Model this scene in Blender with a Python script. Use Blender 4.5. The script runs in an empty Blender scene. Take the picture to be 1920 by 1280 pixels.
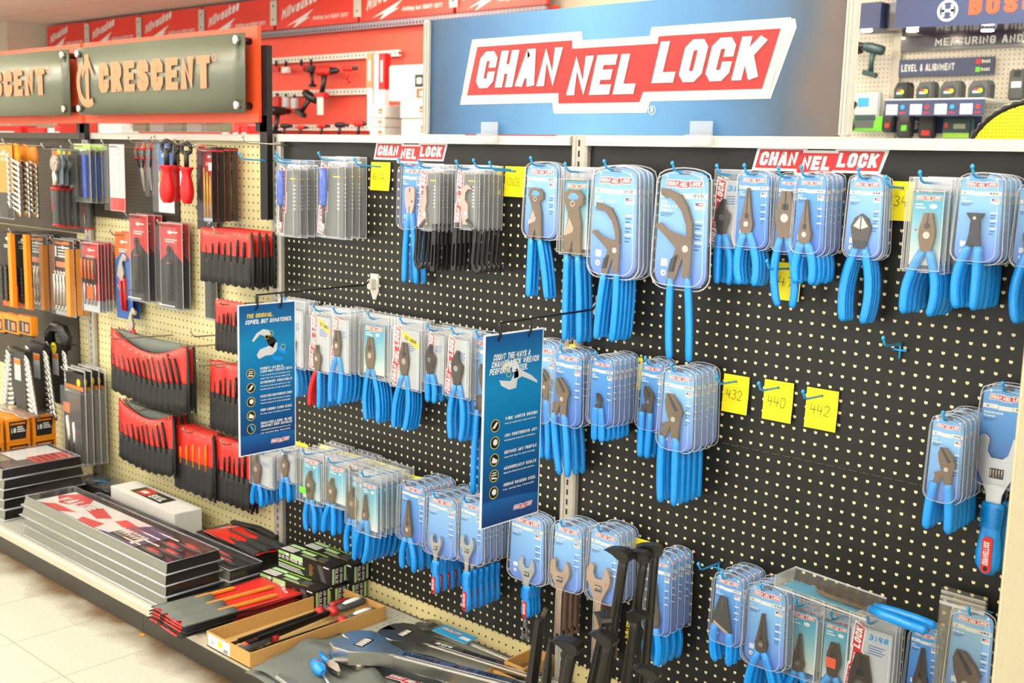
import bpy, bmesh, math, random
from mathutils import Vector, Matrix
random.seed(7)
SC = bpy.context.scene
COL = SC.collection
ZF = 1.027                                   # floor height under the calibration origin
CAMP = Vector((1.280607, -2.161252, 0.394377 + ZF))
YAW, PIT, ROL, FPX = 0.7395778, -0.1570729, 0.0264499, 2139.893
DECK = ZF - 0.93

def _axes():
    cy, sy = math.cos(YAW), math.sin(YAW)
    f = Vector((-sy*math.cos(PIT), cy*math.cos(PIT), math.sin(PIT)))
    rt = Vector((cy, sy, 0)); up = rt.cross(f)
    c, s = math.cos(ROL), math.sin(ROL)
    return c*rt + s*up, -s*rt + c*up, f
RT, UP, FW = _axes()
def at(px, py, v, axis=1):
    """the point of the place that the photograph shows at (px, py), on the plane y=v (axis 1), x=v (0) or z=v (2)"""
    d = FW + (px-960)/FPX*RT + (640-py)/FPX*UP
    return CAMP + d*((v-CAMP[axis])/d[axis])

# ------------------------------------------------------------------ materials
def lin(c):
    c = c/255.0
    return c/12.92 if c <= 0.04045 else ((c+0.055)/1.055)**2.4
def rgb(*c): return (lin(c[0]), lin(c[1]), lin(c[2]), 1)
MATS = {}
def nd(nt, t, **k):
    n = nt.nodes.new(t)
    for a, b in k.items(): setattr(n, a, b)
    return n
def mat(name, col, rough=.5, metal=0, var=.06, emit=0, spec=.5, coat=0, bump=0, scale=40):
    if name in MATS: return MATS[name]
    m = bpy.data.materials.new(name); m.use_nodes = True
    nt = m.node_tree; b = nt.nodes['Principled BSDF']
    c = rgb(*col)
    b.inputs['Roughness'].default_value = rough; b.inputs['Metallic'].default_value = metal
    b.inputs['Specular IOR Level'].default_value = spec
    if coat: b.inputs['Coat Weight'].default_value = coat
    if var or bump:
        tc = nd(nt, 'ShaderNodeTexCoord'); no = nd(nt, 'ShaderNodeTexNoise')
        no.inputs['Scale'].default_value = scale; no.inputs['Detail'].default_value = 3
        nt.links.new(tc.outputs['Object'], no.inputs['Vector'])
        mx = nd(nt, 'ShaderNodeMix', data_type='RGBA')
        mx.inputs[6].default_value = tuple(x*(1-var*1.5) for x in c[:3])+(1,)
        mx.inputs[7].default_value = tuple(min(1, x*(1+var)) for x in c[:3])+(1,)
        nt.links.new(no.outputs['Fac'], mx.inputs[0]); nt.links.new(mx.outputs[2], b.inputs['Base Color'])
        if bump:
            bp = nd(nt, 'ShaderNodeBump'); bp.inputs['Strength'].default_value = bump; bp.inputs['Distance'].default_value = .002
            nt.links.new(no.outputs['Fac'], bp.inputs['Height']); nt.links.new(bp.outputs[0], b.inputs['Normal'])
    else: b.inputs['Base Color'].default_value = c
    if emit:
        b.inputs['Emission Color'].default_value = c; b.inputs['Emission Strength'].default_value = emit
    MATS[name] = m
    return m
def clear(name, tint=(1, 1, 1), haze=.05, hazecol=(.9, .93, .96), gloss=1.0):
    """thin clear plastic film: see-through with a glossy sheen that grows at grazing angles and a little haze"""
    m = bpy.data.materials.new(name); m.use_nodes = True; nt = m.node_tree; nt.nodes.clear()
    o = nd(nt, 'ShaderNodeOutputMaterial'); tr = nd(nt, 'ShaderNodeBsdfTransparent'); tr.inputs[0].default_value = tint+(1,)
    gl = nd(nt, 'ShaderNodeBsdfGlossy'); gl.inputs['Roughness'].default_value = .12
    df = nd(nt, 'ShaderNodeBsdfDiffuse'); df.inputs[0].default_value = hazecol+(1,)
    lw = nd(nt, 'ShaderNodeLayerWeight'); pw = nd(nt, 'ShaderNodeMath', operation='POWER'); pw.inputs[1].default_value = 4
    mu = nd(nt, 'ShaderNodeMath', operation='MULTIPLY_ADD'); mu.inputs[1].default_value = .55*gloss; mu.inputs[2].default_value = .035*gloss
    m1 = nd(nt, 'ShaderNodeMixShader'); m1.inputs[0].default_value = haze
    m2 = nd(nt, 'ShaderNodeMixShader')
    L = nt.links.new
    L(lw.outputs['Facing'], pw.inputs[0]); L(pw.outputs[0], mu.inputs[0]); L(tr.outputs[0], m1.inputs[1]); L(df.outputs[0], m1.inputs[2])
    L(mu.outputs[0], m2.inputs[0]); L(m1.outputs[0], m2.inputs[1]); L(gl.outputs[0], m2.inputs[2]); L(m2.outputs[0], o.inputs[0])
    MATS[name] = m
    return m
def gradient(name, stops, rough=.45, axis=2, noise=0):
    """a printed colour gradient along an axis of the thing's own bounds"""
    m = bpy.data.materials.new(name); m.use_nodes = True; nt = m.node_tree; b = nt.nodes['Principled BSDF']
    b.inputs['Roughness'].default_value = rough
    tc = nd(nt, 'ShaderNodeTexCoord'); sp = nd(nt, 'ShaderNodeSeparateXYZ'); cr = nd(nt, 'ShaderNodeValToRGB')
    L = nt.links.new
    L(tc.outputs['Generated'], sp.inputs[0])
    src = sp.outputs[axis]
    if noise:
        no = nd(nt, 'ShaderNodeTexNoise'); no.inputs['Scale'].default_value = 3; no.inputs['Detail'].default_value = 5
        L(tc.outputs['Object'], no.inputs['Vector'])
        a = nd(nt, 'ShaderNodeMath', operation='MULTIPLY_ADD'); a.inputs[1].default_value = noise
        s2 = nd(nt, 'ShaderNodeMath', operation='ADD'); s2.inputs[1].default_value = -noise/2
        L(no.outputs['Fac'], a.inputs[0]); L(src, s2.inputs[0]); L(s2.outputs[0], a.inputs[2]); src = a.outputs[0]
    L(src, cr.inputs[0]); L(cr.outputs[0], b.inputs['Base Color'])
    el = cr.color_ramp.elements
    while len(el) < len(stops): el.new(.5)
    for e, (p, c) in zip(el, stops): e.position = p; e.color = rgb(*c)
    MATS[name] = m
    return m
def holes(name, base, hole, pitch=.0254, ox=0, oz=0, r=.0035, ax=(0, 2), back=None, boff=(0, .002), top=None, rough=.45, wear_sheen=0, rb=.0035):
    """punched sheet: a square grid of round holes; BACK is what shows through them beside the board's own holes"""
    m = bpy.data.materials.new(name); m.use_nodes = True; nt = m.node_tree; b = nt.nodes['Principled BSDF']
    L = nt.links.new; b.inputs['Roughness'].default_value = rough; b.inputs['Specular IOR Level'].default_value = .28 if sum(base) < 200 else .5
    tc = nd(nt, 'ShaderNodeTexCoord'); sp = nd(nt, 'ShaderNodeSeparateXYZ'); L(tc.outputs['Object'], sp.inputs[0])
    def M(op, a, bb=None, c=None):
        n = nd(nt, 'ShaderNodeMath', operation=op)
        for i, v in enumerate((a, bb, c)):
            if v is None: continue
            if isinstance(v, (int, float)): n.inputs[i].default_value = v
            else: L(v, n.inputs[i])
        return n.outputs[0]
    def disc(dx, dz, rr):
        u = M('SUBTRACT', M('FRACT', M('DIVIDE', M('SUBTRACT', sp.outputs[ax[0]], ox+dx-pitch/2), pitch)), .5)
        w = M('SUBTRACT', M('FRACT', M('DIVIDE', M('SUBTRACT', sp.outputs[ax[1]], oz+dz-pitch/2), pitch)), .5)
        d = M('SQRT', M('ADD', M('MULTIPLY', u, u), M('MULTIPLY', w, w)))
        return M('LESS_THAN', d, rr/pitch)
    h = disc(0, 0, r)
    if top is not None: h = M('MULTIPLY', h, M('LESS_THAN', sp.outputs[ax[1]], top))
    no = nd(nt, 'ShaderNodeTexNoise'); no.inputs['Scale'].default_value = 9; no.inputs['Detail'].default_value = 6; L(tc.outputs['Object'], no.inputs['Vector'])
    cb = nd(nt, 'ShaderNodeMix', data_type='RGBA'); c0 = rgb(*base)
    cb.inputs[6].default_value = tuple(x*.9 for x in c0[:3])+(1,); cb.inputs[7].default_value = tuple(min(1, x*1.1) for x in c0[:3])+(1,)
    L(no.outputs['Fac'], cb.inputs[0]); colour = cb.outputs[2]
    if wear_sheen:
        no2 = nd(nt, 'ShaderNodeTexNoise'); no2.inputs['Scale'].default_value = 3.5; no2.inputs['Detail'].default_value = 8; no2.inputs['Roughness'].default_value = .7
        L(tc.outputs['Object'], no2.inputs['Vector'])
        rr = nd(nt, 'ShaderNodeMapRange'); rr.inputs[1].default_value = .35; rr.inputs[2].default_value = .7; rr.inputs[3].default_value = rough-.14; rr.inputs[4].default_value = rough+.14
        L(no2.outputs['Fac'], rr.inputs[0]); L(rr.outputs[0], b.inputs['Roughness'])
        sm = nd(nt, 'ShaderNodeMapRange'); sm.inputs[1].default_value = .58; sm.inputs[2].default_value = .78; sm.inputs[3].default_value = 0; sm.inputs[4].default_value = .3
        L(no2.outputs['Fac'], sm.inputs[0]); cs = nd(nt, 'ShaderNodeMix', data_type='RGBA'); L(sm.outputs[0], cs.inputs[0]); L(colour, cs.inputs[6]); cs.inputs[7].default_value = rgb(104, 98, 82); colour = cs.outputs[2]  # grey scuffs that also paint the board's gloss reflection into its colour
    mx = nd(nt, 'ShaderNodeMix', data_type='RGBA'); L(h, mx.inputs[0]); L(colour, mx.inputs[6]); mx.inputs[7].default_value = rgb(*hole)
    out = mx.outputs[2]
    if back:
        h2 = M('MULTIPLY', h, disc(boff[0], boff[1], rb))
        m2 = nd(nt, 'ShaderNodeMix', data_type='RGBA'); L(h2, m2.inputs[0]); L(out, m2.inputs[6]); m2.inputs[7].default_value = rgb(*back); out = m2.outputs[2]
    L(out, b.inputs['Base Color'])
    bp = nd(nt, 'ShaderNodeBump'); bp.inputs['Strength'].default_value = .35; bp.inputs['Distance'].default_value = .001; bp.invert = True
    L(h, bp.inputs['Height']); L(bp.outputs[0], b.inputs['Normal'])
    MATS[name] = m
    return m

mat('white_paint', (228, 224, 212), .4); mat('rail_grey', (212, 208, 196), .35); mat('strip_grey', (182, 176, 162), .35, .1)
mat('slot_dark', (26, 24, 22), .7); mat('black_plastic', (24, 24, 24), .35); mat('black_metal', (28, 27, 26), .38, .4)
mat('blue_grip', (4, 150, 240), .3, coat=.3, var=.04); mat('blue_grip_deep', (8, 100, 205), .32, var=.04)
mat('hook_blue', (40, 160, 222), .35); mat('hook_steel', (170, 165, 152), .3, .8)
mat('steel_brown', (122, 102, 82), .27, .85, var=.2, scale=25); mat('steel_dark', (84, 76, 68), .32, .8, var=.2, scale=25)
mat('steel_bright', (196, 188, 178), .24, .9, var=.08); mat('chrome', (206, 203, 196), .27, 1, var=.03)
mat('chrome_satin', (190, 192, 196), .3, 1, var=.05); mat('rose_steel', (196, 168, 150), .28, .85, var=.06)
mat('logo_red', (216, 34, 30), .4, var=.03); mat('logo_white', (248, 247, 244), .4, var=.02); mat('logo_grey', (186, 188, 186), .4, var=.03)
mat('ink_dark', (36, 44, 62), .5); mat('ink_blue', (36, 92, 165), .5); mat('ink_pale', (226, 238, 248), .5); mat('ink_black', (18, 18, 18), .5)
mat('tag_yellow', (250, 232, 20), .6, var=.04); mat('burst_yellow', (246, 214, 10), .45); mat('flag_red', (205, 90, 90), .5)
mat('red_handle', (214, 22, 26), .38); mat('red_dull', (196, 44, 40), .45); mat('orange', (240, 130, 20), .45); mat('orange_deep', (226, 96, 26), .45)
mat('red_vinyl', (232, 50, 40), .36, bump=.25, scale=60); mat('black_canvas', (30, 32, 30), .75, bump=.5, scale=300); mat('grey_canvas', (108, 114, 106), .75, bump=.5, scale=300)
mat('cardboard', (206, 158, 88), .75, scale=120); mat('cardboard_in', (224, 184, 116), .75, scale=120)
mat('paper_white', (238, 236, 228), .6); mat('green_print', (150, 205, 60), .5); mat('green_pale', (182, 222, 150), .5); mat('box_black', (22, 20, 19), .4)
mat('brass', (206, 158, 62), .35, .6); mat('sticker_green', (120, 220, 60), .5); mat('navy', (34, 44, 84), .45); mat('grey_card', (196, 200, 200), .5)
mat('grey_body', (78, 80, 80), .5); mat('tray_black', (34, 33, 32), .22, coat=.4); mat('tray_side', (120, 120, 104), .2, coat=.5); mat('wood_orange', (232, 150, 50), .5); mat('teal_dark', (38, 66, 70), .5)  # tray_side has a bright floor reflection painted into its colour
mat('tool_red', (206, 40, 34), .45); mat('green_body', (110, 215, 40), .45); mat('card_black', (30, 28, 28), .45); mat('screw_blue', (24, 84, 205), .15, coat=.5)
mat('banner_white', (240, 243, 245), .45); mat('slate', (98, 112, 120), .5); mat('tan_card', (196, 178, 140), .6)
mat('clam_strip', (112, 114, 108), .5); mat('sage', (150, 156, 124), .4)
gradient('card_blue', [(0, (92, 132, 222)), (.35, (116, 172, 234)), (.75, (136, 194, 240)), (1, (104, 172, 232))])
gradient('card_cyan', [(0, (228, 236, 236)), (.35, (160, 212, 228)), (.8, (70, 176, 220)), (1, (50, 160, 212))])
gradient('card_deep', [(0, (50, 104, 206)), (.5, (66, 144, 222)), (1, (90, 166, 230))])
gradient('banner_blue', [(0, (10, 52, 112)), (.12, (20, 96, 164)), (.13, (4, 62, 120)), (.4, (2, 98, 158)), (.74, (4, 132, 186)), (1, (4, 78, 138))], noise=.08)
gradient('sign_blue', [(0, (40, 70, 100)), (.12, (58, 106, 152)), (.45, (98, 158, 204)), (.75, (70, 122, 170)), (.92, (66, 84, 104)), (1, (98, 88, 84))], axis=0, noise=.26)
gradient('crescent_grey', [(0, (98, 106, 90)), (.5, (112, 118, 98)), (1, (92, 96, 80))], rough=.3, axis=0, noise=.1)
clear('clear_shell', (.965, .97, .975), .035, gloss=.8)
clear('clear_edge', (.93, .95, .97), .42, (.97, .98, 1.0), gloss=1.2)
clear('clear_side', (.95, .96, .97), .15, (.93, .95, .98), gloss=1.2)
clear('clear_tab', (.93, .94, .95), .22, (.95, .96, .97), gloss=1.2)
clear('clear_tan', (.96, .94, .88), .07, (.85, .82, .72), gloss=.8)
clear('clear_bag', (.95, .95, .94), .10, gloss=1.3)

# ------------------------------------------------------------------ mesh building
class MB:
    def __init__(s): s.bm = bmesh.new(); s.ms = []
    def mi(s, m):
        m = MATS[m] if isinstance(m, str) else m
        if m not in s.ms: s.ms.append(m)
        return s.ms.index(m)
    def face(s, pts, m, smooth=False):
        vs = [s.bm.verts.new(p) for p in pts]
        try: f = s.bm.faces.new(vs)
        except ValueError: return None
        f.material_index = s.mi(m); f.smooth = smooth
        return f
    def box(s, c, d, m, rot=None, bevel=0):
        c = Vector(c); x, y, z = d[0]/2, d[1]/2, d[2]/2
        P = [Vector((a, b, e)) for a in (-x, x) for b in (-y, y) for e in (-z, z)]
        if rot is not None: P = [rot @ p for p in P]
        vs = [s.bm.verts.new(c+p) for p in P]; k = s.mi(m); fs = []
        for q in ((0, 1, 3, 2), (4, 6, 7, 5), (0, 4, 5, 1), (2, 3, 7, 6), (0, 2, 6, 4), (1, 5, 7, 3)):
            f = s.bm.faces.new([vs[i] for i in q]); f.material_index = k; fs.append(f)
        if bevel:
            es = list({e for f in fs for e in f.edges})
            bmesh.ops.bevel(s.bm, geom=es, offset=bevel, segments=2, affect='EDGES', clamp_overlap=True)
    def prism(s, o, a, b, m, bevel=0, fr=None, side=None):
        """outline o in the frame's (u,w); a = front offset, b = back offset along the frame's n. default frame: x, z, y (front is -y)"""
        O, U, W, N = fr or (Vector((0, 0, 0)), Vector((1, 0, 0)), Vector((0, 0, 1)), Vector((0, 1, 0)))
        ar = sum(o[i][0]*o[(i+1) % len(o)][1]-o[(i+1) % len(o)][0]*o[i][1] for i in range(len(o)))
        if ar < 0: o = o[::-1]
        k = s.mi(m); k2 = s.mi(side) if side else k
        F = [s.bm.verts.new(O+U*p[0]+W*p[1]+N*a) for p in o]; B = [s.bm.verts.new(O+U*p[0]+W*p[1]+N*b) for p in o]
        f = s.bm.faces.new(F); f.material_index = k
        g = s.bm.faces.new(B[::-1]); g.material_index = k
        n = len(o)
        for i in range(n):
            q = s.bm.faces.new((F[i], B[i], B[(i+1) % n], F[(i+1) % n])); q.material_index = k2
        if bevel: bmesh.ops.bevel(s.bm, geom=list(f.edges), offset=bevel, segments=2, affect='EDGES', clamp_overlap=True)
    def tube(s, path, r, m, n=8, flat=1.0, fdir=None, smooth=True):
        """round or flattened bar along a path; r is one radius or one per point; flat squeezes it along fdir"""
        path = [Vector(p) for p in path]; k = s.mi(m)
        rs = r if isinstance(r, (list, tuple)) else [r]*len(path)
        fd = Vector(fdir) if fdir else Vector((0, 1, 0)); rings = []
        for i, p in enumerate(path):
            t = (path[min(i+1, len(path)-1)]-path[max(i-1, 0)]).normalized()
            v = fd-t*fd.dot(t)
            if v.length < 1e-4: v = Vector((1, 0, 0))-t*t.x
            v.normalize(); u = v.cross(t)
            rings.append([s.bm.verts.new(p+(u*math.cos(2*math.pi*j/n)+v*flat*math.sin(2*math.pi*j/n))*rs[i]) for j in range(n)])
        for a, b in zip(rings, rings[1:]):
            for j in range(n):
                f = s.bm.faces.new((a[j], a[(j+1) % n], b[(j+1) % n], b[j])); f.material_index = k; f.smooth = smooth
        for rr in (rings[0][::-1], rings[-1]):
            f = s.bm.faces.new(rr); f.material_index = k
    def lathe(s, prof, m, n=16, fr=None, smooth=True):
        """profile [(radius, height)] turned about the frame's axis (origin, axis)"""
        O, A = fr or (Vector((0, 0, 0)), Vector((0, 0, 1))); A = Vector(A).normalized(); O = Vector(O)
        u = A.orthogonal().normalized(); v = A.cross(u); k = s.mi(m)
        rings = [[s.bm.verts.new(O+A*h+(u*math.cos(2*math.pi*j/n)+v*math.sin(2*math.pi*j/n))*max(r, 1e-5)) for j in range(n)] for r, h in prof]
        for a, b in zip(rings, rings[1:]):
            for j in range(n):
                f = s.bm.faces.new((a[j], a[(j+1) % n], b[(j+1) % n], b[j])); f.material_index = k; f.smooth = smooth
        for rr in (rings[0][::-1], rings[-1]):
            f = s.bm.faces.new(rr); f.material_index = k
    def sheet(s, rows, m, thick=0, smooth=True):
        """a grid of points as a cloth or film, given thickness along its normals by offsetting a second layer"""
        k = s.mi(m); V = [[s.bm.verts.new(p) for p in r] for r in rows]; fs = []
        for a, b in zip(V, V[1:]):
            for i in range(len(a)-1):
                f = s.bm.faces.new((a[i], a[i+1], b[i+1], b[i])); f.material_index = k; f.smooth = smooth; fs.append(f)
        if thick:
            bmesh.ops.recalc_face_normals(s.bm, faces=fs)
            bmesh.ops.solidify(s.bm, geom=fs, thickness=thick)
    def text(s, t, O, U, W, h, th, m, slant=0, wide=.62, off=.0006, fit=None, center=False, tight=.85):
        """lettering of flat strokes on the plane O,U,W (U right, W up), lifted off it by OFF"""
        U, W = Vector(U).normalized(), Vector(W).normalized(); N = U.cross(W)
        qs, tw = strokes(t, h, th, slant, wide, fit, tight); sx = -tw/2 if center else 0
        O = Vector(O)+N*off
        for i, q in enumerate(qs): s.face([O+N*(i % 7)*3e-5+U*(x+sx)+W*z for x, z in q], m)
        return tw
    def build(s, name, parent=None, loc=None, rotz=0):
        me = bpy.data.meshes.new(name); s.bm.normal_update(); s.bm.to_mesh(me); s.bm.free()
        for m in s.ms: me.materials.append(m)
        o = bpy.data.objects.new(name, me); COL.objects.link(o)
        if parent: o.parent = parent
        if loc is not None: o.location = loc
        if rotz: o.rotation_euler.z = rotz
        return o

GL = {
'A': [[(0, 0), (.40, 1), (.60, 1), (1, 0)], [(.2, .3), (.8, .3)]], 'B': [[(.7, .52), (1, .64), (1, .87), (.75, 1), (0, 1), (0, 0), (.75, 0), (1, .13), (1, .4), (.7, .52), (0, .52)]],
'C': [[(1, .74), (1, .86), (.75, 1), (.25, 1), (0, .86), (0, .14), (.25, 0), (.75, 0), (1, .14), (1, .26)]], 'D': [[(0, 0), (0, 1), (.65, 1), (1, .8), (1, .2), (.65, 0), (0, 0)]],
'E': [[(1, 1), (0, 1), (0, 0), (1, 0)], [(0, .5), (.85, .5)]], 'F': [[(1, 1), (0, 1), (0, 0)], [(0, .5), (.85, .5)]],
'G': [[(1, .74), (1, .86), (.75, 1), (.25, 1), (0, .86), (0, .14), (.25, 0), (.75, 0), (1, .14), (1, .46), (.55, .46)]], 'H': [[(0, 0), (0, 1)], [(1, 0), (1, 1)], [(0, .5), (1, .5)]],
'I': [[(.5, 0), (.5, 1)]], 'J': [[(1, 1), (1, .14), (.75, 0), (.25, 0), (0, .14), (0, .3)]], 'K': [[(0, 0), (0, 1)], [(1, 1), (.1, .42)], [(.36, .62), (1, 0)]], 'L': [[(0, 1), (0, 0), (1, 0)]],
'M': [[(0, 0), (0, 1), (.5, .35), (1, 1), (1, 0)]], 'N': [[(0, 0), (0, 1), (1, 0), (1, 1)]], 'O': [[(.25, 1), (0, .86), (0, .14), (.25, 0), (.75, 0), (1, .14), (1, .86), (.75, 1), (.25, 1)]],
'P': [[(0, 0), (0, 1), (.75, 1), (1, .86), (1, .6), (.75, .46), (0, .46)]], 'Q': [[(.25, 1), (0, .86), (0, .14), (.25, 0), (.75, 0), (1, .14), (1, .86), (.75, 1), (.25, 1)], [(.6, .25), (1.05, -.08)]],
'R': [[(0, 0), (0, 1), (.75, 1), (1, .86), (1, .62), (.75, .48), (0, .48)], [(.55, .48), (1, 0)]], 'S': [[(1, .8), (1, .88), (.75, 1), (.25, 1), (0, .86), (0, .68), (.2, .56), (.8, .44), (1, .32), (1, .14), (.75, 0), (.25, 0), (0, .12), (0, .2)]],
'T': [[(.5, 0), (.5, 1)], [(0, 1), (1, 1)]], 'U': [[(0, 1), (0, .14), (.25, 0), (.75, 0), (1, .14), (1, 1)]], 'V': [[(0, 1), (.45, 0), (.55, 0), (1, 1)]], 'W': [[(0, 1), (.22, 0), (.5, .7), (.78, 0), (1, 1)]],
'X': [[(0, 0), (1, 1)], [(0, 1), (1, 0)]], 'Y': [[(0, 1), (.5, .45), (1, 1)], [(.5, .45), (.5, 0)]], 'Z': [[(0, 1), (1, 1), (0, 0), (1, 0)]],
'0': [[(.25, 1), (0, .82), (0, .18), (.25, 0), (.75, 0), (1, .18), (1, .82), (.75, 1), (.25, 1)]], '1': [[(.2, .8), (.55, 1), (.55, 0)]], '2': [[(0, .8), (.2, 1), (.75, 1), (1, .82), (1, .62), (0, 0), (1, 0)]],
'3': [[(0, .9), (.3, 1), (.8, .95), (.95, .75), (.45, .52), (.9, .4), (1, .2), (.7, 0), (.2, 0), (0, .12)]], '4': [[(.1, 1), (0, .4), (1, .4)], [(.8, .85), (.75, 0)]], '5': [[(1, 1), (.1, 1), (0, .55), (.7, .58), (1, .4), (1, .15), (.7, 0), (0, .05)]],
'6': [[(.85, 1), (.3, .8), (0, .4), (.1, .08), (.5, 0), (.95, .1), (1, .35), (.6, .5), (.05, .38)]], '7': [[(0, 1), (1, 1), (.35, 0)]], '8': [[(.5, .53), (.1, .68), (.1, .88), (.5, 1), (.9, .88), (.9, .68), (.5, .53), (0, .36), (0, .14), (.5, 0), (1, .14), (1, .36), (.5, .53)]], '9': [[(.9, .6), (.4, .5), (0, .7), (.2, .97), (.7, 1), (.95, .8), (.9, .3), (.7, 0)]],
'.': [[(.4, 0), (.6, 0)]], ',': [[(.55, .1), (.4, -.15)]], '&': [[(1, 0), (.2, .7), (.3, 1), (.6, 1), (.7, .75), (0, .3), (.2, 0), (.6, 0), (1, .4)]], '-': [[(.1, .5), (.9, .5)]], "'": [[(.5, 1), (.5, .8)]]}
NARROW = {'I': .3, '.': .3, ',': .3, "'": .3, '1': .6, 'M': 1.3, 'W': 1.35, ' ': .55}
def outline_stroke(pl, th):
    """quads along a centre line, mitred at its corners"""
    P = [Vector(p) for p in pl]; closed = (P[0]-P[-1]).length < 1e-6
    if closed: P = P[:-1]
    n = len(P); out = []; L = []; R = []
    for i in range(n):
        a = P[i]-P[i-1] if (i > 0 or closed) else None
        b = P[(i+1) % n]-P[i] if (i < n-1 or closed) else None
        da = (a or b).normalized(); db = (b or a).normalized()
        na, nb = Vector((-da.y, da.x)), Vector((-db.y, db.x)); m = na+nb
        if m.length < 1e-4: m = na.copy()
        m.normalize(); k = min(1/max(m.dot(na), .2), 1.9)
        L.append(P[i]+m*k*th/2); R.append(P[i]-m*k*th/2)
    if not closed:
        for j, d in ((0, P[0]-P[1]), (n-1, P[-1]-P[-2])):
            d = d.normalized()*th*.48; L[j] = L[j]+d; R[j] = R[j]+d
    for i in range(n if closed else n-1):
        j = (i+1) % n; out.append((R[i], R[j], L[j], L[i]))
    return out
def strokes(t, h, th, slant=0, wide=.62, fit=None):
    gap = th*.85 if th > h*.12 else h*.2
    ws = [h*wide*NARROW.get(c, 1) for c in t]
    tw = sum(ws)+gap*(len(t)-1); kx = 1
    if fit: kx = fit/tw
    qs = []; x = 0
    for c, w in zip(t, ws):
        for pl in GL.get(c.upper(), []):
            w2, h2 = max(w-th, .001), h-th
            for q in outline_stroke([(th/2+p[0]*w2, th/2+p[1]*h2) for p in pl], th):
                qs.append([((x+p.x)*kx+p.y*slant, p.y) for p in q])
        x += w+gap
    return qs, tw*kx
def ring(cx, cz, r0, r1, n=20, a0=0, a1=2*math.pi):
    o = [(cx+r1*math.cos(a0+(a1-a0)*i/n), cz+r1*math.sin(a0+(a1-a0)*i/n)) for i in range(n+1)]
    i = [(cx+r0*math.cos(a0+(a1-a0)*j/n), cz+r0*math.sin(a0+(a1-a0)*j/n)) for j in range(n, -1, -1)]
    return [(o[k], o[k+1], i[n-k-1], i[n-k]) for k in range(n)]
def disc(cx, cz, r, n=16, sx=1): return [(cx+r*sx*math.cos(2*math.pi*i/n), cz+r*math.sin(2*math.pi*i/n)) for i in range(n)]
def flat(mb, polys, O, U, W, m, off):
    U, W = Vector(U).normalized(), Vector(W).normalized(); N = U.cross(W); O = Vector(O)+N*off
    for p in polys: mb.face([O+U*x+W*z for x, z in p], m)

# the stepped red nameplate: outline and three blocks of slanted letters, in units of its width
LR = [(-.462, .078), (-.114, .0795), (-.113, .058), (.161, .058), (.163, .0755), (.501, .0755), (.462, -.0575), (.123, -.0575), (.113, -.0825), (-.154, -.0825), (-.155, -.055), (-.5, -.055)]
LO = [(-.484, .10), (-.085, .101), (-.082, .078), (.135, .078), (.14, .099), (.525, .099), (.53, .08), (.475, -.075), (.14, -.076), (.13, -.104), (-.172, -.104), (-.178, -.075), (-.527, -.076)]
def nameplate(mb, O, U, W, width, off=.0008, rich=False, plate='logo_white'):
    sc = lambda pl, k=1: [(x*width*k, z*width*k) for x, z in pl]
    if rich:
        flat(mb, [sc(LO, 1.012)], (Vector(O)+Vector((.004, 0, -.004))), U, W, 'logo_grey', off*.4)
        flat(mb, [sc(LO)], O, U, W, 'logo_white', off)
        flat(mb, [sc(LR, 1.045)], O, U, W, 'logo_grey', off*1.6)
    else: flat(mb, [sc(LO, .985)], O, U, W, plate, off)
    flat(mb, [sc(LR)], O, U, W, 'logo_red', off*2.4)
    U0, W0 = Vector(U).normalized(), Vector(W).normalized()
    for t, x, z, w in (('CHAN', -.468, -.036, .30), ('NEL', -.128, -.062, .222), ('LOCK', .148, -.037, .296)):
        if rich: mb.text(t, Vector(O)+U0*(x*width+.005)+W0*(z*width-.004), U, W, .1*width, .0255*width, 'ink_red_shadow', .24, fit=w*width, off=off*2.9, tight=.42)
        mb.text(t, Vector(O)+U0*x*width+W0*z*width, U, W, .1*width, .0255*width, 'logo_white', .24, fit=w*width, off=off*3.6, tight=.42)
mat('ink_red_shadow', (150, 40, 36), .5)

# ------------------------------------------------------------------ things
def thing(name, label, cat, loc=(0, 0, 0), group=None, rotz=0):
    o = bpy.data.objects.new(name, None); COL.objects.link(o); o.empty_display_size = .05
    o.location = loc; o.rotation_euler.z = rotz
    return tag(o, label, cat, group)
def tag(o, label, cat, group=None):
    o['label'] = label; o['category'] = cat
    if group: o['group'] = group
    return o
def struct(o): o['kind'] = 'structure'; return o
def dup(root, loc, label, group=None, rotz=0):
    def cp(o, par):
        c = o.copy(); COL.objects.link(c)
        if par: c.parent = par
        for ch in o.children: cp(ch, c)
        return c
    r = cp(root, None); r.location = loc; r.rotation_euler = (0, 0, rotz); r['label'] = label
    if group: r['group'] = group
    return r
NTH = ['second', 'third', 'fourth', 'fifth', 'sixth', 'seventh', 'eighth']
def ordinal(i, n):
    return 'frontmost' if i == 0 else ('rearmost' if i == n-1 else NTH[i-1])
def depths(xr, ext, ym, n, D=None, rear=.03):
    """how far each of the n things on one hook hangs off the board, from the right edges of the first and the last"""
    if n == 1: return [D or .09]
    if D is None:
        X = at(ext, ym, -rear).x; lo, hi = rear, .3
        for _ in range(40):
            mid = (lo+hi)/2
            if at(xr, ym, -mid).x < X: lo = mid
            else: hi = mid
        D = max(rear+.011*(n-1), min(hi, rear+.028*(n-1)))
    return [D-(D-rear)*i/(n-1) for i in range(n)]
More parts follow.
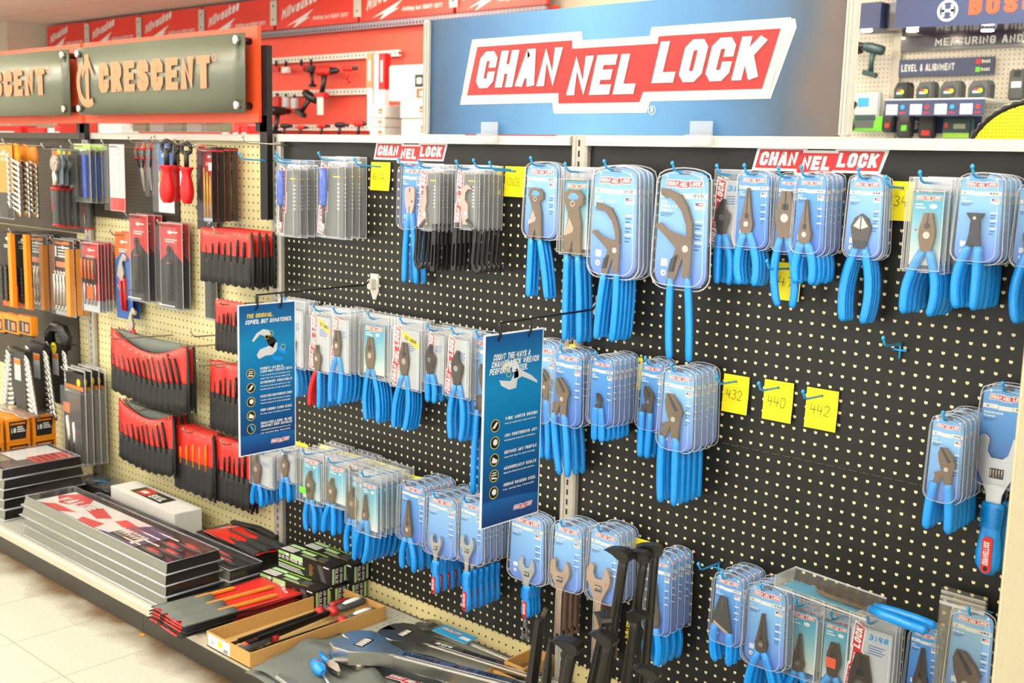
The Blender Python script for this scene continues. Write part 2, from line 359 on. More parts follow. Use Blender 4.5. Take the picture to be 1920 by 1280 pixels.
GL.update({
'a': [[(.1, .6), (.3, .68), (.8, .68), (1, .56), (1, 0)], [(1, .4), (.25, .4), (0, .3), (0, .1), (.25, 0), (1, .06)]], 'e': [[(0, .36), (1, .36), (1, .56), (.75, .68), (.25, .68), (0, .55), (0, .13), (.25, 0), (.95, .04)]],
'i': [[(.5, 0), (.5, .68)], [(.5, .88), (.5, .98)]], 'k': [[(0, 0), (0, 1)], [(.95, .68), (.1, .3)], [(.35, .42), (1, 0)]], 'l': [[(.5, 0), (.5, 1)]], 'u': [[(0, .68), (0, .13), (.25, 0), (1, .06)], [(1, 0), (1, .68)]],
'w': [[(0, .68), (.22, 0), (.5, .5), (.78, 0), (1, .68)]], 'n': [[(0, 0), (0, .68), (.75, .68), (1, .55), (1, 0)]], 'o': [[(.25, .68), (0, .55), (0, .13), (.25, 0), (.75, 0), (1, .13), (1, .55), (.75, .68), (.25, .68)]],
't': [[(.4, .95), (.4, .1), (.6, 0), (.95, 0)], [(0, .68), (.9, .68)]], 'h': [[(0, 0), (0, 1)], [(0, .62), (.75, .68), (1, .55), (1, 0)]], 'b': [[(0, 1), (0, 0), (.75, 0), (1, .13), (1, .55), (.75, .68), (0, .65)]],
'g': [[(1, .68), (1, -.1), (.75, -.24), (.1, -.22)], [(1, .66), (.25, .68), (0, .55), (0, .13), (.25, 0), (1, .05)]], 'd': [[(1, 1), (1, 0), (.25, 0), (0, .13), (0, .55), (.25, .68), (1, .65)]], 'r': [[(0, 0), (0, .68)], [(0, .5), (.4, .68), (.9, .66)]],
's': [[(.95, .56), (.75, .68), (.2, .68), (0, .55), (.2, .38), (.8, .3), (1, .16), (.8, 0), (.2, 0), (0, .1)]], 'j': [[(.6, .68), (.6, -.1), (.3, -.22), (0, -.18)], [(.6, .88), (.6, .98)]], 'v': [[(0, .68), (.5, 0), (1, .68)]], 'y': [[(0, .68), (.5, .05)], [(1, .68), (.3, -.24)]],
'm': [[(0, 0), (0, .68)], [(0, .6), (.3, .68), (.5, .58), (.5, 0)], [(.5, .58), (.8, .68), (1, .58), (1, 0)]], 'c': [[(1, .55), (.75, .68), (.25, .68), (0, .55), (0, .13), (.25, 0), (.75, 0), (1, .13)]], 'f': [[(.4, 0), (.4, .85), (.6, 1), (.95, .98)], [(0, .66), (.85, .66)]],
'p': [[(0, -.24), (0, .68), (.75, .68), (1, .55), (1, .13), (.75, 0), (0, .02)]]})
NARROW.update({'i': .3, 'l': .3, 'j': .5, 't': .7, 'r': .7, 'f': .7, 'm': 1.35, 'w': 1.3})
_st = strokes
def strokes(t, h, th, slant=0, wide=.62, fit=None, tight=.85):
    gap = th*tight if th > h*.12 else h*.2
    ws = [h*wide*NARROW.get(c, 1) for c in t]; tw = sum(ws)+gap*(len(t)-1); kx = fit/tw if fit else 1
    qs = []; x = 0
    for c, w in zip(t, ws):
        for pl in GL.get(c, GL.get(c.upper(), [])):
            w2, h2 = max(w-th, .001), h-th
            for q in outline_stroke([(th/2+p[0]*w2, th/2+p[1]*h2) for p in pl], th): qs.append([((x+p.x)*kx+p.y*slant, p.y) for p in ([Vector((p.x, min(max(p.y, 0), h))) for p in q] if c not in 'gjpyQ,' else q)])
        x += w+gap
    return qs, tw*kx
XU = (1, 0, 0); ZU = (0, 0, 1); YU = (0, 1, 0)
BX = [-4.131, -2.911, -1.694, -.4775, .741]            # where the slotted uprights stand
RT0, RB0 = ZF+.456, ZF+.434                            # top rail

# ------------------------------------------------------------------ materials of the setting
holes('peg_upper', (36, 36, 32), (238, 226, 178), ox=0, oz=ZF, back=(40, 36, 30), boff=(.0006, .0054), r=.0037, rb=.0034, top=ZF+.37, wear_sheen=1, rough=.4)
holes('peg_lower', (34, 34, 30), (236, 224, 176), ox=.8*.0254, oz=ZF+.845*.0254, back=(40, 36, 30), boff=(.0004, .0057), r=.0037, rb=.0034, wear_sheen=1, rough=.42)
holes('peg_mid', (39, 39, 33), (238, 228, 182), ox=.2*.0254, oz=ZF+.09*.0254, back=(40, 36, 30), boff=(.0056, .0022), r=.0037, rb=.0034, top=ZF+.37, wear_sheen=1, rough=.42)
holes('peg_tan', (236, 220, 158), (62, 46, 28), ox=-1.2482, oz=ZF-.8768, r=.0032, rough=.45)
holes('peg_tan_left', (236, 222, 164), (62, 46, 28), ox=-1.94398, oz=ZF+.3651, r=.0032, rough=.45)
holes('peg_brown', (66, 58, 46), (34, 28, 20), pitch=.0127, r=.0026, rough=.4, wear_sheen=1)
holes('deck_steel', (186, 188, 174), (96, 96, 88), pitch=.0254, r=.0028, ax=(0, 1), rough=.38)
holes('peg_cream', (226, 218, 200), (120, 108, 90), pitch=.0254, r=.0036, rough=.5)
holes('rail_holes', (226, 220, 208), (70, 62, 58), pitch=.05, r=.009, rough=.4)
holes('rail_lilac', (140, 128, 140), (40, 34, 38), pitch=.04, r=.011, rough=.4)
mat('wall_cream', (232, 216, 192), .7); mat('red_board', (242, 84, 66), .5, var=.03); mat('red_header', (226, 48, 40), .4, var=.03)
mat('kick_dark', (58, 55, 46), .35, var=.15, scale=15); mat('lip_cream', (206, 198, 172), .35, var=.08); mat('navy_gloss', (12, 17, 50), .25, coat=.5, var=.02); mat('navy_header', (52, 66, 104), .45)
mat('brand_red', (240, 60, 48), .4); mat('disc_yellow', (240, 232, 30), .5)
mat('lamp_panel', (255, 252, 247), .5, var=0, emit=5.6); mat('uplight_fill', (255, 246, 232), .5, var=0, emit=16); mat('spot_glow', (255, 236, 205), .5, var=0, emit=45); mat('fixture_white', (240, 236, 226), .4)
def floor_mat():
    m = bpy.data.materials.new('vinyl_tile'); m.use_nodes = True; nt = m.node_tree; b = nt.nodes['Principled BSDF']; L = nt.links.new
    b.inputs['Roughness'].default_value = .35
    tc = nd(nt, 'ShaderNodeTexCoord'); sp = nd(nt, 'ShaderNodeSeparateXYZ'); L(tc.outputs['Object'], sp.inputs[0])
    def line(i, off):
        a = nd(nt, 'ShaderNodeMath', operation='SUBTRACT'); a.inputs[1].default_value = off; L(sp.outputs[i], a.inputs[0])
        d = nd(nt, 'ShaderNodeMath', operation='PINGPONG'); d.inputs[1].default_value = .1524; L(a.outputs[0], d.inputs[0])
        l = nd(nt, 'ShaderNodeMath', operation='LESS_THAN'); l.inputs[1].default_value = .0011; L(d.outputs[0], l.inputs[0]); return l.outputs[0]
    mx = nd(nt, 'ShaderNodeMath', operation='MAXIMUM'); L(line(0, -1.885), mx.inputs[0]); L(line(1, -.805), mx.inputs[1])
    n1 = nd(nt, 'ShaderNodeTexNoise'); n1.inputs['Scale'].default_value = 150; n1.inputs['Detail'].default_value = 4; L(tc.outputs['Object'], n1.inputs[0])
    cr = nd(nt, 'ShaderNodeValToRGB'); L(n1.outputs['Fac'], cr.inputs[0])
    cr.color_ramp.elements[0].position = .34; cr.color_ramp.elements[0].color = rgb(202, 202, 180); cr.color_ramp.elements[1].position = .55; cr.color_ramp.elements[1].color = rgb(214, 215, 198)
    # old wax and dirt that mopping leaves along the foot of the shelving
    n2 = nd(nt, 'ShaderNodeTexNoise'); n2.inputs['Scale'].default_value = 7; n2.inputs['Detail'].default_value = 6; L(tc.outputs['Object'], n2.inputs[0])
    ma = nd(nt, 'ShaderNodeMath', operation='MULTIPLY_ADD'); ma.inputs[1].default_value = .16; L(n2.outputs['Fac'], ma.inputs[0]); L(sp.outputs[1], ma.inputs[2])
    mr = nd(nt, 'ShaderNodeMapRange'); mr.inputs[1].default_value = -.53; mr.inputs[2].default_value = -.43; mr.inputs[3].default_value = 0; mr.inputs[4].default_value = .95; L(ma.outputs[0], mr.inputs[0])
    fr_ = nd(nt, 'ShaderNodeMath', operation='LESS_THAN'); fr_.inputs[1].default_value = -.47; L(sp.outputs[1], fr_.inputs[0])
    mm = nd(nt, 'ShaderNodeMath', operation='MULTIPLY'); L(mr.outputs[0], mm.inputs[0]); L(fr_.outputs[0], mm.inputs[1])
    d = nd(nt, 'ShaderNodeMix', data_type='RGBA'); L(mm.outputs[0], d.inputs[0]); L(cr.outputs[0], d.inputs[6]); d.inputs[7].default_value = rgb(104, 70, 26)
    g = nd(nt, 'ShaderNodeMix', data_type='RGBA'); g.inputs[7].default_value = rgb(150, 142, 116); L(mx.outputs[0], g.inputs[0]); L(d.outputs[2], g.inputs[6]); L(g.outputs[2], b.inputs['Base Color'])
    MATS['vinyl_tile'] = m
floor_mat()
def ceiling_mat():
    m = bpy.data.materials.new('ceiling_tile'); m.use_nodes = True; nt = m.node_tree; b = nt.nodes['Principled BSDF']; L = nt.links.new
    b.inputs['Roughness'].default_value = .8
    tc = nd(nt, 'ShaderNodeTexCoord'); br = nd(nt, 'ShaderNodeTexBrick'); L(tc.outputs['Object'], br.inputs[0])
    br.offset = 0; br.inputs['Scale'].default_value = 1; br.inputs['Brick Width'].default_value = 1.22; br.inputs['Row Height'].default_value = .61; br.inputs['Mortar Size'].default_value = .012
    br.inputs['Color1'].default_value = rgb(252, 244, 230); br.inputs['Color2'].default_value = rgb(250, 240, 226); br.inputs['Mortar'].default_value = rgb(236, 224, 206)
    L(br.outputs[0], b.inputs['Base Color']); MATS['ceiling_tile'] = m
ceiling_mat()

# ------------------------------------------------------------------ room
CZ = ZF+1.83
m = MB(); m.box((-4, -1, -.05), (18, 11, .1), 'vinyl_tile'); struct(m.build('floor'))
m = MB(); m.box((-4, -1, CZ+.05), (18, 11, .1), 'ceiling_tile'); struct(m.build('ceiling'))
m = MB(); m.box((-4, 4.46, CZ/2), (18, .1, CZ), 'wall_cream'); struct(m.build('wall_back'))
m = MB(); m.box((-13.0, -1, CZ/2), (.1, 11, CZ), 'wall_cream'); struct(m.build('wall_left'))
m = MB(); m.box((-12.55, 4.15, CZ/2), (.5, .52, CZ), 'wall_cream'); struct(m.build('trim_1'))
k = 0
for y in (-3.2, -1.3, 1.6, 3.4):
    for x in (-10.4, -8.0, -5.6, -3.2, -.8, 1.6, 3.8):
        if y > 0 and x > 1: continue
        d_ = Vector((x, y, CZ))-CAMP; z_ = d_.dot(FW)
        if z_ > .3 and -1010 < FPX*d_.dot(RT)/z_ < 1900 and FPX*d_.dot(UP)/z_ < 672: continue      # the photo shows plain ceiling there
        m = MB(); m.box((0, 0, -.02), (1.26, .66, .04), 'fixture_white')
        t = tag(m.build('ceiling_light', loc=(x, y, CZ-.15)), 'flat white fluorescent panel hung just below the ceiling tiles, added glow on top', 'ceiling light', 'fluorescent ceiling panels')
        m = MB(); m.face([(-.58, -.28, -.0405), (-.58, .28, -.0405), (.58, .28, -.0405), (.58, -.28, -.0405)], 'lamp_panel'); m.face([(-.58, -.28, .0008), (.58, -.28, .0008), (.58, .28, .0008), (-.58, .28, .0008)], 'uplight_fill'); m.build('diffuser', t)  # the glowing upper face is added to brighten the ceiling
        m = MB(); [m.tube([(s_*.5, 0, 0), (s_*.5, 0, .149)], .004, 'fixture_white', 6) for s_ in (-1, 1)]; m.build('hang_wire', t)  # panel lowered on wires so the added top glow reaches the ceiling

# ------------------------------------------------------------------ the pegboard bays
names = ['far bay of tan pegboard behind the wrench and socket sets', 'tan pegboard bay behind the red tool rolls and the pry bar trays',
         'black pegboard bay between the two uprights, hung with screwdrivers and many clamshells', 'black pegboard bay with the three yellow tags in a row and one bare hook']
for i in range(4):
    xa, xb = BX[i], BX[i+1]; xc = (xa+xb)/2; w = xb-xa
    t = thing('pegboard_bay', names[i], 'shelving bay', (xc, 0, 0), 'bays of the display shelving')
    pa = lambda mb, nm: mb.build(nm, t, loc=(-xc, 0, 0))
    m = MB(); m.box((xc, .009, (DECK+RB0)/2), (w-.004, .006, RB0-DECK), 'peg_tan_left' if i < 2 else 'peg_tan'); pa(m, 'tan_board')
    if i == 2:
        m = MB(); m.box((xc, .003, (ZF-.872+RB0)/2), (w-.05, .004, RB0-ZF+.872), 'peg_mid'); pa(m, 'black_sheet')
    if i == 3:
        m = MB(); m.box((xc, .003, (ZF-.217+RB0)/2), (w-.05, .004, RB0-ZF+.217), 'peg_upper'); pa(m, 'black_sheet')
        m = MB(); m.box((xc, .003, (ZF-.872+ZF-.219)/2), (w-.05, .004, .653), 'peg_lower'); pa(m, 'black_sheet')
    if i < 2:
        for x0, x1, z0, z1 in (((-2.905, -2.278, .141, .432),) if i == 1 else ((-4.12, -2.92, .07, .432), (-4.12, -3.04, -.55, .066))):
            m = MB(); m.box(((x0+x1)/2, .003, ZF+(z0+z1)/2), (x1-x0, .004, z1-z0), 'peg_brown'); pa(m, 'brown_sheet')
    m = MB()
    m.prism([(-.022, RB0), (-.022, RT0-.004), (-.018, RT0), (.04, RT0), (.04, RB0)], xa+.0246, xb-.0246, 'rail_grey' if i > 0 else 'kick_dark', fr=(Vector((0, 0, 0)), Vector((0, 1, 0)), Vector((0, 0, 1)), Vector((1, 0, 0)))); pa(m, 'top_rail')
    m = MB()
    m.box((xc, -.248, DECK-.01), (w-.002, .496, .02), 'deck_steel'); pa(m, 'base_deck')
    m = MB()
    m.prism([(-.494, DECK-.0002), (-.504, DECK-.0015), (-.511, DECK-.009), (-.512, DECK-.03), (-.508, DECK-.034), (-.494, DECK-.034)], xa+.0006, xb-.0006, 'lip_cream', fr=(Vector((0, 0, 0)), Vector((0, 1, 0)), Vector((0, 0, 1)), Vector((1, 0, 0)))); pa(m, 'front_lip')
    m = MB(); m.box((xc, -.492, (DECK-.034)/2+.001), (w-.0015, .02, DECK-.036), 'kick_dark'); pa(m, 'kick_plate')
    m = MB(); m.box((xc, .05, RT0/2-.01), (w-.004, .06, RT0-.03), 'rail_grey'); pa(m, 'core_board')
for i, x in enumerate(BX[:4]):
    lab = ['grey slotted upright at the far end beyond the wrench sets', 'grey slotted upright on the tan pegboard behind the hanging pouches', 'grey slotted upright where the tan board meets the black board', 'grey slotted upright between the two black pegboards'][i]
    m = MB(); o = [(-.024, 0), (-.024, -.012), (-.019, -.016), (-.011, -.016), (-.009, -.013), (.009, -.013), (.011, -.016), (.019, -.016), (.024, -.012), (.024, 0)]
    m.prism(o, DECK+.001, RT0+.001, 'strip_grey', fr=(Vector((0, 0, 0)), Vector((1, 0, 0)), Vector((0, 1, 0)), Vector((0, 0, 1))))
    t = tag(m.build('slotted_upright', loc=(x, .0, 0)), lab, 'upright', 'uprights of the shelving')
    m = MB(); z = RT0-.016
    while z > DECK+.02: m.box((-.001, -.0128, z), (.0055, .001, .0145), 'slot_dark'); z -= .0254
    m.build('slot_pattern', t)
mat('end_panel', (190, 180, 146), .5, var=.04)
m = MB(); m.box((0, 0, RT0/2), (.006, .50, RT0), 'end_panel', bevel=.0015)
tag(m.build('end_panel_board', loc=(.745, -.252, 0)), 'plain cream end board closing the shelving beside the big adjustable wrench', 'end board')

# ------------------------------------------------------------------ signs
x0, x1, z0, z1 = -1.005, .193, .459, .752
ZT = .757
t = thing('brand_sign', 'large blue sign with the stepped red and white nameplate above the black pegboard', 'sign', ((x0+x1)/2, -.012, ZF+z0)); c = ((x0+x1)/2)
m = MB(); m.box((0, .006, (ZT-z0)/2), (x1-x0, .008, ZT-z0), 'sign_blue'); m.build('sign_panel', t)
m = MB(); nameplate(m, (-.409-c, .0015, .6085-z0), XU, ZU, .905, off=.0007, rich=True)
flat(m, ring(-.2715-c, .515-z0, .0085, .0105), (0, .0015, 0), XU, ZU, 'logo_white', .0008); m.text('R', (-.275-c, .0015, .510-z0), XU, ZU, .011, .0022, 'logo_white', off=.0008)
m.build('nameplate_lettering', t)
for s in (-1, 1):
    m = MB(); xx = s*((x1-x0)/2+.008)
    m.box((xx, .004, (ZT-z0)/2), (.02, .026, ZT-z0), 'rail_grey', bevel=.003); m.box((xx-.004, -.0095, (ZT-z0)/2), (.0025, .003, ZT-z0-.01), 'strip_grey'); m.box((xx+.004, -.0095, (ZT-z0)/2), (.0025, .003, ZT-z0-.01), 'strip_grey'); m.build('edge_channel', t)
for px in (916, 1313):
    p = at(px, 246, -.03)
    m = MB(); m.box((0, -.002, .014), (.058, .003, .03), 'clear_tab'); m.box((0, -.010, -.012), (.07, .012, .024), 'clear_tab', bevel=.002); m.build('sign_clip', t, loc=(p.x-c, -.013, -.004+.006))
mat('crescent_peach', (242, 134, 92), .45, var=.02); mat('crescent_orange', (236, 84, 40), .4, var=.03)
def crescent(dx, label):
    t = thing('brand_plaque', label, 'sign', (-2.26+dx, -.1, ZF+.455), 'grey plaques on orange boards'); X = lambda v: v+2.26; Z = lambda v: v-.455
    m = MB(); m.box((X(-2.27), .05, Z(.635)), (1.10, .012, .29), 'crescent_orange', bevel=.002); m.build('backing_board', t)
    m = MB(); n = 16; L0, L1 = -2.787, -1.735; rows = []
    yy = lambda x: .010*(((x-(L0+L1)/2)/.52)**2-.6)
    for i in range(n+1):
        x = L0+(L1-L0)*i/n; rows.append([(X(x), yy(x), Z(.518)), (X(x), yy(x), Z(.757))])
    m.sheet(rows, 'crescent_grey', thick=.004); m.build('curved_plate', t)
    m = MB(); qs, tw = strokes('CRESCENT', .102, .0245, 0, .5, .705, .5)
    for i, q in enumerate(qs): m.face([(X(-2.612+x), yy(-2.612+x)-.0052-(i % 7)*3e-5, Z(.594+z)) for x, z in q], 'crescent_peach')
    pl = ring(-2.70, .632, .062, .088, 16, math.radians(115), math.radians(300))
    pl += [[(-2.715, .56), (-2.69, .56), (-2.69, .70), (-2.715, .70)], [(-2.745, .665), (-2.70, .735), (-2.655, .665), (-2.66, .65), (-2.70, .70), (-2.74, .65)], [(-2.715, .70), (-2.69, .70), (-2.685, .73), (-2.72, .73)]]
    for i, q in enumerate(pl): m.face([(X(x), yy(x)-.0052-(i % 5)*3e-5, Z(z)) for x, z in q], 'crescent_peach')
    for q in ring(-1.885, .688, .009, .012, 14): m.face([(X(x), yy(x)-.0052, Z(z)) for x, z in q], 'crescent_peach')
    m.build('plaque_lettering', t)
    for x in (L0+.022, L1-.028):
        for z in (.54, .735):
            m = MB(); m.lathe([(.011, 0), (.011, .05)], 'black_plastic', 14, fr=((X(x), -.002, Z(z)), (0, 1, 0))); s = m.build('standoff', t)
            m = MB(); m.lathe([(.006, 0), (.0135, .001), (.0145, .004), (.0145, .010)], 'chrome', 6, fr=((X(x), yy(x)-.0155, Z(z)), (0, 1, 0)), smooth=False); m.build('bolt', s)
    return t
crescent(0, 'grey plaque with peach lettering on an orange board, beside the blue sign')
crescent(-1.119, 'grey plaque on an orange board, cut off by the photo edge')
for i, x in enumerate((-1.7135, -2.87)):
    m = MB(); m.box((0, 0, 0), (.038, .02, .53 if i == 0 else .30), 'black_metal'); m.box((-.012, -.004, .03 if i == 0 else -.1), (.06, .012, .05), 'black_metal')
    tag(m.build('sign_post', loc=(x, -.034, ZF+(.457 if i == 0 else .58))), ['black metal post behind the orange board, beside the grey upright', 'black metal post between the two orange boards'][i], 'post', 'posts of the plaques')
# red nameplate stickers on the header of the black boards
for i, (xc, w) in enumerate(((-1.0945, .285), (.14, .288))):
    m = MB(); nameplate(m, (0, 0, 0), XU, ZU, w, off=.0004)
    o = m.build('nameplate_lettering'); r = thing('logo_sticker', ['red and white nameplate sticker above the tag with a handwritten letter pair', 'red and white nameplate sticker above the long nose pliers'][i], 'sticker', (xc, .0004, ZF+.409), 'nameplate stickers on the black boards'); o.parent = r
    m = MB(); s = [(x*w, z*w) for x, z in LO]; m.prism(s, .0006, -.0001, 'logo_white'); m.build('sticker_backing', r)

# ------------------------------------------------------------------ hanging banners
def banner(bx, y0, y1, zt, zb, arm_tip, label, lines, feats, draw, arm_label):
    zt += ZF; zb += ZF; w = y1-y0; h = zt-zb
    t = thing('hanging_banner', label, 'banner', (bx, (y0+y1)/2, zt), 'blue hanging banners'); O = lambda y, z: (.0022, y-w/2, z)
    m = MB(); m.box((0, 0, -h/2), (.004, w+.006, h+.006), 'banner_white'); m.build('banner_board', t)
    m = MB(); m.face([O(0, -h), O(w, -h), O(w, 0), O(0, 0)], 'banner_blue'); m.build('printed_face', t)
    m = MB(); F = .0024
    for tx, y, z, hh, fit, mt in lines: m.text(tx, (F, y*w-w/2, -z*h), YU, ZU, hh*h, hh*h*.2, mt, .2, fit=fit*w, off=.0003)
    for z, ls in feats:
        flat(m, [disc(0, 0, .033*h*.92, 20)], (F, .19*w-w/2, -z*h), YU, ZU, 'ink_black', .0002); flat(m, ring(0, 0, .030*h, .0335*h, 20), (F, .19*w-w/2, -z*h), YU, ZU, 'burst_yellow', .0004)
        k = ls[-1]; ic = {'a': [[(-.02, -.015), (.02, -.02), (.02, -.012), (-.02, -.005)], [(-.02, .0), (.02, .0), (.02, .006), (-.02, .006)], [(-.015, .012), (.018, .013), (.015, .018), (-.012, .018)]], 'b': [[(-.022, -.015), (.0, -.012), (.02, .012), (.01, .02), (-.01, 0)]], 'c': [disc(.004, .002, .017, 10)], 'd': [[(-.02, -.014), (.015, -.02), (.024, -.005), (-.012, .016)]], 'e': [[(-.012, .022), (.004, .024), (.024, -.008), (.008, -.022)]]}[k]
        flat(m, [[(x*h, zz*h) for x, zz in p] for p in ic], (F, .19*w-w/2, -z*h), YU, ZU, 'blue_grip' if k == 'e' else 'paper_white', .0003)
        for j, s in enumerate(ls[:-1]):
            big = s.isupper(); hh = .0165*h if big else .008*h
            m.text(s, (F, .36*w-w/2, -(z-.018+.0215*j)*h), YU, ZU, hh, hh*.2, 'paper_white', .15 if big else 0, wide=.5, off=.0003, fit=min(.58, .036*len(s))*w if big else .55*w)
    nameplate(m, (F, .72*w-w/2, -.94*h), YU, ZU, .34*w, off=.0003)
    m.build('banner_print', t)
    m = MB()
    for pts, mt, b in draw: m.prism([(y*w-w/2, -z*h) for y, z in pts], .0026, .0022 if b else .0024, mt, fr=(Vector((0, 0, 0)), Vector((0, 1, 0)), Vector((0, 0, 1)), Vector((1, 0, 0))))
    for y, z, r in ((.56, .20, .02), (.48, .22, .016), (.78, .30, .02)) if len(feats[0][1]) > 3 else ((.52, .13, .018), (.36, .17, .02), (.4, .21, .018)): flat(m, ring(0, 0, r*h*.84, r*h, 18), (.0028, y*w-w/2, -z*h), YU, ZU, 'burst_yellow', .0004)
    m.build('tool_print', t)
    a = thing('banner_arm', arm_label, 'bracket', (bx, 0, zt+.03), 'black banner arms')
    m = MB(); zz = .0; ty = arm_tip
    m.tube([(0, -.02, zz+.012), (0, -.035, zz), (0, ty, zz-.004), (0, ty-.004, zz-.008), (0, ty-.004, -.03), (.006, ty-.004, -.036)], .0026, 'black_metal', 6); m.build('arm_rod', a)
    for yy in (ty-.004, y1-.045):
        m = MB(); m.tube([(.0, yy, -.002), (.006, yy, -.014), (.006, yy, -.032), (.001, yy-.004, -.044)], .0026, 'black_metal', 6); m.build('clip_hanger', a)
    m = MB(); m.box((0, -.012, .0), (.02, .024, .03), 'rail_grey', bevel=.003); m.prism([(-.018, .03), (.018, .03), (.018, -.02), (.006, -.045), (-.006, -.045), (-.018, -.02)], -.004, 0, 'rail_grey', bevel=.001); m.build('wall_bracket', a)
    return t
mat('print_grey', (214, 216, 214), .5)
P1 = [([(.22, .235), (.30, .19), (.42, .165), (.52, .175), (.56, .205), (.52, .235), (.46, .215), (.36, .20), (.24, .245)], 'print_grey', 1), ([(.44, .21), (.56, .21), (.66, .25), (.60, .30), (.52, .28)], 'ink_black', 1), ([(.30, .335), (.36, .30), (.50, .285), (.60, .262), (.68, .27), (.66, .32), (.58, .345), (.46, .345), (.34, .362)], 'print_grey', 1), ([(.66, .29), (.72, .295), (.84, .33), (.82, .352), (.70, .325)], 'blue_grip', 1), ([(.58, .345), (.66, .36), (.80, .375), (.74, .395), (.60, .378)], 'blue_grip', 1)]
P2 = [([(.28, .165), (.38, .145), (.50, .14), (.56, .165), (.62, .20), (.80, .235), (.92, .272), (.92, .285), (.80, .262), (.64, .235), (.56, .245), (.54, .29), (.42, .295), (.28, .265), (.24, .235), (.30, .24), (.44, .25), (.50, .215), (.46, .18), (.38, .17), (.32, .185)], 'print_grey', 1), ([(.50, .19), (.57, .19), (.58, .235), (.50, .24)], 'ink_black', 0)]
banner(-1.234, -.465, -.288, .001, -.4, -.406, 'blue banner about the original, with pliers drawn on it, hanging from a black arm',
    [('THE ORIGINAL.', .12, .085, .028, .48, 'burst_yellow'), ('COPIED, BUT UNMATCHED.', .10, .125, .028, .84, 'logo_white')],
    [(.455, ['RIGHT-ANGLE,', 'LASER HEAT-TREATED TEETH', 'We angle the teeth at 90 to grip in both directions and last', 'longer than the average biting fully', 'a']), (.55, ['UNDERCUT CHANNELS', 'The undercut channels mesh together for a more', 'precise hold for no slip adjustment', 'b']),
     (.645, ['PATENTED REINFORCING EDGE', 'We added a unique reinforcing edge for maximum', 'torsional strength', 'c']), (.738, ['HIGH-CARBON C1080 STEEL', 'Provides years of superb performance', 'd']), (.828, ['CHANNELLOCK BLUE', 'COMFORT GRIP HANDLES', 'A remarkably comfortable grip and no rash', 'of enduring quality', 'e'])], P1, 'long black banner arm above the row of clamshells')
banner(-.402, -.403, -.216, .018, -.412, -.356, 'blue banner on counting the ways, with an adjustable wrench drawn on it',
    [('COUNT THE WAYS A', .13, .13, .032, .64, 'logo_white'), ('CHANNELLOCK WRENCH', .10, .166, .032, .83, 'logo_white'), ('PERFORMS BETTER.', .07, .202, .032, .66, 'logo_white')],
    [(.47, ['WIDE MOUTH DESIGN', 'Greater jaw capacity supports larger nuts and bolts', 'b']), (.56, ['NON PROTRUDING JAW', 'Allowed head turn to tackle tight or confined spaces', 'c']), (.65, ['REFINED JAW PROFILE', 'Long and lean for improved grip', 'd']),
     (.735, ['MEASUREMENT SCALES', 'Handy for sizing nuts and tube diameters', 'a']), (.825, ['CHROME VANADIUM STEEL', 'For enduring strength', 'c'])], P2, 'black banner arm reaching past the tall blue handles')
# ------------------------------------------------------------------ packs on the hooks
def sdisc(m, polys, mt, y):                       # flat marks facing the aisle at depth y
    flat(m, polys, (0, y, 0), XU, ZU, mt, 0)
def rect(x0, z0, x1, z1): return [(x0, z0), (x1, z0), (x1, z1), (x0, z1)]
def shell_outline(W, H, k=1.0):
    """arched top, sides that widen a little downwards, rounded foot"""
    a, b = .45*W, .5*W; o = []; top = min(.10*H, .3*W); r = min(.30*W, .14*H)
    for i in range(9):
        t = math.pi*i/8; o.append((-a*math.cos(t)*(1 if True else 0), -top+top*math.sin(t)**.75))
    for i in range(6):
        t = math.pi/2*i/5; o.append((b-r+r*math.cos(t), -H+r-r*math.sin(t)*.9))
    for i in range(5, -1, -1):
        t = math.pi/2*i/5; o.append((-(b-r+r*math.cos(t)), -H+r-r*math.sin(t)*.9))
    return [(x*k, -H/2+(z+H/2)*k) for x, z in o]
def band(m, o, k, y, d, mt, H):
    """the thick moulded rim of a shell"""
    c = lambda p: (p[0]*k, -H/2+(p[1]+H/2)*(1-(1-k)*.55))
    n = len(o)
    for i in range(n):
        a, b = o[i], o[(i+1) % n]; a2, b2 = c(a), c(b)
        m.face([(a[0], y, a[1]), (b[0], y, b[1]), (b2[0], y, b2[1]), (a2[0], y, a2[1])], mt)
        m.face([(a[0], y, a[1]), (a[0], y+d, a[1]), (b[0], y+d, b[1]), (b[0], y, b[1])], mt)
def shell_B(W, H, t, root):
    m = MB(); o = shell_outline(W, H); n = len(o)
    band(m, o, .965, -.0018, .0018, 'clear_edge', H)
    i1 = [(x*.93, -H/2+(z+H/2)*.955) for x, z in o]; i2 = [(x*.87, -H/2+(z+H/2)*.92) for x, z in o]
    for i in range(n):
        j = (i+1) % n
        m.face([(i1[i][0], -.0018, i1[i][1]), (i1[j][0], -.0018, i1[j][1]), (i2[j][0], -t, i2[j][1]), (i2[i][0], -t, i2[i][1])], 'clear_side', True)
    m.face([(x, -t, z) for x, z in i2], 'clear_shell')
    i3 = [(x*.975, -H/2+(z+H/2)*.987) for x, z in i2]
    for i in range(n):
        j = (i+1) % n; m.face([(i2[i][0], -t-.0003, i2[i][1]), (i2[j][0], -t-.0003, i2[j][1]), (i3[j][0], -t-.0003, i3[j][1]), (i3[i][0], -t-.0003, i3[i][1])], 'clear_edge')
    return m.build('blister_shell', root)
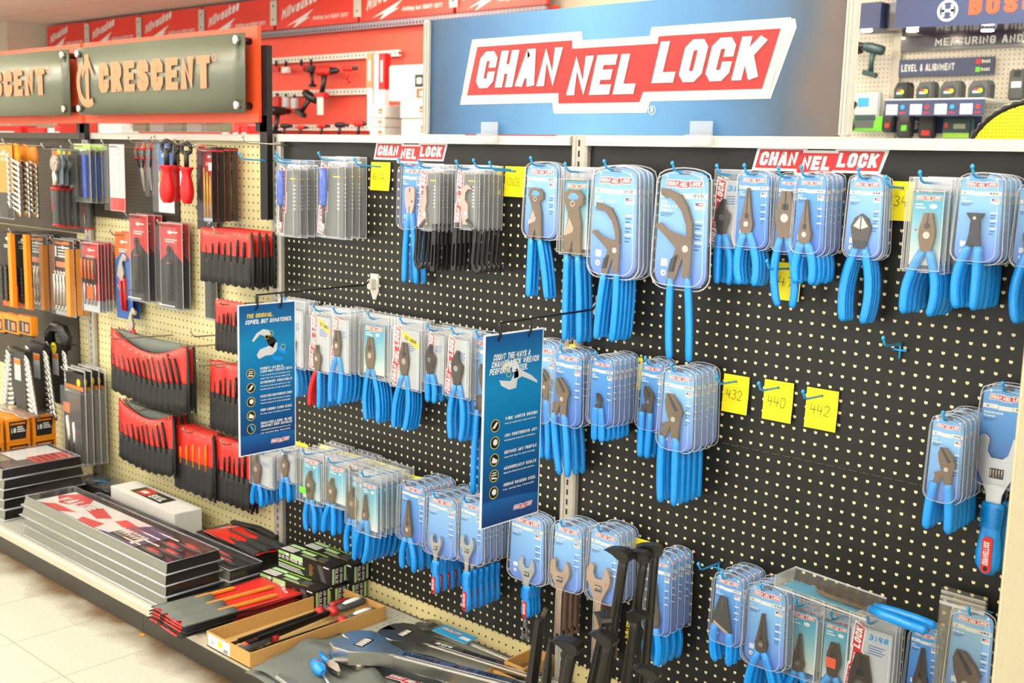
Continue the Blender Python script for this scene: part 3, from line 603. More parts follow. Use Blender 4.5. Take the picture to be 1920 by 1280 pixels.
def shell_C(W, H, t, root, mt='clear_shell', em='clear_edge'):
    m = MB(); hw = W/2; hd = min(.028, H*.12)
    o = [(-hw, 0), (hw, 0), (hw*1.02, -H), (-hw*1.02, -H)]
    band(m, o, .95, -.001, .001, em, H)
    b = [(-hw*.93, -hd), (hw*.93, -hd), (hw*.95, -H*.985), (-hw*.95, -H*.985)]; f = [(x*.97, z+(-.003 if i < 2 else .003)) for i, (x, z) in enumerate(b)]
    for i in range(4):
        j = (i+1) % 4
        m.face([(b[i][0], -.001, b[i][1]), (b[j][0], -.001, b[j][1]), (f[j][0], -t, f[j][1]), (f[i][0], -t, f[i][1])], em if i == 2 else 'clear_side')
    m.face([(x, -t, z) for x, z in f], mt); m.face([(-hw*.93, -.0012, -hd), (hw*.93, -.0012, -hd), (hw*.93, -.0012, -.003), (-hw*.93, -.0012, -.003)], 'clear_tab')
    for i in range(4):
        j = (i+1) % 4; g = lambda p: (p[0]*.955, -H/2+(p[1]+H/2)*.985)
        a, b2, c, d = f[i], f[j], g(f[j]), g(f[i]); m.face([(q[0], -t-.0003, q[1]) for q in (a, b2, c, d)], em)
    return m.build('clamshell', root)
def card_B(W, H, root, grad, num, lines):
    m = MB(); o = [(x*.875*(1-.06*max(0, -z/H-.5)), -H/2+(z+H/2)*.955) for x, z in shell_outline(W, H)]
    m.prism(o, -.0012, -.0002, grad); c = m.build('backing_card', root)
    m = MB(); y = -.0014; w = W*.78
    sdisc(m, [[(-.09*W, -.05*H-.002), (.09*W, -.05*H-.002), (.11*W, -.05*H+.003), (.02*W, -.05*H+.006), (-.02*W, -.05*H+.006), (-.11*W, -.05*H+.003)]], 'ink_dark', y)
    for s in (-1, 1): sdisc(m, [disc(s*.28*W, -.075*H, .0028, 8)], 'ink_pale', y)
    nameplate(m, (0, y, -.135*H), XU, ZU, .60*W, off=.0002)
    bz = -.20*H; bh = .042*H
    sdisc(m, [rect(-w/2, bz-bh, -w*.18, bz), rect(-w*.17, bz-bh*1.2, w*.13, bz-bh*.2), rect(w*.14, bz-bh*1.1, w/2, bz-bh*.1)], 'paper_white', y)
    m.text(num, (w*.2, y, bz-bh*.85), XU, ZU, bh*.55, bh*.1, 'ink_dark', fit=w*.22, off=.0002)
    m.text('in', (-w*.42, y, bz-bh*.75), XU, ZU, bh*.5, bh*.09, 'ink_dark', off=.0002)
    z = bz-bh*1.6
    for s in lines: m.text(s, (-w*.47, y, z-.024*H), XU, ZU, .024*H, .005*H, 'logo_white', fit=min(w*.62, .028*H*.62*len(s)), off=.0002); z -= .033*H
    for i in range(3): sdisc(m, [rect(-w*.47, z-.006*H-i*.012*H, -w*.47+w*(.3-.05*i), z-i*.012*H)], 'ink_blue', y)
    fx, fz = w*.24, bz-bh*1.7
    sdisc(m, [rect(fx, fz-.06*H, fx+w*.22, fz)], 'paper_white', y); sdisc(m, [rect(fx+.002, fz-.014*H-i*.018*H, fx+w*.2, fz-.006*H-i*.018*H) for i in range(2)], 'flag_red', y-.0002); sdisc(m, [rect(fx+.002, fz-.024*H, fx+w*.09, fz-.006*H)], 'ink_blue', y-.0004)
    for i in range(9): sdisc(m, [rect(w*.27, -.42*H-i*.028*H, w*(.44-.03*(i % 3)), -.432*H-i*.028*H)], 'ink_blue' if i % 3 else 'logo_white', y)
    sdisc(m, [rect(-w*.42, -.80*H, -w*.28, -.74*H)], 'ink_pale', y); sdisc(m, [disc(-w*.36, -.855*H, .026*H, 12)], 'logo_white', y); sdisc(m, [rect(-w*.38, -.862*H, -w*.33, -.85*H)], 'flag_red', y-.0002)
    m.build('card_print', c)
def card_C(W, H, root, style, num):
    hd = min(.03, H*.14)
    m = MB()
    if style == 'cyan':
        m.prism(rect(-W*.36, -H*.92, W*.36, -hd-.004), -.0012, -.0002, 'card_cyan'); c = m.build('backing_card', root); m = MB(); y = -.0014
        nameplate(m, (0, y, -hd-.075*H), XU, ZU, .6*W, off=.0002)
        sdisc(m, [disc(.12*W, -hd-.16*H, .026*H, 14, 1.6)], 'logo_white', y); sdisc(m, [rect(-W*.3, -hd-.15*H, -W*.12, -hd-.135*H), rect(-W*.3, -hd-.185*H, -W*.05, -hd-.17*H)], 'logo_white', y)
        sdisc(m, [disc(-.27*W, -.86*H, .014*H, 10)], 'ink_pale', y); sdisc(m, [rect(-W*.28, -.56*H, -W*.22, -.545*H)], 'logo_red', y)
        m.build('card_print', c)
    else:
        base = 'grey_card' if style in ('logo', 'burst') else 'clam_strip'
        m.prism(rect(-W*.44, -H*.97, W*.44, -hd), -.0012, -.0002, base); c = m.build('backing_card', root); m = MB(); y = -.0014
        if style in ('logo', 'burst'):
            nameplate(m, (-W*.30, y, -hd-(H-hd)*.46), (.10, 0, 1), (-1, 0, .10), H*.84, off=.0002)
            m.text(num, (-.06*W, y, -hd-.13*H), XU, ZU, .07*H, .014*H, 'hook_blue', .2, fit=.4*W, off=.0002)
            sdisc(m, [rect(-.05*W, -hd-.2*H-i*.03*H, W*(.3-.05*(i % 2)), -hd-.19*H-i*.03*H) for i in range(4)], 'ink_blue', y)
            if style == 'burst':
                sdisc(m, [[(-.1*W, -hd-.02*H), (.42*W, -hd-.16*H), (.40*W, -hd-.27*H), (-.1*W, -hd-.10*H)]], 'burst_yellow', y-.0003); m.text('EZ-GRIP', (-.02*W, y, -hd-.13*H), (1, 0, -.26), (.2, 0, 1), .05*H, .01*H, 'ink_black', fit=.36*W, off=.0005)
        else:
            for i in range(7): sdisc(m, [rect(.18*W, -.34*H-i*.05*H, .26*W, -.322*H-i*.05*H)], 'logo_white', y)
            nameplate(m, (-W*.40, y, -hd-(H-hd)*.46), (.08, 0, 1), (-1, 0, .08), H*.86, off=.0002)
            sdisc(m, [rect(.0, -.25*H, .28*W, -.235*H)], 'burst_yellow', y); sdisc(m, [rect(-.1*W, -.08*H, .3*W, -.06*H)], 'logo_white', y)
        m.build('card_print', c)
X13 = 1.14
def K(pts, k=X13): return [(x*k, z) for x, z in pts]
HEAD = {   # outlines with 0 where the grips begin and 1 at the jaw tips: (outline, layer, metal)
 'lines': [(K([(-.1, 0), (-.15, .2), (-.19, .42), (-.18, .6), (-.1, 1), (.1, 1), (.18, .6), (.19, .42), (.15, .2), (.1, 0), (.03, 0), (0, .12), (-.03, 0)]), 0, 0), (disc(0, .45, .09, 12), 1, 2), (rect(-.012, .6, .012, .99), 1, 3), (rect(-.07, .62, .07, .74), 1, 3)],
 'long': [(K([(-.09, 0), (-.13, .13), (-.15, .26), (-.11, .4), (-.03, 1), (.03, 1), (.11, .4), (.15, .26), (.13, .13), (.09, 0), (.03, 0), (0, .08), (-.03, 0)]), 0, 0), (disc(0, .24, .06, 12), 1, 2), (rect(-.007, .36, .007, .99), 1, 3), (rect(-.04, .36, .04, .46), 1, 3)],
 'diag': [(K([(-.15, 0), (-.2, .25), (-.26, .5), (-.27, .65), (-.18, .87), (0, 1), (.18, .87), (.27, .65), (.26, .5), (.2, .25), (.15, 0), (.05, 0), (0, .12), (-.05, 0)]), 0, 1), (K([(-.2, .64), (0, .96), (.2, .64), (0, .55)]), 1, 2), (rect(-.012, .5, .012, .95), 2, 3), (K([(-.15, 0), (-.2, .25), (.2, .25), (.15, 0), (.05, 0), (0, .12), (-.05, 0)]), 1, 3)],
 'slip': [(K([(-.1, 0), (-.14, .2), (-.18, .45), (-.2, .62), (-.13, .82), (-.02, 1), (.06, .98), (.05, .8), (.1, .7), (.2, .6), (.18, .4), (.12, .2), (.1, 0), (.03, 0), (0, .15), (-.03, 0)]), 0, 0), (disc(-.02, .5, .085, 12), 1, 2), (K([(-.01, .95), (.02, .7), (.05, .7), (.04, .95)]), 1, 3)],
 'groove': [(K([(-.05, .42), (-.3, .3), (-.25, .16), (-.36, -.02), (-.19, -.02), (-.08, .25)]), 0, 0), (K([(-.19, 1), (-.05, 1), (.12, .8), (.2, .62), (.13, .46), (.13, 0), (-.04, 0), (-.05, .3), (-.14, .46), (-.2, .62), (-.23, .84)]), 1, 0), (K([(-.17, .97), (-.13, .98), (.08, .66), (.03, .62)]), 2, 3), (disc(-.01, .45, .06, 12), 2, 2)],
 'oil': [(K([(-.1, .33), (-.02, .22), (-.1, -.04), (-.2, -.1), (-.18, .05)]), 0, 0), (K([(-.305, 1.0), (-.2, .99), (-.05, .93), (.03, .8), (.09, .62), (.1, .44), (.025, .45), (.02, .6), (-.035, .75), (-.13, .865), (-.2, .915), (-.23, .885), (-.30, .925)]), 1, 0), (K([(-.33, .6), (-.27, .61), (-.18, .53), (0, .475), (.08, .46), (.1, .4), (.09, 0), (.0, 0), (.0, .2), (-.1, .34), (-.2, .44), (-.3, .53), (-.35, .56)]), 2, 0), (disc(.03, .33, .042, 12), 3, 2), (K([(-.14, .2), (-.08, .26), (-.12, .06), (-.17, .05)]), 3, 3)],
 'parrot': [(K([(-.17, .86), (-.15, .957), (-.08, 1), (.1, .99), (.18, .91), (.18, .785), (.09, .75), (.15, .5), (.165, 0), (.025, 0), (.02, .35), (-.04, 0), (-.147, 0), (-.14, .3), (-.06, .6), (-.13, .785)]), 0, 0), (K([(-.1, .88), (-.03, .96), (.04, .955), (.12, .9), (.08, .84), (-.05, .84)]), 1, 5), (disc(0, .79, .055, 14), 1, 2), (disc(0, .79, .03, 14), 2, 0), (K([(-.05, .58), (.03, .42), (.01, .36), (-.13, .3)]), 1, 4)],
 'nipper': [(K([(-.22, 1), (.22, 1), (.17, .88), (.12, .8), (.16, .3), (.2, 0), (.06, 0), (0, .15), (-.04, 0), (-.18, 0), (-.12, .4), (-.1, .8), (-.17, .9)]), 0, 3), (disc(0, .86, .085, 12), 1, 1), (disc(0, .86, .045, 12), 2, 2)],
 'fence': [(K([(-.22, .95), (-.1, 1), (.15, 1), (.24, .93), (.24, .6), (.2, .3), (.12, 0), (-.12, 0), (-.2, .4), (-.24, .7)]), 0, 4), (K([(-.01, .95), (.03, .95), (.02, .8), (0, .8)]), 1, 3), (rect(-.015, .05, .015, .3), 1, 3), (disc(.14, .48, .04, 8), 1, 3)],
 'crimp': [(K([(-.09, 1), (.09, 1), (.28, 0), (.05, .05), (-.1, .18), (-.3, .2)]), 0, 3), (K([(-.22, .22), (.18, -.0), (.2, .07), (-.2, .3)]), 1, 4), (rect(-.03, .6, .03, .95), 1, 1), (disc(.02, .45, .05, 10), 1, 1)],
}
METAL = ['steel_brown', 'steel_dark', 'steel_bright', 'black_plastic', 'rose_steel', 'card_deep']
def tool(kind, root, t, xc, zj, zs, zb, hl, hr, grip='blue_grip', deep=None):
    """the pliers or wrench of a pack, in the pack's own frame (x from the hang hole, z down from the top)"""
    yb = -t*.22; s = zj-zs
    if kind == 'wrench' or kind == 'wrenchgrip':
        hw = grip if isinstance(grip, float) else s*.9; th = min(.010, t*.6); y0 = -t*.15-th
        hh = hw*1.05; zh = zj-hh
        m = MB(); sc = lambda p: [(xc+x*hw, zh+z*hh) for x, z in p]
        mt = 'rose_steel' if kind == 'wrench' else 'chrome_satin'
        m.prism(sc([(-.5, .62), (-.47, .8), (-.37, .97), (-.27, 1), (-.18, .93), (-.21, .68), (-.12, .55), (.12, .55), (.22, .64), (.28, .98), (.37, .97), (.47, .78), (.5, .6), (.46, .42), (.28, .15), (.17, -.12), (-.17, -.12), (-.28, .15), (-.45, .42)]), y0, y0+th, mt, bevel=.0012)
        m.prism(sc([(-.46, .42), (.3, .42), (.34, .52), (.12, .52), (-.46, .5)]), y0-.0012, y0, mt)
        w2 = hw*.17
        m.prism([(xc-w2, zh-.05*hh), (xc+w2, zh-.05*hh), (xc+w2*.82, zs-.004 if kind == 'wrenchgrip' else zb+w2), (xc-w2*.82, zs-.004 if kind == 'wrenchgrip' else zb+w2)], y0+.001, y0+th-.001, mt, bevel=.001)
        if kind == 'wrench':
            m.prism([(xc+w2*1.15*math.cos(a*math.pi/6), zb+w2*1.1+w2*1.1*math.sin(a*math.pi/6)) for a in range(12)], y0+.0006, y0+th-.0006, mt)
            for xx in (-1, 1): m.box((xc+xx*w2*.78, y0+.0006, (zh+zb)/2-.004), (w2*.22, .0014, (zh-zb)*.84), 'chrome_satin')
        b = m.build('wrench_body', root)
        m = MB(); m.box((xc+.02*hw, y0-.0006, zh+.27*hh), (hw*.27, .002, hh*.19), 'slot_dark')
        for i in range(5): m.tube([(xc+hw*(-.09+.055*i), y0-.0018, zh+.19*hh), (xc+hw*(-.09+.055*i), y0-.0018, zh+.35*hh)], hw*.018, 'steel_bright', 6)
        m.build('knurled_screw', b)
        if kind == 'wrench':
            m = MB(); m.prism([(xc+w2*.55*math.cos(a*math.pi/6), zb+w2*1.2+w2*.55*math.sin(a*math.pi/6)) for a in range(12)], y0-.0002, y0+.0004, 'slot_dark'); m.build('hang_hole', b)
        else:
            r = min(.022, max(.0145, hw*.25)); m = MB(); L = zs-zb
            m.tube([(xc, y0+th/2, zs+.002), (xc, y0+th/2, zs-.004), (xc, y0+th/2, zs-L*.35), (xc, y0+th/2, zs-L*.7), (xc, y0+th/2, zb+r*.9), (xc, y0+th/2, zb+.002)], [r*.86, r*.98, r*.86, r*1.12, r*1.08, r*.5], 'blue_grip', 12, flat=min(.55, t*.5/r), fdir=(0, 1, 0))
            for i in range(10): m.tube([(xc-r*.9, y0+th/2-r*.42, zs-.008-i*L*.03), (xc+r*.9, y0+th/2-r*.42, zs-.008-i*L*.03)], .0012, 'blue_grip', 5)
            g = m.build('grip', root); yf = y0+th/2-r*1.12*min(.55, t*.5/r)-.0006
            m = MB(); m.prism([(xc+r*.45*math.cos(a*math.pi/8)*1, zb+L*.30+(L*.19 if math.sin(a*math.pi/8) > 0 else -L*.19)+r*.4*math.sin(a*math.pi/8)) for a in range(16)], yf, yf+.002, 'logo_red'); q = m.build('grip_label', g); q['label'] = 'red label on the blue grip'
            m = MB(); m.text('CHANNELLOCK', (xc+r*.2, yf, zb+L*.16), (0, 0, 1), (-1, 0, 0), r*.5, r*.11, 'logo_white', .1, fit=L*.32, off=.0004); sdisc(m, [disc(xc, zb+L*.11, r*.2, 10)], 'ink_black', yf-.0003); m.build('label_print', q)
        return
    if kind == 'driver':
        m = MB(); r = .0135; y = -t*.5
        m.tube([(xc, y, zj), (xc, y, zj-.004), (xc, y, zj-s*.42), (xc, y, zj-s*.5), (xc, y, zj-s*.56)], [r*.7, r, r, r*.7, r*.9], 'screw_blue', 10, flat=min(1, t*.45/r)); m.build('grip', root)
        m = MB(); m.tube([(xc, y, zj-s*.56), (xc+.002, y, zj-s*.82)], r*.36, 'steel_dark', 8); m.tube([(xc+.002, y, zj-s*.82), (xc+.003, y, zs)], r*.3, 'steel_bright', 8); m.build('shaft', root)
        return
    if kind in ('cutter', 'snip'):
        m = MB(); th = min(.005, t*.4); y0 = -t*.2-th; f = lambda p: [(xc+x*s*X13, zs+z*s) for x, z in p]
        if kind == 'cutter': m.prism(f([(-.1, 0), (-.14, .3), (-.2, .62), (-.16, .9), (-.02, 1), (.1, .97), (.16, .88), (.05, .9), (-.04, .8), (-.05, .62), (.06, .5), (.06, .3), (.08, 0)]), y0, y0+th, 'rose_steel', bevel=.001)
        else: m.prism(f([(-.12, 0), (-.16, .3), (-.12, .6), (-.02, 1), (.03, 1), (.06, .6), (.0, .4), (.09, 0)]), y0, y0+th, 'rose_steel', bevel=.001)
        m.prism(disc(xc, zs+.28*s, .006, 10), y0-.001, y0, 'chrome'); m.build('plier_head', root)
        r = min(.0055, t*.4); L = zs-zb; d = xc+hr
        m = MB(); x0 = xc+.012
        m.tube([(xc+.004, y0, zs+.012), (d, y0, zs-L*.12), (d-.004, y0, zs-L*.5), (d-.008, y0, zs-L*.78), (d-.002, y0, zb+.009), (d+.008, y0, zb+.003), (d+.018, y0, zb+.007), (d+.021, y0, zb+.020)], r, 'black_plastic', 8, flat=.8); m.build('handle', root)
        m = MB(); e = xc+hl; w2 = .0085
        o = [(e-w2+.006, zs+.004), (e+w2+.004, zs+.004), (e+w2, zb), (e-w2, zb)]; i_ = [(e-w2*.5+.003, zs-L*.42), (e+w2*.5+.002, zs-L*.42), (e+w2*.5, zb+.012), (e-w2*.5, zb+.012)]
        for k in range(4):
            j = (k+1) % 4; q = [o[k], o[j], i_[j], i_[k]]
            m.prism(q, y0-.003, y0+.003, 'black_plastic')
        m.build('handle', root)
        return
    th = min(.0075, t*.5)/1.6; m = MB(); lay = {0: (yb-th*1.1, yb), 1: (yb-th*1.6, yb-th*.5), 2: (yb-th*1.9, yb-th*1.5), 3: (yb-th*2.1, yb-th*1.8)}
    if kind in ('lines', 'long', 'diag', 'slip', 'nipper', 'fence', 'crimp', 'parrot'): lay[0] = (yb-th*1.5, yb); lay[1] = (yb-th*1.5-.0008, yb-th*1.4); lay[2] = (yb-th*1.5-.0014, yb-th*1.5)
    for o, la, me in HEAD[kind]:
        big = len(o) > 5 and me != 3 and la < 2
        dm = METAL[me] if not (deep and me == 0) else deep
        m.prism([(xc+x*s, zs+z*s) for x, z in o], *lay[la], dm, bevel=.0014 if big and len(o) != 12 else 0)
    m.build('plier_head', root)
    w = {'lines': .075, 'long': .06, 'diag': .11, 'slip': .075, 'groove': .0, 'oil': 0, 'parrot': .095, 'nipper': .12, 'fence': .09, 'crimp': .2}[kind]*X13*s
    sx = {'groove': (-.27*X13*s, .045*X13*s), 'oil': (-.15*X13*s, .05*X13*s), 'crimp': (-.18*X13*s, .2*X13*s)}.get(kind, (-w, w)); L = zs-zb
    sz = {'oil': (-.04, 0), 'crimp': (.14, 0)}.get(kind, (0, 0))
    r = .0090; fl = min(.85, t*.36/r)
    for k, (a, h) in enumerate(((sx[0], hl), (sx[1], hr))):
        z0 = zs+sz[k]*s; x0 = xc+a; x1 = xc+h; sgn = -1 if k == 0 else 1
        bow = min(.012, L*.10)*sgn*(1 if abs(x1-x0) > .004 or kind in ('lines', 'diag', 'long') else .15)
        if kind in ('groove', 'oil', 'parrot', 'fence'): bow *= .25
        pts = []; rs = []
        for i in range(9):
            u = i/8; pts.append((x0+(x1-x0)*u+bow*math.sin(math.pi*u*.95), yb-th*.7, z0+.004-(z0+.004-zb)*u)); rs.append(r*(.92 if i == 0 else 1.0+.08*math.sin(math.pi*u)))
        rs[-1] = r*.45; pts.append(pts[-1]); pts[-2] = (pts[-2][0], pts[-2][1], pts[-2][2]+.006); rs.insert(-1, r*.95)
        m = MB(); m.tube(pts, rs, grip if isinstance(grip, str) else 'blue_grip', 8, flat=fl); m.build('handle', root)
def hook(x, z, L, label, grp, blue=True, up=.10, base=True):
    t = thing('peg_hook', label, 'hook', (x, 0, z), grp); c = 'hook_blue' if blue else 'hook_steel'
    m = MB(); m.tube([(0, .0006, .0), (0, -.006, 0), (0, -L+.02, up*.25*L), (0, -L+.008, up*.25*L+.004), (0, -L, up*.25*L+.017)], .0024, c, 8); m.build('wire', t)
    m = MB(); m.lathe([(.0012, -.004), (.0036, -.002), (.004, .001), (.0028, .004), (.0008, .0052)], c, 8, fr=((0, -L, up*.25*L+.017), (0, 0, 1))); m.build('ball_tip', t)
    if base:
        m = MB(); m.tube([(0, -.005, 0), (0, -.005, -.03)], .0022, c, 6); m.tube([(-.0127, .0, -.012), (-.0127, -.005, -.012), (.0127, -.005, -.012), (.0127, .0, -.012)], .0022, c, 6); m.build('hook_mount', t)
    return t
def pack(kind, W, H, t, name, spec, style, num, lines):
    root = thing(name, 'x', 'tool pack')
    if kind == 'B': card_B(W, H, root, style or 'card_blue', num, lines)
    else: card_C(W, H, root, style, num)
    if spec: tool(spec[0], root, t, *spec[1:])
    if kind == 'B': shell_B(W, H, t, root)
    else: shell_C(W, H, t, root, *(('clear_tan', 'clear_edge') if style == 'cyan' else ()))
    return root
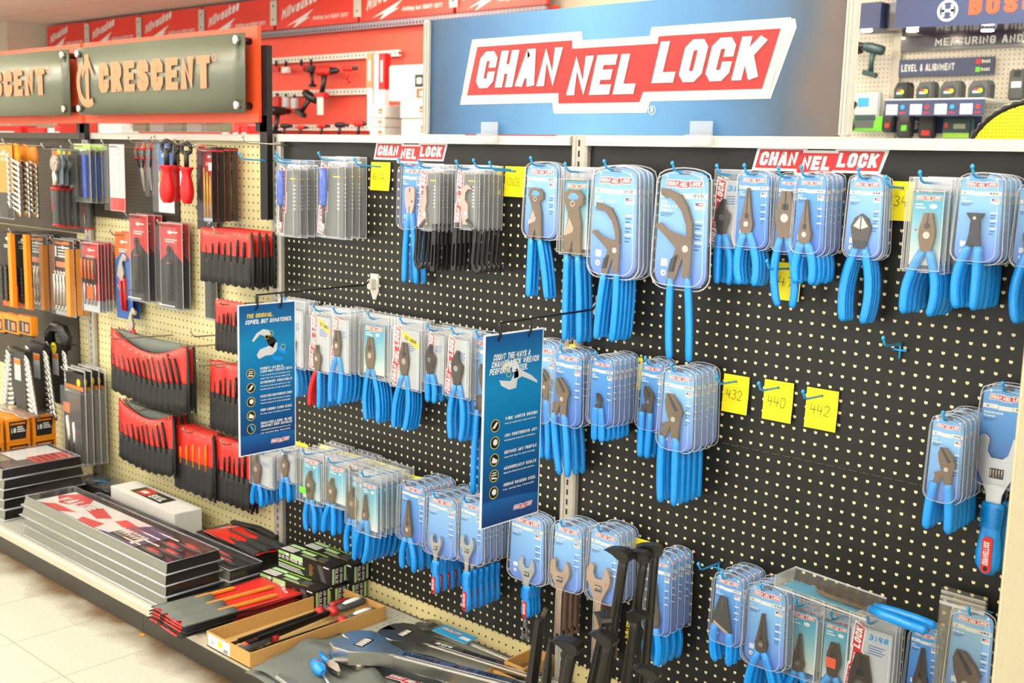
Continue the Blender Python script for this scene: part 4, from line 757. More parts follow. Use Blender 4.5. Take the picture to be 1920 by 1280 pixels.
# id, kind, left, right, top, foot of the shell, grip ends, how many, right edge of the last one, tool, x of its middle, jaw tip, start of the grips, x of the grip ends (pixels), style, number, lettering, what it is
S = [
('C', 516, 552, 299, 445, 0, 4, 594, 'driver', 526, 318, 436, 0, 0, 'kit', '', 'blue-handled screwdriver kits in clear clamshells beside the grey upright', 'screwdriver kit pack'),
('C', 592, 637, 293, 448, 0, 4, 677, 'driver', 606, 315, 440, 0, 0, 'kit', '', 'blue-handled screwdriver kits just before the yellow tag with a letter', 'screwdriver kit pack'),
('B', 740, 786, 303, 437, 531, 2, 806, 'fence', 768, 350, 402, 757, 779, 'card_deep', '85', 'fencing pliers with a hammer head', 'fencing pliers pack'),
('C', 784, 818, 307, 434, 506, 6, 857, 'snip', 797, 348, 421, 812, 782, 'kit', '', 'narrow black-handled cutters with hooked grips', 'cable cutter pack'),
('C', 851, 892, 309, 432, 510, 6, 935, 'cutter', 874, 346, 421, 851, 890, 'kit', '', 'black-handled cable cutters with a curved silver jaw', 'cable cutter pack'),
('B', 974, 1045, 302, 452, 558, 3, 1060, 'parrot', 1004, 352, 450, 990, 1024, 'card_blue', '35', 'smaller wide-mouth nippers with a round bolt', 'nipper pliers pack'),
('C', 1043, 1104, 313, 480, 641, 3, 1122, 'parrot', 1074, 355, 480, 1058, 1085, 'cyan', '', 'larger wide-mouth nippers with long straight grips', 'nipper pliers pack'),
('B', 1096, 1196, 309, 527, 641, 5, 1227, 'oil', 1152, 381, 512, 1117, 1146, 'card_blue', '212', 'smaller oil filter pliers with curved jaws', 'oil filter pliers pack'),
('B', 1215, 1329, 313, 549, 678, 1, .105, 'oil', 1284, 354, 521, 1254, 1290, 'card_blue', '215', 'big oil filter pliers with curved jaws', 'oil filter pliers pack'),
('C', 1327, 1384, 317, 469, 533, 2, 1398, 'slip', 1354, 372, 443, 1343, 1364, 'logo', '30', 'small slip joint pliers beside the big oil filter pliers', 'slip joint pliers pack'),
('B', 1371, 1442, 317, 472, 535, 4, 1462, 'long', 1401, 352, 441, 1386, 1412, 'card_deep', '317', 'long nose pliers under the nameplate sticker', 'long nose pliers pack'),
('B', 1445, 1494, 322, 480, 576, 1, .075, 'lines', 1472, 358, 450, 1458, 1483, 'card_deep', '909', 'crimping pliers hanging by the tag marked forty-seven', 'crimping pliers pack'),
('B', 1479, 1545, 321, 484, 533, 5, 1579, 'long', 1510, 374, 460, 1491, 1519, 'card_deep', '326', 'needle nose pliers with a wire cutter', 'needle nose pliers pack'),
('B', 1578, 1657, 324, 490, 606, 4, 1672, 'diag', 1614, 400, 467, 1580, 1615, 'card_blue', '338', 'diagonal cutters with an oval head', 'diagonal cutter pack'),
('C', 1691, 1771, 332, 513, 593, 5, 1804, 'lines', 1738, 399, 475, 1694, 1740, 'cyan', '', 'lineman pliers in tan clamshells by the tag marked thirty-four', 'lineman pliers pack'),
('B', 1779, 1878, 322, 500, 582, 5, 1916, 'nipper', 1826, 399, 466, 1793, 1823, 'card_blue', '356', 'black end nippers with a flat top', 'end nipper pack'),
('B', 1890, 1990, 341, 511, 610, 3, 2010, 'diag', 1935, 420, 480, 1905, 1945, 'card_blue', '337', 'cutters cut off by the photo edge', 'diagonal cutter pack'),
# second row
('C', 516, 566, 563, 690, 742, 4, 590, 'slip', 545, 612, 680, 536, 556, 'logo', '', 'pliers half hidden behind the blue banner about the original', 'slip joint pliers pack'),
('C', 573, 617, 577, 700, 765, 5, 650, 'slip', 595, 646, 698, 581, 597, 'burst', '', 'pliers with one red grip and a yellow burst', 'slip joint pliers pack'),
('C', 615, 650, 582, 702, 758, 6, 692, 'lines', 632, 619, 671, 620, 634, 'logo', '', 'dark-jawed lineman pliers packed tightly together', 'lineman pliers pack'),
('C', 670, 724, 591, 712, 790, 5, 748, 'lines', 694, 632, 694, 686, 707, 'cyan', '', 'lineman pliers on pale blue cards with wavy grips', 'lineman pliers pack'),
('C', 728, 786, 600, 731, 808, 5, 806, 'lines', 758, 642, 706, 738, 757, 'burst', '', 'lineman pliers under a yellow burst and long wavy grips', 'lineman pliers pack'),
('C', 791, 825, 613, 723, 755, 3, 852, 'slip', 806, 645, 704, 801, 812, 'logo', '', 'small pale pliers with short bent grips', 'slip joint pliers pack'),
('C', 829, 876, 619, 748, 827, 4, 902, 'slip', 857, 657, 724, 845, 862, 'logo', '', 'wide dark water pump pliers', 'water pump pliers pack'),
('B', 866, 930, 624, 787, 935, 2, 945, 'groove', 914, 684, 775, 886, 905, 'card_blue', '460', 'large toothed pliers half hidden by the banner on counting the ways', 'groove pliers pack'),
('B', 976, 1040, 636, 800, 861, 3, 1062, 'groove', 1022, 692, 752, 1014, 1026, 'card_blue', '426', 'groove pliers just past the banner on counting the ways', 'groove pliers pack'),
('B', 1025, 1086, 653, 805, 892, 3, 1122, 'groove', 1055, 708, 780, 1048, 1063, 'card_deep', '420', 'medium groove pliers in front of the grey upright', 'groove pliers pack'),
('B', 1096, 1146, 666, 805, 829, 6, 1192, 'groove', 1124, 737, 768, 1113, 1127, 'card_deep', '424', 'tiny groove pliers packed six deep', 'groove pliers pack'),
('B', 1188, 1240, 674, 814, 861, 3, 1260, 'groove', 1217, 724, 777, 1199, 1212, 'card_deep', '428', 'small groove pliers beside the long-gripped ones', 'groove pliers pack'),
('B', 1227, 1297, 689, 853, 949, 5, 1342, 'groove', 1264, 739, 824, 1237, 1262, 'card_blue', '430', 'long-gripped groove pliers by the tag marked four thirty-two', 'groove pliers pack'),
('B', 1729, 1804, 779, 951, 1001, 6, 1843, 'groove', 1776, 840, 912, 1735, 1776, 'card_blue', '426', 'groove pliers hanging before the big adjustable wrench', 'groove pliers pack'),
('B', 1818, 1934, 722, 925, 1083, 2, 1960, 'wrenchgrip', 1868, 816, 945, 1850, 1850, 'card_deep', '810W', 'big adjustable wrenches with blue grips by the cream end board', 'adjustable wrench pack'),
# third row
('C', 466, 506, 845, 914, 949, 4, 535, 'slip', 481, 850, 908, 473, 488, 'logo', '', 'small pliers just under the blue banner about the original', 'slip joint pliers pack'),
('C', 519, 548, 842, 906, 940, 4, 575, 'slip', 534, 848, 896, 528, 540, 'logo', '', 'mini pliers over the foot of the grey upright', 'slip joint pliers pack'),
('C', 553, 597, 847, 946, 997, 6, 655, 'slip', 580, 882, 938, 574, 588, 'cyan', '', 'slip joint pliers with a green sticker', 'slip joint pliers pack'),
('C', 600, 645, 863, 953, 1004, 6, 706, 'slip', 621, 896, 946, 606, 624, 'cyan', '', 'slip joint pliers beside the green sticker ones', 'slip joint pliers pack'),
('C', 645, 680, 878, 989, 1040, 5, 742, 'slip', 660, 913, 975, 650, 664, 'cyan', '', 'narrow long-bodied pliers tucked beside the slim needle nose ones', 'slip joint pliers pack'),
('C', 664, 706, 889, 1005, 1058, 7, 768, 'long', 684, 927, 977, 664, 680, 'cyan', '', 'slim needle nose pliers above the green printed cartons', 'needle nose pliers pack'),
('B', 738, 792, 905, 1022, 1070, 5, 850, 'long', 764, 938, 1010, 754, 774, 'card_deep', '3017', 'bent nose pliers with a blue tie', 'bent nose pliers pack'),
('B', 787, 851, 928, 1049, 1115, 5, 908, 'wrenchgrip', 817, 1003, 1052, 808, 808, 'card_blue', '804W', 'small adjustable wrenches with fat blue grips', 'adjustable wrench pack'),
('B', 850, 901, 936, 1063, 1149, 6, 955, 'wrenchgrip', 876, 1005, 1072, 876, 876, 'card_blue', '806W', 'adjustable wrenches with long blue grips under the banner on counting the ways', 'adjustable wrench pack'),
('B', 946, 1021, 962, 1096, 1161, 4, 1040, 'wrenchgrip', 988, 1045, 1099, 984, 984, 'card_blue', '806SW', 'wide-jaw adjustable wrenches above a tiny loose wrench', 'adjustable wrench pack'),
('B', 1024, 1088, 980, 1114, 1201, 4, 1119, 'wrench', 1050, 1049, 1114, 1046, 1046, 'card_blue', '808W', 'medium adjustable wrenches with bare chrome handles', 'adjustable wrench pack'),
('B', 1091, 1159, 989, 1138, 1252, 4, 1190, 'wrench', 1122, 1059, 1138, 1110, 1110, 'card_blue', '810W', 'large adjustable wrenches with bare chrome handles behind the pry bars', 'adjustable wrench pack'),
('B', 1202, 1251, 1040, 1197, 1251, 4, 1312, 'long', 1225, 1092, 1180, 1212, 1228, 'card_deep', '911', 'grey long-bodied crimpers beside the pry bars', 'crimping pliers pack'),
('B', 1325, 1387, 1077, 1216, 1245, 5, 1426, 'crimp', 1354, 1118, 1186, 1340, 1365, 'card_deep', '957', 'black flat-headed wire strippers', 'wire stripper pack'),
('B', 1384, 1471, 1098, 1261, 1330, 4, 1500, 'long', 1428, 1150, 1226, 1402, 1445, 'card_blue', '748', 'duckbill pliers with a broad tapered nose', 'duckbill pliers pack'),
('C', 1453, 1534, 1127, 1275, 1330, 2, 1549, 'long', 1497, 1188, 1262, 1470, 1512, 'cyan', '', 'needle nose pliers in tan clamshells under the pack lying flat', 'needle nose pliers pack'),
('C', 1526, 1592, 1151, 1295, 1350, 2, 1606, 'lines', 1562, 1205, 1272, 1530, 1580, 'cyan', '', 'small lineman pliers with an orange jaw label', 'lineman pliers pack'),
('C', 1581, 1672, 1159, 1320, 1380, 4, 1690, 'lines', 1612, 1225, 1330, 1600, 1632, 'logo', '3148', 'lineman pliers in grey clamshells with a tall red nameplate', 'lineman pliers pack'),
('B', 1690, 1758, 1177, 1320, 1370, 2, 1775, 'long', 1726, 1215, 1300, 1712, 1738, 'card_deep', '326', 'needle nose pliers on a deep blue card near the end board', 'needle nose pliers pack'),
('B', 1764, 1862, 1141, 1330, 1420, 1, .085, 'groove', 1812, 1222, 1330, 1780, 1820, 'card_blue', '480', 'wide groove pliers next to the cream end board', 'groove pliers pack'),
]
TOPS = {}
for (kind, xl, xr, yt, yb, yh, n, ext, tk, xc, yj, ys, hl, hr, style, num, desc, nm) in S:
    ym = (yt+yb)/2
    ds = depths(xr, ext, ym, n, ext if n == 1 else None) if n > 1 else [ext]
    D = ds[0]; step = (ds[0]-ds[-1])/(n-1) if n > 1 else .02
    t = max(.008, min(.021, step*.86)); Yf = -D
    pl, pr_ = at(xl, ym, Yf), at(xr, ym, Yf); W = (pr_.x-pl.x)/1.0; cx = (pl.x+pr_.x)/2
    xm = (xl+xr)/2; zt, zb = at(xm, yt, Yf).z, at(xm, yb, Yf).z; H = zt-zb
    rx = lambda px, py: at(px, py, Yf+t*.5).x-cx; rz = lambda px, py: at(px, py, Yf+t*.5).z-zt
    spec = None
    if tk:
        X0 = rx(xc, (yj+ys)/2); zj, zs = rz(xc, yj), rz(xc, ys); zh = rz(xc, yh) if yh else 0
        g = 'blue_grip'; deep = None
        if tk in ('wrench', 'wrenchgrip'): g = {1818: .092, 787: .046, 850: .050, 946: .056, 1024: .064, 1091: .074}[xl]
        if tk == 'groove' or xl in (1202, 829): deep = 'steel_brown' if xl != 1202 else 'steel_dark'
        if xl == 829: deep = 'steel_dark'
        spec = (tk, X0, zj, zs, zh, rx(hl, yh)-X0 if yh else 0, rx(hr, yh)-X0 if yh else 0, g, deep)
    lines = ('Oil', 'Filter & PVC', 'Pliers') if tk == 'oil' else (('Adjustable', 'Wrench') if 'wrench' in tk else (('XLT', 'Pliers') if n > 1 else ('Pliers',)))
    p = pack(kind, W, H, t, nm.replace(' ', '_').lower(), spec, style, num, lines)
    if 'red grip' in desc:
        hs = [c for c in p.children if c.name.startswith('handle')]; hs[0].data.materials[0] = MATS['red_handle']; hs[0]['label'] = 'red dipped handle'
    if 'green sticker' in desc and xl == 553:
        m = MB(); sdisc(m, [rect(-W*.3, -H*.8, -W*.02, -H*.68)], 'sticker_green', -t-.0008); m.build('price_sticker', p)
    if 'orange jaw' in desc:
        m = MB(); sdisc(m, [rect(spec[1]-.012, spec[2]*.62+spec[3]*.38-.022, spec[1]+.010, spec[2]*.62+spec[3]*.38)], 'crescent_orange', -t*.9); m.build('jaw_label', p)
    p['group'] = 'packs of '+desc
    for i, d in enumerate(ds):
        lab = ('only pack of ' if n == 1 else ordinal(i, n)+' pack of ')+desc
        ja = 0 if i == 0 else random.uniform(-.0015, .0015); jz = 0 if i == 0 else random.uniform(-.002, .002); rot = 0 if i == 0 else random.uniform(-.01, .01)
        loc = (cx+ja, -d+t, zt+jz+.0)
        if i == 0: p.location = loc; p['label'] = lab
        else: dup(p, loc, lab, rotz=rot)
    hook(cx, zt-.013, D+(.032 if yt < 560 else .014), 'blue hook through the '+' '.join(desc.split()[:11]), 'hooks holding packs', blue=xl not in (738, 645), up=.10)
    TOPS[xl] = (cx, zt, D)
# the pack lying flat across its neighbours
mA, mB_ = at(1485, 1100, -.10), at(1655, 1156, -.10)
def lying():
    t = thing('lineman_pliers_pack', 'clear pack lying flat across the clamshells, blue grips pointing to the end board', 'tool pack', (mA.x-.01, -.115, mA.z+.012))
    L = .205
    R = Matrix.Rotation(math.radians(4), 4, 'Y'); g = thing('x', 'x', 'x'); bpy.data.objects.remove(g)
    m = MB(); m.box((L/2, 0, .012), (L, .075, .022), 'clear_tan'); m.box((L/2, -.037, .0), (L, .002, .003), 'clear_edge'); m.box((L/2, .037, .024), (L, .002, .003), 'clear_edge'); m.box((0, 0, .012), (.002, .075, .024), 'clear_edge'); m.build('clamshell', t)
    m = MB(); m.box((L/2-.01, 0, .001), (L-.04, .05, .001), 'card_cyan'); m.build('backing_card', t)
    m = MB(); m.prism([(.08, -.012), (.12, -.018), (L, -.014), (L, .014), (.12, .018), (.08, .012)], .008, .016, 'steel_brown', fr=(Vector((0, 0, 0)), Vector((1, 0, 0)), Vector((0, 1, 0)), Vector((0, 0, 1)))); m.build('plier_head', t)
    for s in (-1, 1):
        m = MB(); m.tube([(L-.01, s*.008, .012), (L+.03, s*.016, .012), (L+.07, s*.019, .012), (L+.105, s*.017, .012), (L+.112, s*.016, .012)], [.0085, .0095, .0095, .009, .005], 'blue_grip', 10); m.build('handle', t)
    t.rotation_euler = (0, math.radians(2), math.radians(-3))
lying()
# spare clamshells behind the wide groove pliers
p0 = at(1800, 1128, -.05)
for i in range(3):
    m = MB(); m.box((0, 0, -.09), (.085, .012, .19), 'clear_tan'); m.box((0, -.006, -.002), (.085, .001, .006), 'clear_edge')
    o = tag(m.build('empty_looking_pack', loc=(p0.x+.02*(2-i)*.3, -.066+.018*i, p0.z+.004*i)), ['frontmost', 'middle', 'rearmost'][i]+' tan clamshell behind the wide groove pliers', 'tool pack', 'tan clamshells by the end board')
    m = MB(); m.box((.01, .0, -.012), (.06, .002, .02), 'tan_card'); m.build('hang_tab', o)
# handwritten yellow tags on their hooks
def note(px0, py0, px1, py1, txt, label, Y=-.004):
    a = at(px0, (py0+py1)/2, Y); b = at(px1, (py0+py1)/2, Y); xm = (px0+px1)/2; zt = at(xm, py0, Y).z; zb = at(xm, py1, Y).z; w, h = b.x-a.x, zt-zb
    t = thing('price_note', label, 'tag', ((a.x+b.x)/2, Y, zt), 'yellow notes on the hooks')
    m = MB(); m.sheet([[(-w/2, .0, 0), (0, 0, 0), (w/2, 0, 0)], [(-w/2, -.001, -h*.5), (0, -.002, -h*.5), (w/2, -.001, -h*.5)], [(-w/2, -.004, -h), (0, -.004, -h), (w/2, -.005, -h)]], 'tag_yellow', thick=.0006, smooth=False); m.build('paper', t)
    if txt:
        m = MB(); m.text(txt, (-w*.32, -.0075, -h*.62), (1, 0, -.05), (0, 0, 1), h*.26, h*.016, 'ink_black', .12, fit=w*.6, off=.0002); m.build('handwritten_lettering', t)
    m = MB(); sdisc(m, [disc(.0, -h*.16, .003, 8)], 'ink_dark', -.003); m.build('hang_hole', t)
    return (a.x+b.x)/2, zt-h*.16
for a in ((696, 304, 732, 357, '61A', 'yellow tag marked sixty-one A beside the screwdriver kits', .10), (947, 312, 986, 369, '131CB', 'yellow tag marked one thirty-one CB beside the smaller nippers', .10), (1453, 492, 1502, 563, '47', 'yellow tag marked forty-seven below the needle nose pliers', .095),
          (1671, 340, 1713, 414, '34', 'yellow tag marked thirty-four before the tan clamshells', .085), (1356, 703, 1404, 774, '432', 'yellow tag marked four thirty-two, first of three in a row', .085), (1432, 714, 1487, 789, '440', 'yellow tag marked four forty, middle of three in a row', .09), (1511, 729, 1571, 805, '442', 'yellow tag marked four forty-two, last of three in a row', .09)):
    x, z = note(*a[:6]); hook(x, z, a[6], 'bare blue hook holding the '+a[5].split(',')[0].split(' be')[0], 'hooks holding tags', base=False)
for a in ((928, 312, 941, 364, 'yellow tag edge-on behind the curved-jaw cable cutters'), (1190, 1014, 1242, 1034, 'yellow tag behind the hooked pry bars'), (1060, 640, 1080, 655, 'yellow tag behind the groove pliers by the grey upright'), (1195, 670, 1204, 730, 'yellow tag behind the tiny groove pliers'),
          (1460, 335, 1468, 400, 'yellow tag behind the long nose pliers')): note(a[0], a[1], a[2], a[3], '', a[4], -.012)
# yellow header strips behind the clamshell rows
for a in ((548, 566, 585, 582), (690, 590, 740, 604), (800, 606, 842, 622), (545, 816, 576, 832), (600, 842, 760, 888), (760, 884, 840, 912)):
    p, q = at(a[0], a[1], -.014), at(a[2], a[3], -.014); p2 = at(a[0], a[3], -.014)
    m = MB(); m.sheet([[(0, 0, -.022), (q.x-p.x, 0, -.022)], [(0, 0, -.045), (q.x-p.x, 0, -.045)]], 'tag_yellow', thick=.0008)
    k_ = (548, 690, 800, 545, 600, 760).index(a[0])
    tag(m.build('hang_tag_strip', loc=(p.x, -.012, (p.z+at(a[2], a[1], -.014).z)/2)), 'yellow card strip on the board behind '+['the pliers next to the first banner', 'the lineman pliers on pale blue cards', 'the small pale pliers', 'the mini pliers', 'the slip joint and needle nose pliers', 'the bent nose pliers'][k_], 'tag')
p = at(1690, 650, 0); hook(p.x, p.z+.006, .085, 'bare blue hook with its mount showing on the black board', 'bare hooks')
p = at(1350, 1058, 0); hook(p.x, p.z+.004, .09, 'bare blue hook between the grey crimpers and black strippers', 'bare hooks')
p = at(715, 312, 0)
for px, py, lab in ((520, 302, 'blue hook crossing the grey upright before the first screwdriver kits'), (592, 303, 'blue hook between the two screwdriver kit stacks'), (960, 318, 'bare blue hook beside the tag edge-on')):
    q = at(px, py, 0); hook(q.x, q.z, .14, lab, 'bare hooks', base=False)
# the tiny adjustable wrench hanging below
q = at(985, 1180, -.10); m = MB()
sc = lambda p: [(x*.024, z*.030) for x, z in p]
m.prism(sc([(-.5, -.55), (-.44, -.95), (-.30, -1), (-.22, -.62), (.1, -.5), (.2, -.58), (.26, -.98), (.40, -.9), (.5, -.55), (.36, -.1), (.2, .2), (-.2, .2), (-.36, -.1)]), -.004, .004, 'chrome_satin', bevel=.001); m.box((0, -.001, .012), (.008, .006, .03), 'chrome_satin')
o = tag(m.build('adjustable_wrench', loc=(q.x, -.10, q.z)), 'tiny chrome wrench hanging jaw-down under the wide-jaw wrenches', 'wrench'); m = MB(); m.box((.001, -.0045, -.006), (.006, .002, .005), 'slot_dark'); m.build('hang_screw', o)
# ------------------------------------------------------------------ the tan bays: tool rolls, snips, files, wrench sets
def stack(bld, nm, cat, xl, xr, yt, yb, n, ext, desc, D=None, blue=False, hooked=True, grp=None, rear=.042, tmax=.03, word=' '):
    ym = (yt+yb)/2; ds = depths(xr, ext, ym, n, D, rear) if n > 1 else [D or .12]
    step = (ds[0]-ds[-1])/(n-1) if n > 1 else .03; t = max(.008, min(tmax, step*.84)); Yf = -ds[0]
    a, b = at(xl, ym, Yf), at(xr, ym, Yf); W = b.x-a.x; cx = (a.x+b.x)/2; xm = (xl+xr)/2; zt = at(xm, yt, Yf).z; H = zt-at(xm, yb, Yf).z
    p = thing(nm, 'x', cat); bld(p, W, H, t)
    if n > 1 or grp: p['group'] = grp or desc
    for i, d in enumerate(ds):
        lab = (ordinal(i, n)+' of the '+desc) if n > 1 else desc
        loc = (cx+(random.uniform(-.003, .003) if i else 0), -d+t, zt+(random.uniform(-.004, .004) if i else 0))
        if i == 0: p.location = loc; p['label'] = lab
        else: dup(p, loc, lab, rotz=random.uniform(-.02, .02))
    if hooked: hook(cx, zt-.012, ds[0]+.03, ('blue' if blue else 'grey steel')+' hook holding the '+' '.join(desc.split()[:10]), 'hooks on the tan board', blue=blue, base=False)
    return p
def roll(p, W, H, t, k=7, tall=.55, sag=.0, punch='black_plastic', fan=0):
    """hanging tool roll: red vinyl back, dark stitched pocket, punches standing in it"""
    nx = 14; top = lambda u: -sag*H*math.sin(math.pi*u)
    m = MB(); m.sheet([[(W*(i/nx-.5), -.0055-.0025*math.sin(i*.9), (top(i/nx)*(1-v)-v*H*.72)) for i in range(nx+1)] for v in (0, .25, .5, .75, 1)], 'red_vinyl', thick=.0012); m.build('vinyl_back', p)
    m = MB(); n2 = (k+1)*4
    m.sheet([[(W*(i/n2-.5), -.008-(.0045*abs(math.sin(math.pi*i/4)))*(1-.5*v)-.003*v, -H*(1-tall)-(H*tall)*v+top(i/n2)*.35+.0035*math.sin(i*1.3)*v) for i in range(n2+1)] for v in (0, .3, .7, 1)], 'black_canvas', thick=.0015); m.build('canvas_pocket', p)
    m = MB(); m.sheet([[(W*(i/nx-.5), .0, top(i/nx)*(1-v)-v*H*.98) for i in range(nx+1)] for v in (0, .5, 1)], 'black_canvas', thick=.001); b = m.build('canvas_backing', p)
    if sag > .05:
        m = MB(); m.sheet([[(W*(i/nx-.5), .006+.006*v, top(i/nx)*(.12 if v else 1)-.004) for i in range(nx+1)] for v in (0, .5, 1)], 'grey_canvas', thick=.001); m.build('inner_flap', p)
    m = MB(); m.tube([(W/2+.003, -.006, -.004), (W/2+.006, -.004, -H*.5), (W/2+.004, -.004, -H*1.03)], .0065, 'black_canvas', 8, flat=.6)
    for s in (-1, 1): m.tube([(s*W/2, -.003, .002), (s*W/2, -.006, -H*.5), (s*W/2, -.004, -H*1.02)], .0028, 'black_canvas', 6)
    m.tube([(W*(i/nx-.5), -.003, top(i/nx)+.001) for i in range(nx+1)], .0016, 'red_vinyl', 6); m.build('binding_trim', p)
    for i in range(k):
        u = (i+1)/(k+1); r = (.0022+.0032*u) if punch != 'orange' else .0042; L = H*(1-tall)*(.30+.5*u*(.7+.3*((i*7) % 3)/2)); x = W*(u-.5)
        zz = -H*(1-tall)+top(u)*.35
        m = MB(); m.tube([(x-fan*W*.06*0, -.0075, zz-.02), (x-fan*L*.35, -.0085, zz+L*.6), (x-fan*L*.55, -.009, zz+L)], [r*1.2, r*1.2, r*.7], punch, 8); m.build('punch', p)
    m = MB()
    for i in range(8): sdisc(m, [rect(W*(-.33+i*.085), -H*.07+top(.2+i*.08), W*(-.29+i*.085), -H*.045+top(.2+i*.08))], 'crescent_peach', -.0085)
    m.build('size_print', p)
    for s in (-1, 1): m = MB(); m.lathe([(.003, -.001), (.0038, 0), (.003, .001)], 'brass', 10, fr=((s*W*.44, -.0085, -.010), (0, 1, 0))); m.build('eyelet_ring', p)
R4 = [(370, 464, 432, 533, 4, 504, 'red and black tool rolls high on the tan board', 7), (398, 452, 566, 662, 1, 0, 'red and black tool roll half behind the blue banner, upper of two', 6), (388, 447, 683, 812, 2, 460, 'tall red tool rolls whose edge tucks behind the blue banner', 5)]
for xl, xr, yt, yb, n, ext, d, k in R4: stack(lambda p, W, H, t: roll(p, W, H, t, k), 'tool_roll', 'tool roll', xl, xr, yt, yb, n, ext, d, D=.14 if n == 1 else None, tmax=.02)
stack(lambda p, W, H, t: roll(p, W, H, t, 13, .42, .27, fan=.9), 'tool_roll', 'tool roll', 203, 344, 632, 750, 2, 388, 'wide sagging tool rolls with many black punches', tmax=.02, rear=.10, hooked=False)
stack(lambda p, W, H, t: roll(p, W, H, t, 9, .46, .2, fan=.7), 'tool_roll', 'tool roll', 218, 318, 765, 875, 3, 344, 'lower sagging tool rolls above the white box', tmax=.02, rear=.05)
stack(lambda p, W, H, t: roll(p, W, H, t, 5, .5, 0, 'orange'), 'tool_roll', 'tool roll', 325, 396, 806, 925, 3, 412, 'tool rolls with thin orange punches', tmax=.02)
stack(lambda p, W, H, t: roll(p, W, H, t, 6, .5), 'tool_roll', 'tool roll', 398, 464, 828, 948, 2, 474, 'lowest red tool rolls beside the small blue-gripped pliers', tmax=.02)
for px, py, L, d in ((207, 640, .24, 'bare hook through the corner of the wide sagging roll'), (335, 655, .2, 'black hook at the other corner of the wide sagging roll'), (358, 635, .2, 'bare steel hook above the wide sagging roll'), (370, 690, .2, 'steel hook before the tall red tool rolls'), (455, 270, .17, 'empty steel hook near the top of the tan board')):
    q = at(px, py, -L); hook(q.x, q.z, L, d, 'hooks on the tan board', blue=False, base=False)
def card(p, W, H, t, top='red_dull', bot='card_black', chev=True, word='', inner=None, clearit=True, split=.55, frame=None):
    m = MB()
    if chev:
        zs_ = -H*(1-split); m.prism([(-W/2, 0), (W/2, 0), (W/2, zs_), (0, zs_+W*.32), (-W/2, zs_)], -.0014, -.0002, top); c = m.build('backing_card', p)
        m = MB(); m.prism([(-W/2, zs_), (0, zs_+W*.32), (W/2, zs_), (W/2, -H), (-W/2, -H)], -.0013, -.0001, bot); m.build('lower_card', p)
    else:
        m.prism(rect(-W/2, -H, W/2, -H*(1-split)), -.0013, -.0001, bot); c = m.build('lower_card', p); m = MB(); m.prism(rect(-W/2, -H*(1-split), W/2, 0), -.0014, -.0002, top); m.build('backing_card', p)
    m = MB(); y = -.0018
    sdisc(m, [[(-W*.18, -H*.11), (-W*.06, -H*.085), (W*.06, -H*.11), (-W*.06, -H*.135)]], 'paper_white', y)
    if word: m.text(word, (-W*.3, y, -H*.16), XU, ZU, H*.035, H*.008, 'paper_white', fit=W*.6, off=.0003)
    else: sdisc(m, [rect(-W*.02, -H*.115, W*.28, -H*.10)], 'paper_white', y-.0002)
    for i in range(2): sdisc(m, [rect(-W*.28, -H*(.2+i*.025), W*(.25-.1*i), -H*(.19+i*.025))], 'paper_white', y)
    m.build('card_print', p)
    if inner: inner(p, W, H, t)
    if clearit:
        m = MB(); hd = H*.04; f = [(-W*.5, -hd), (W*.5, -hd), (W*.5, -H*.99), (-W*.5, -H*.99)]
        for i in range(4):
            a, b = f[i], f[(i+1) % 4]; m.face([(a[0], -.001, a[1]), (b[0], -.001, b[1]), (b[0]*.96, -t, b[1]), (a[0]*.96, -t, a[1])], frame or 'clear_shell')
        m.face([(x*.96, -t, z) for x, z in f], 'clear_shell'); band(m, [(-W*.5, 0), (W*.5, 0), (W*.5, -H), (-W*.5, -H)], .95, -.0025, .001, frame or 'clear_edge', H); m.build('clear_cover', p)
def torch(p, W, H, t):
    m = MB(); r = min(W*.17, t*.46); y = -t*.5
    m.tube([(-W*.03, y, -H*.26), (-W*.03, y, -H*.30), (-W*.02, y, -H*.36), (0, y, -H*.42), (0, y, -H*.46), (0, y, -H*.90)], [r*.5, r*.8, r*.45, r*.5, r, r], 'black_plastic', 12); b = m.build('torch_body', p)
    m = MB(); m.tube([(0, y, -H*.455), (0, y, -H*.465)], r*1.04, 'red_handle', 12); m.build('red_band', b)
    m = MB(); m.box((0, -t-.0006, -H*.95), (W*.7, .0006, H*.012), 'paper_white'); m.build('foot_print', p)
stack(lambda p, W, H, t: card(p, W, H, t, 'red_dull', 'card_black', inner=torch), 'torch_pack', 'tool pack', 234, 268, 402, 566, 3, 296, 'red and black cards with black grinding tools, set back')
stack(lambda p, W, H, t: card(p, W, H, t, 'red_dull', 'card_black', inner=torch), 'torch_pack', 'tool pack', 291, 333, 418, 580, 2, 346, 'red and black cards with black grinding tools, in front')
def files(p, W, H, t):
    for i in range(3):
        m = MB(); x = W*(-.22+.2*i); m.tube([(x, -t*.5, -H*(.26+.05*i)), (x+.002, -t*.5, -H*.6), (x+.003, -t*.5, -H*.94)], [W*.035, W*.06, W*.05], 'brass', 8); m.build('punch', p)
    m = MB(); sdisc(m, [rect(-W*.45, -H*.985, W*.45, -H*.94)], 'ink_pale', -.002); sdisc(m, [rect(-W*.1, -H*.3, W*.42, -H*.2)], 'paper_white', -.002); m.build('foot_print', p)
stack(lambda p, W, H, t: card(p, W, H, t, 'red_dull', 'red_dull', False, inner=files, frame='tray_black'), 'punch_set_pack', 'tool pack', 370, 398, 278, 417, 4, 436, 'black trays of brass punches on red cards')
stack(lambda p, W, H, t: card(p, W, H, t, 'red_dull', 'card_black', True, split=.72, clearit=False), 'blade_pack', 'tool pack', 357, 373, 271, 430, 1, 0, 'narrow red and black card behind the brass punches', D=.12)
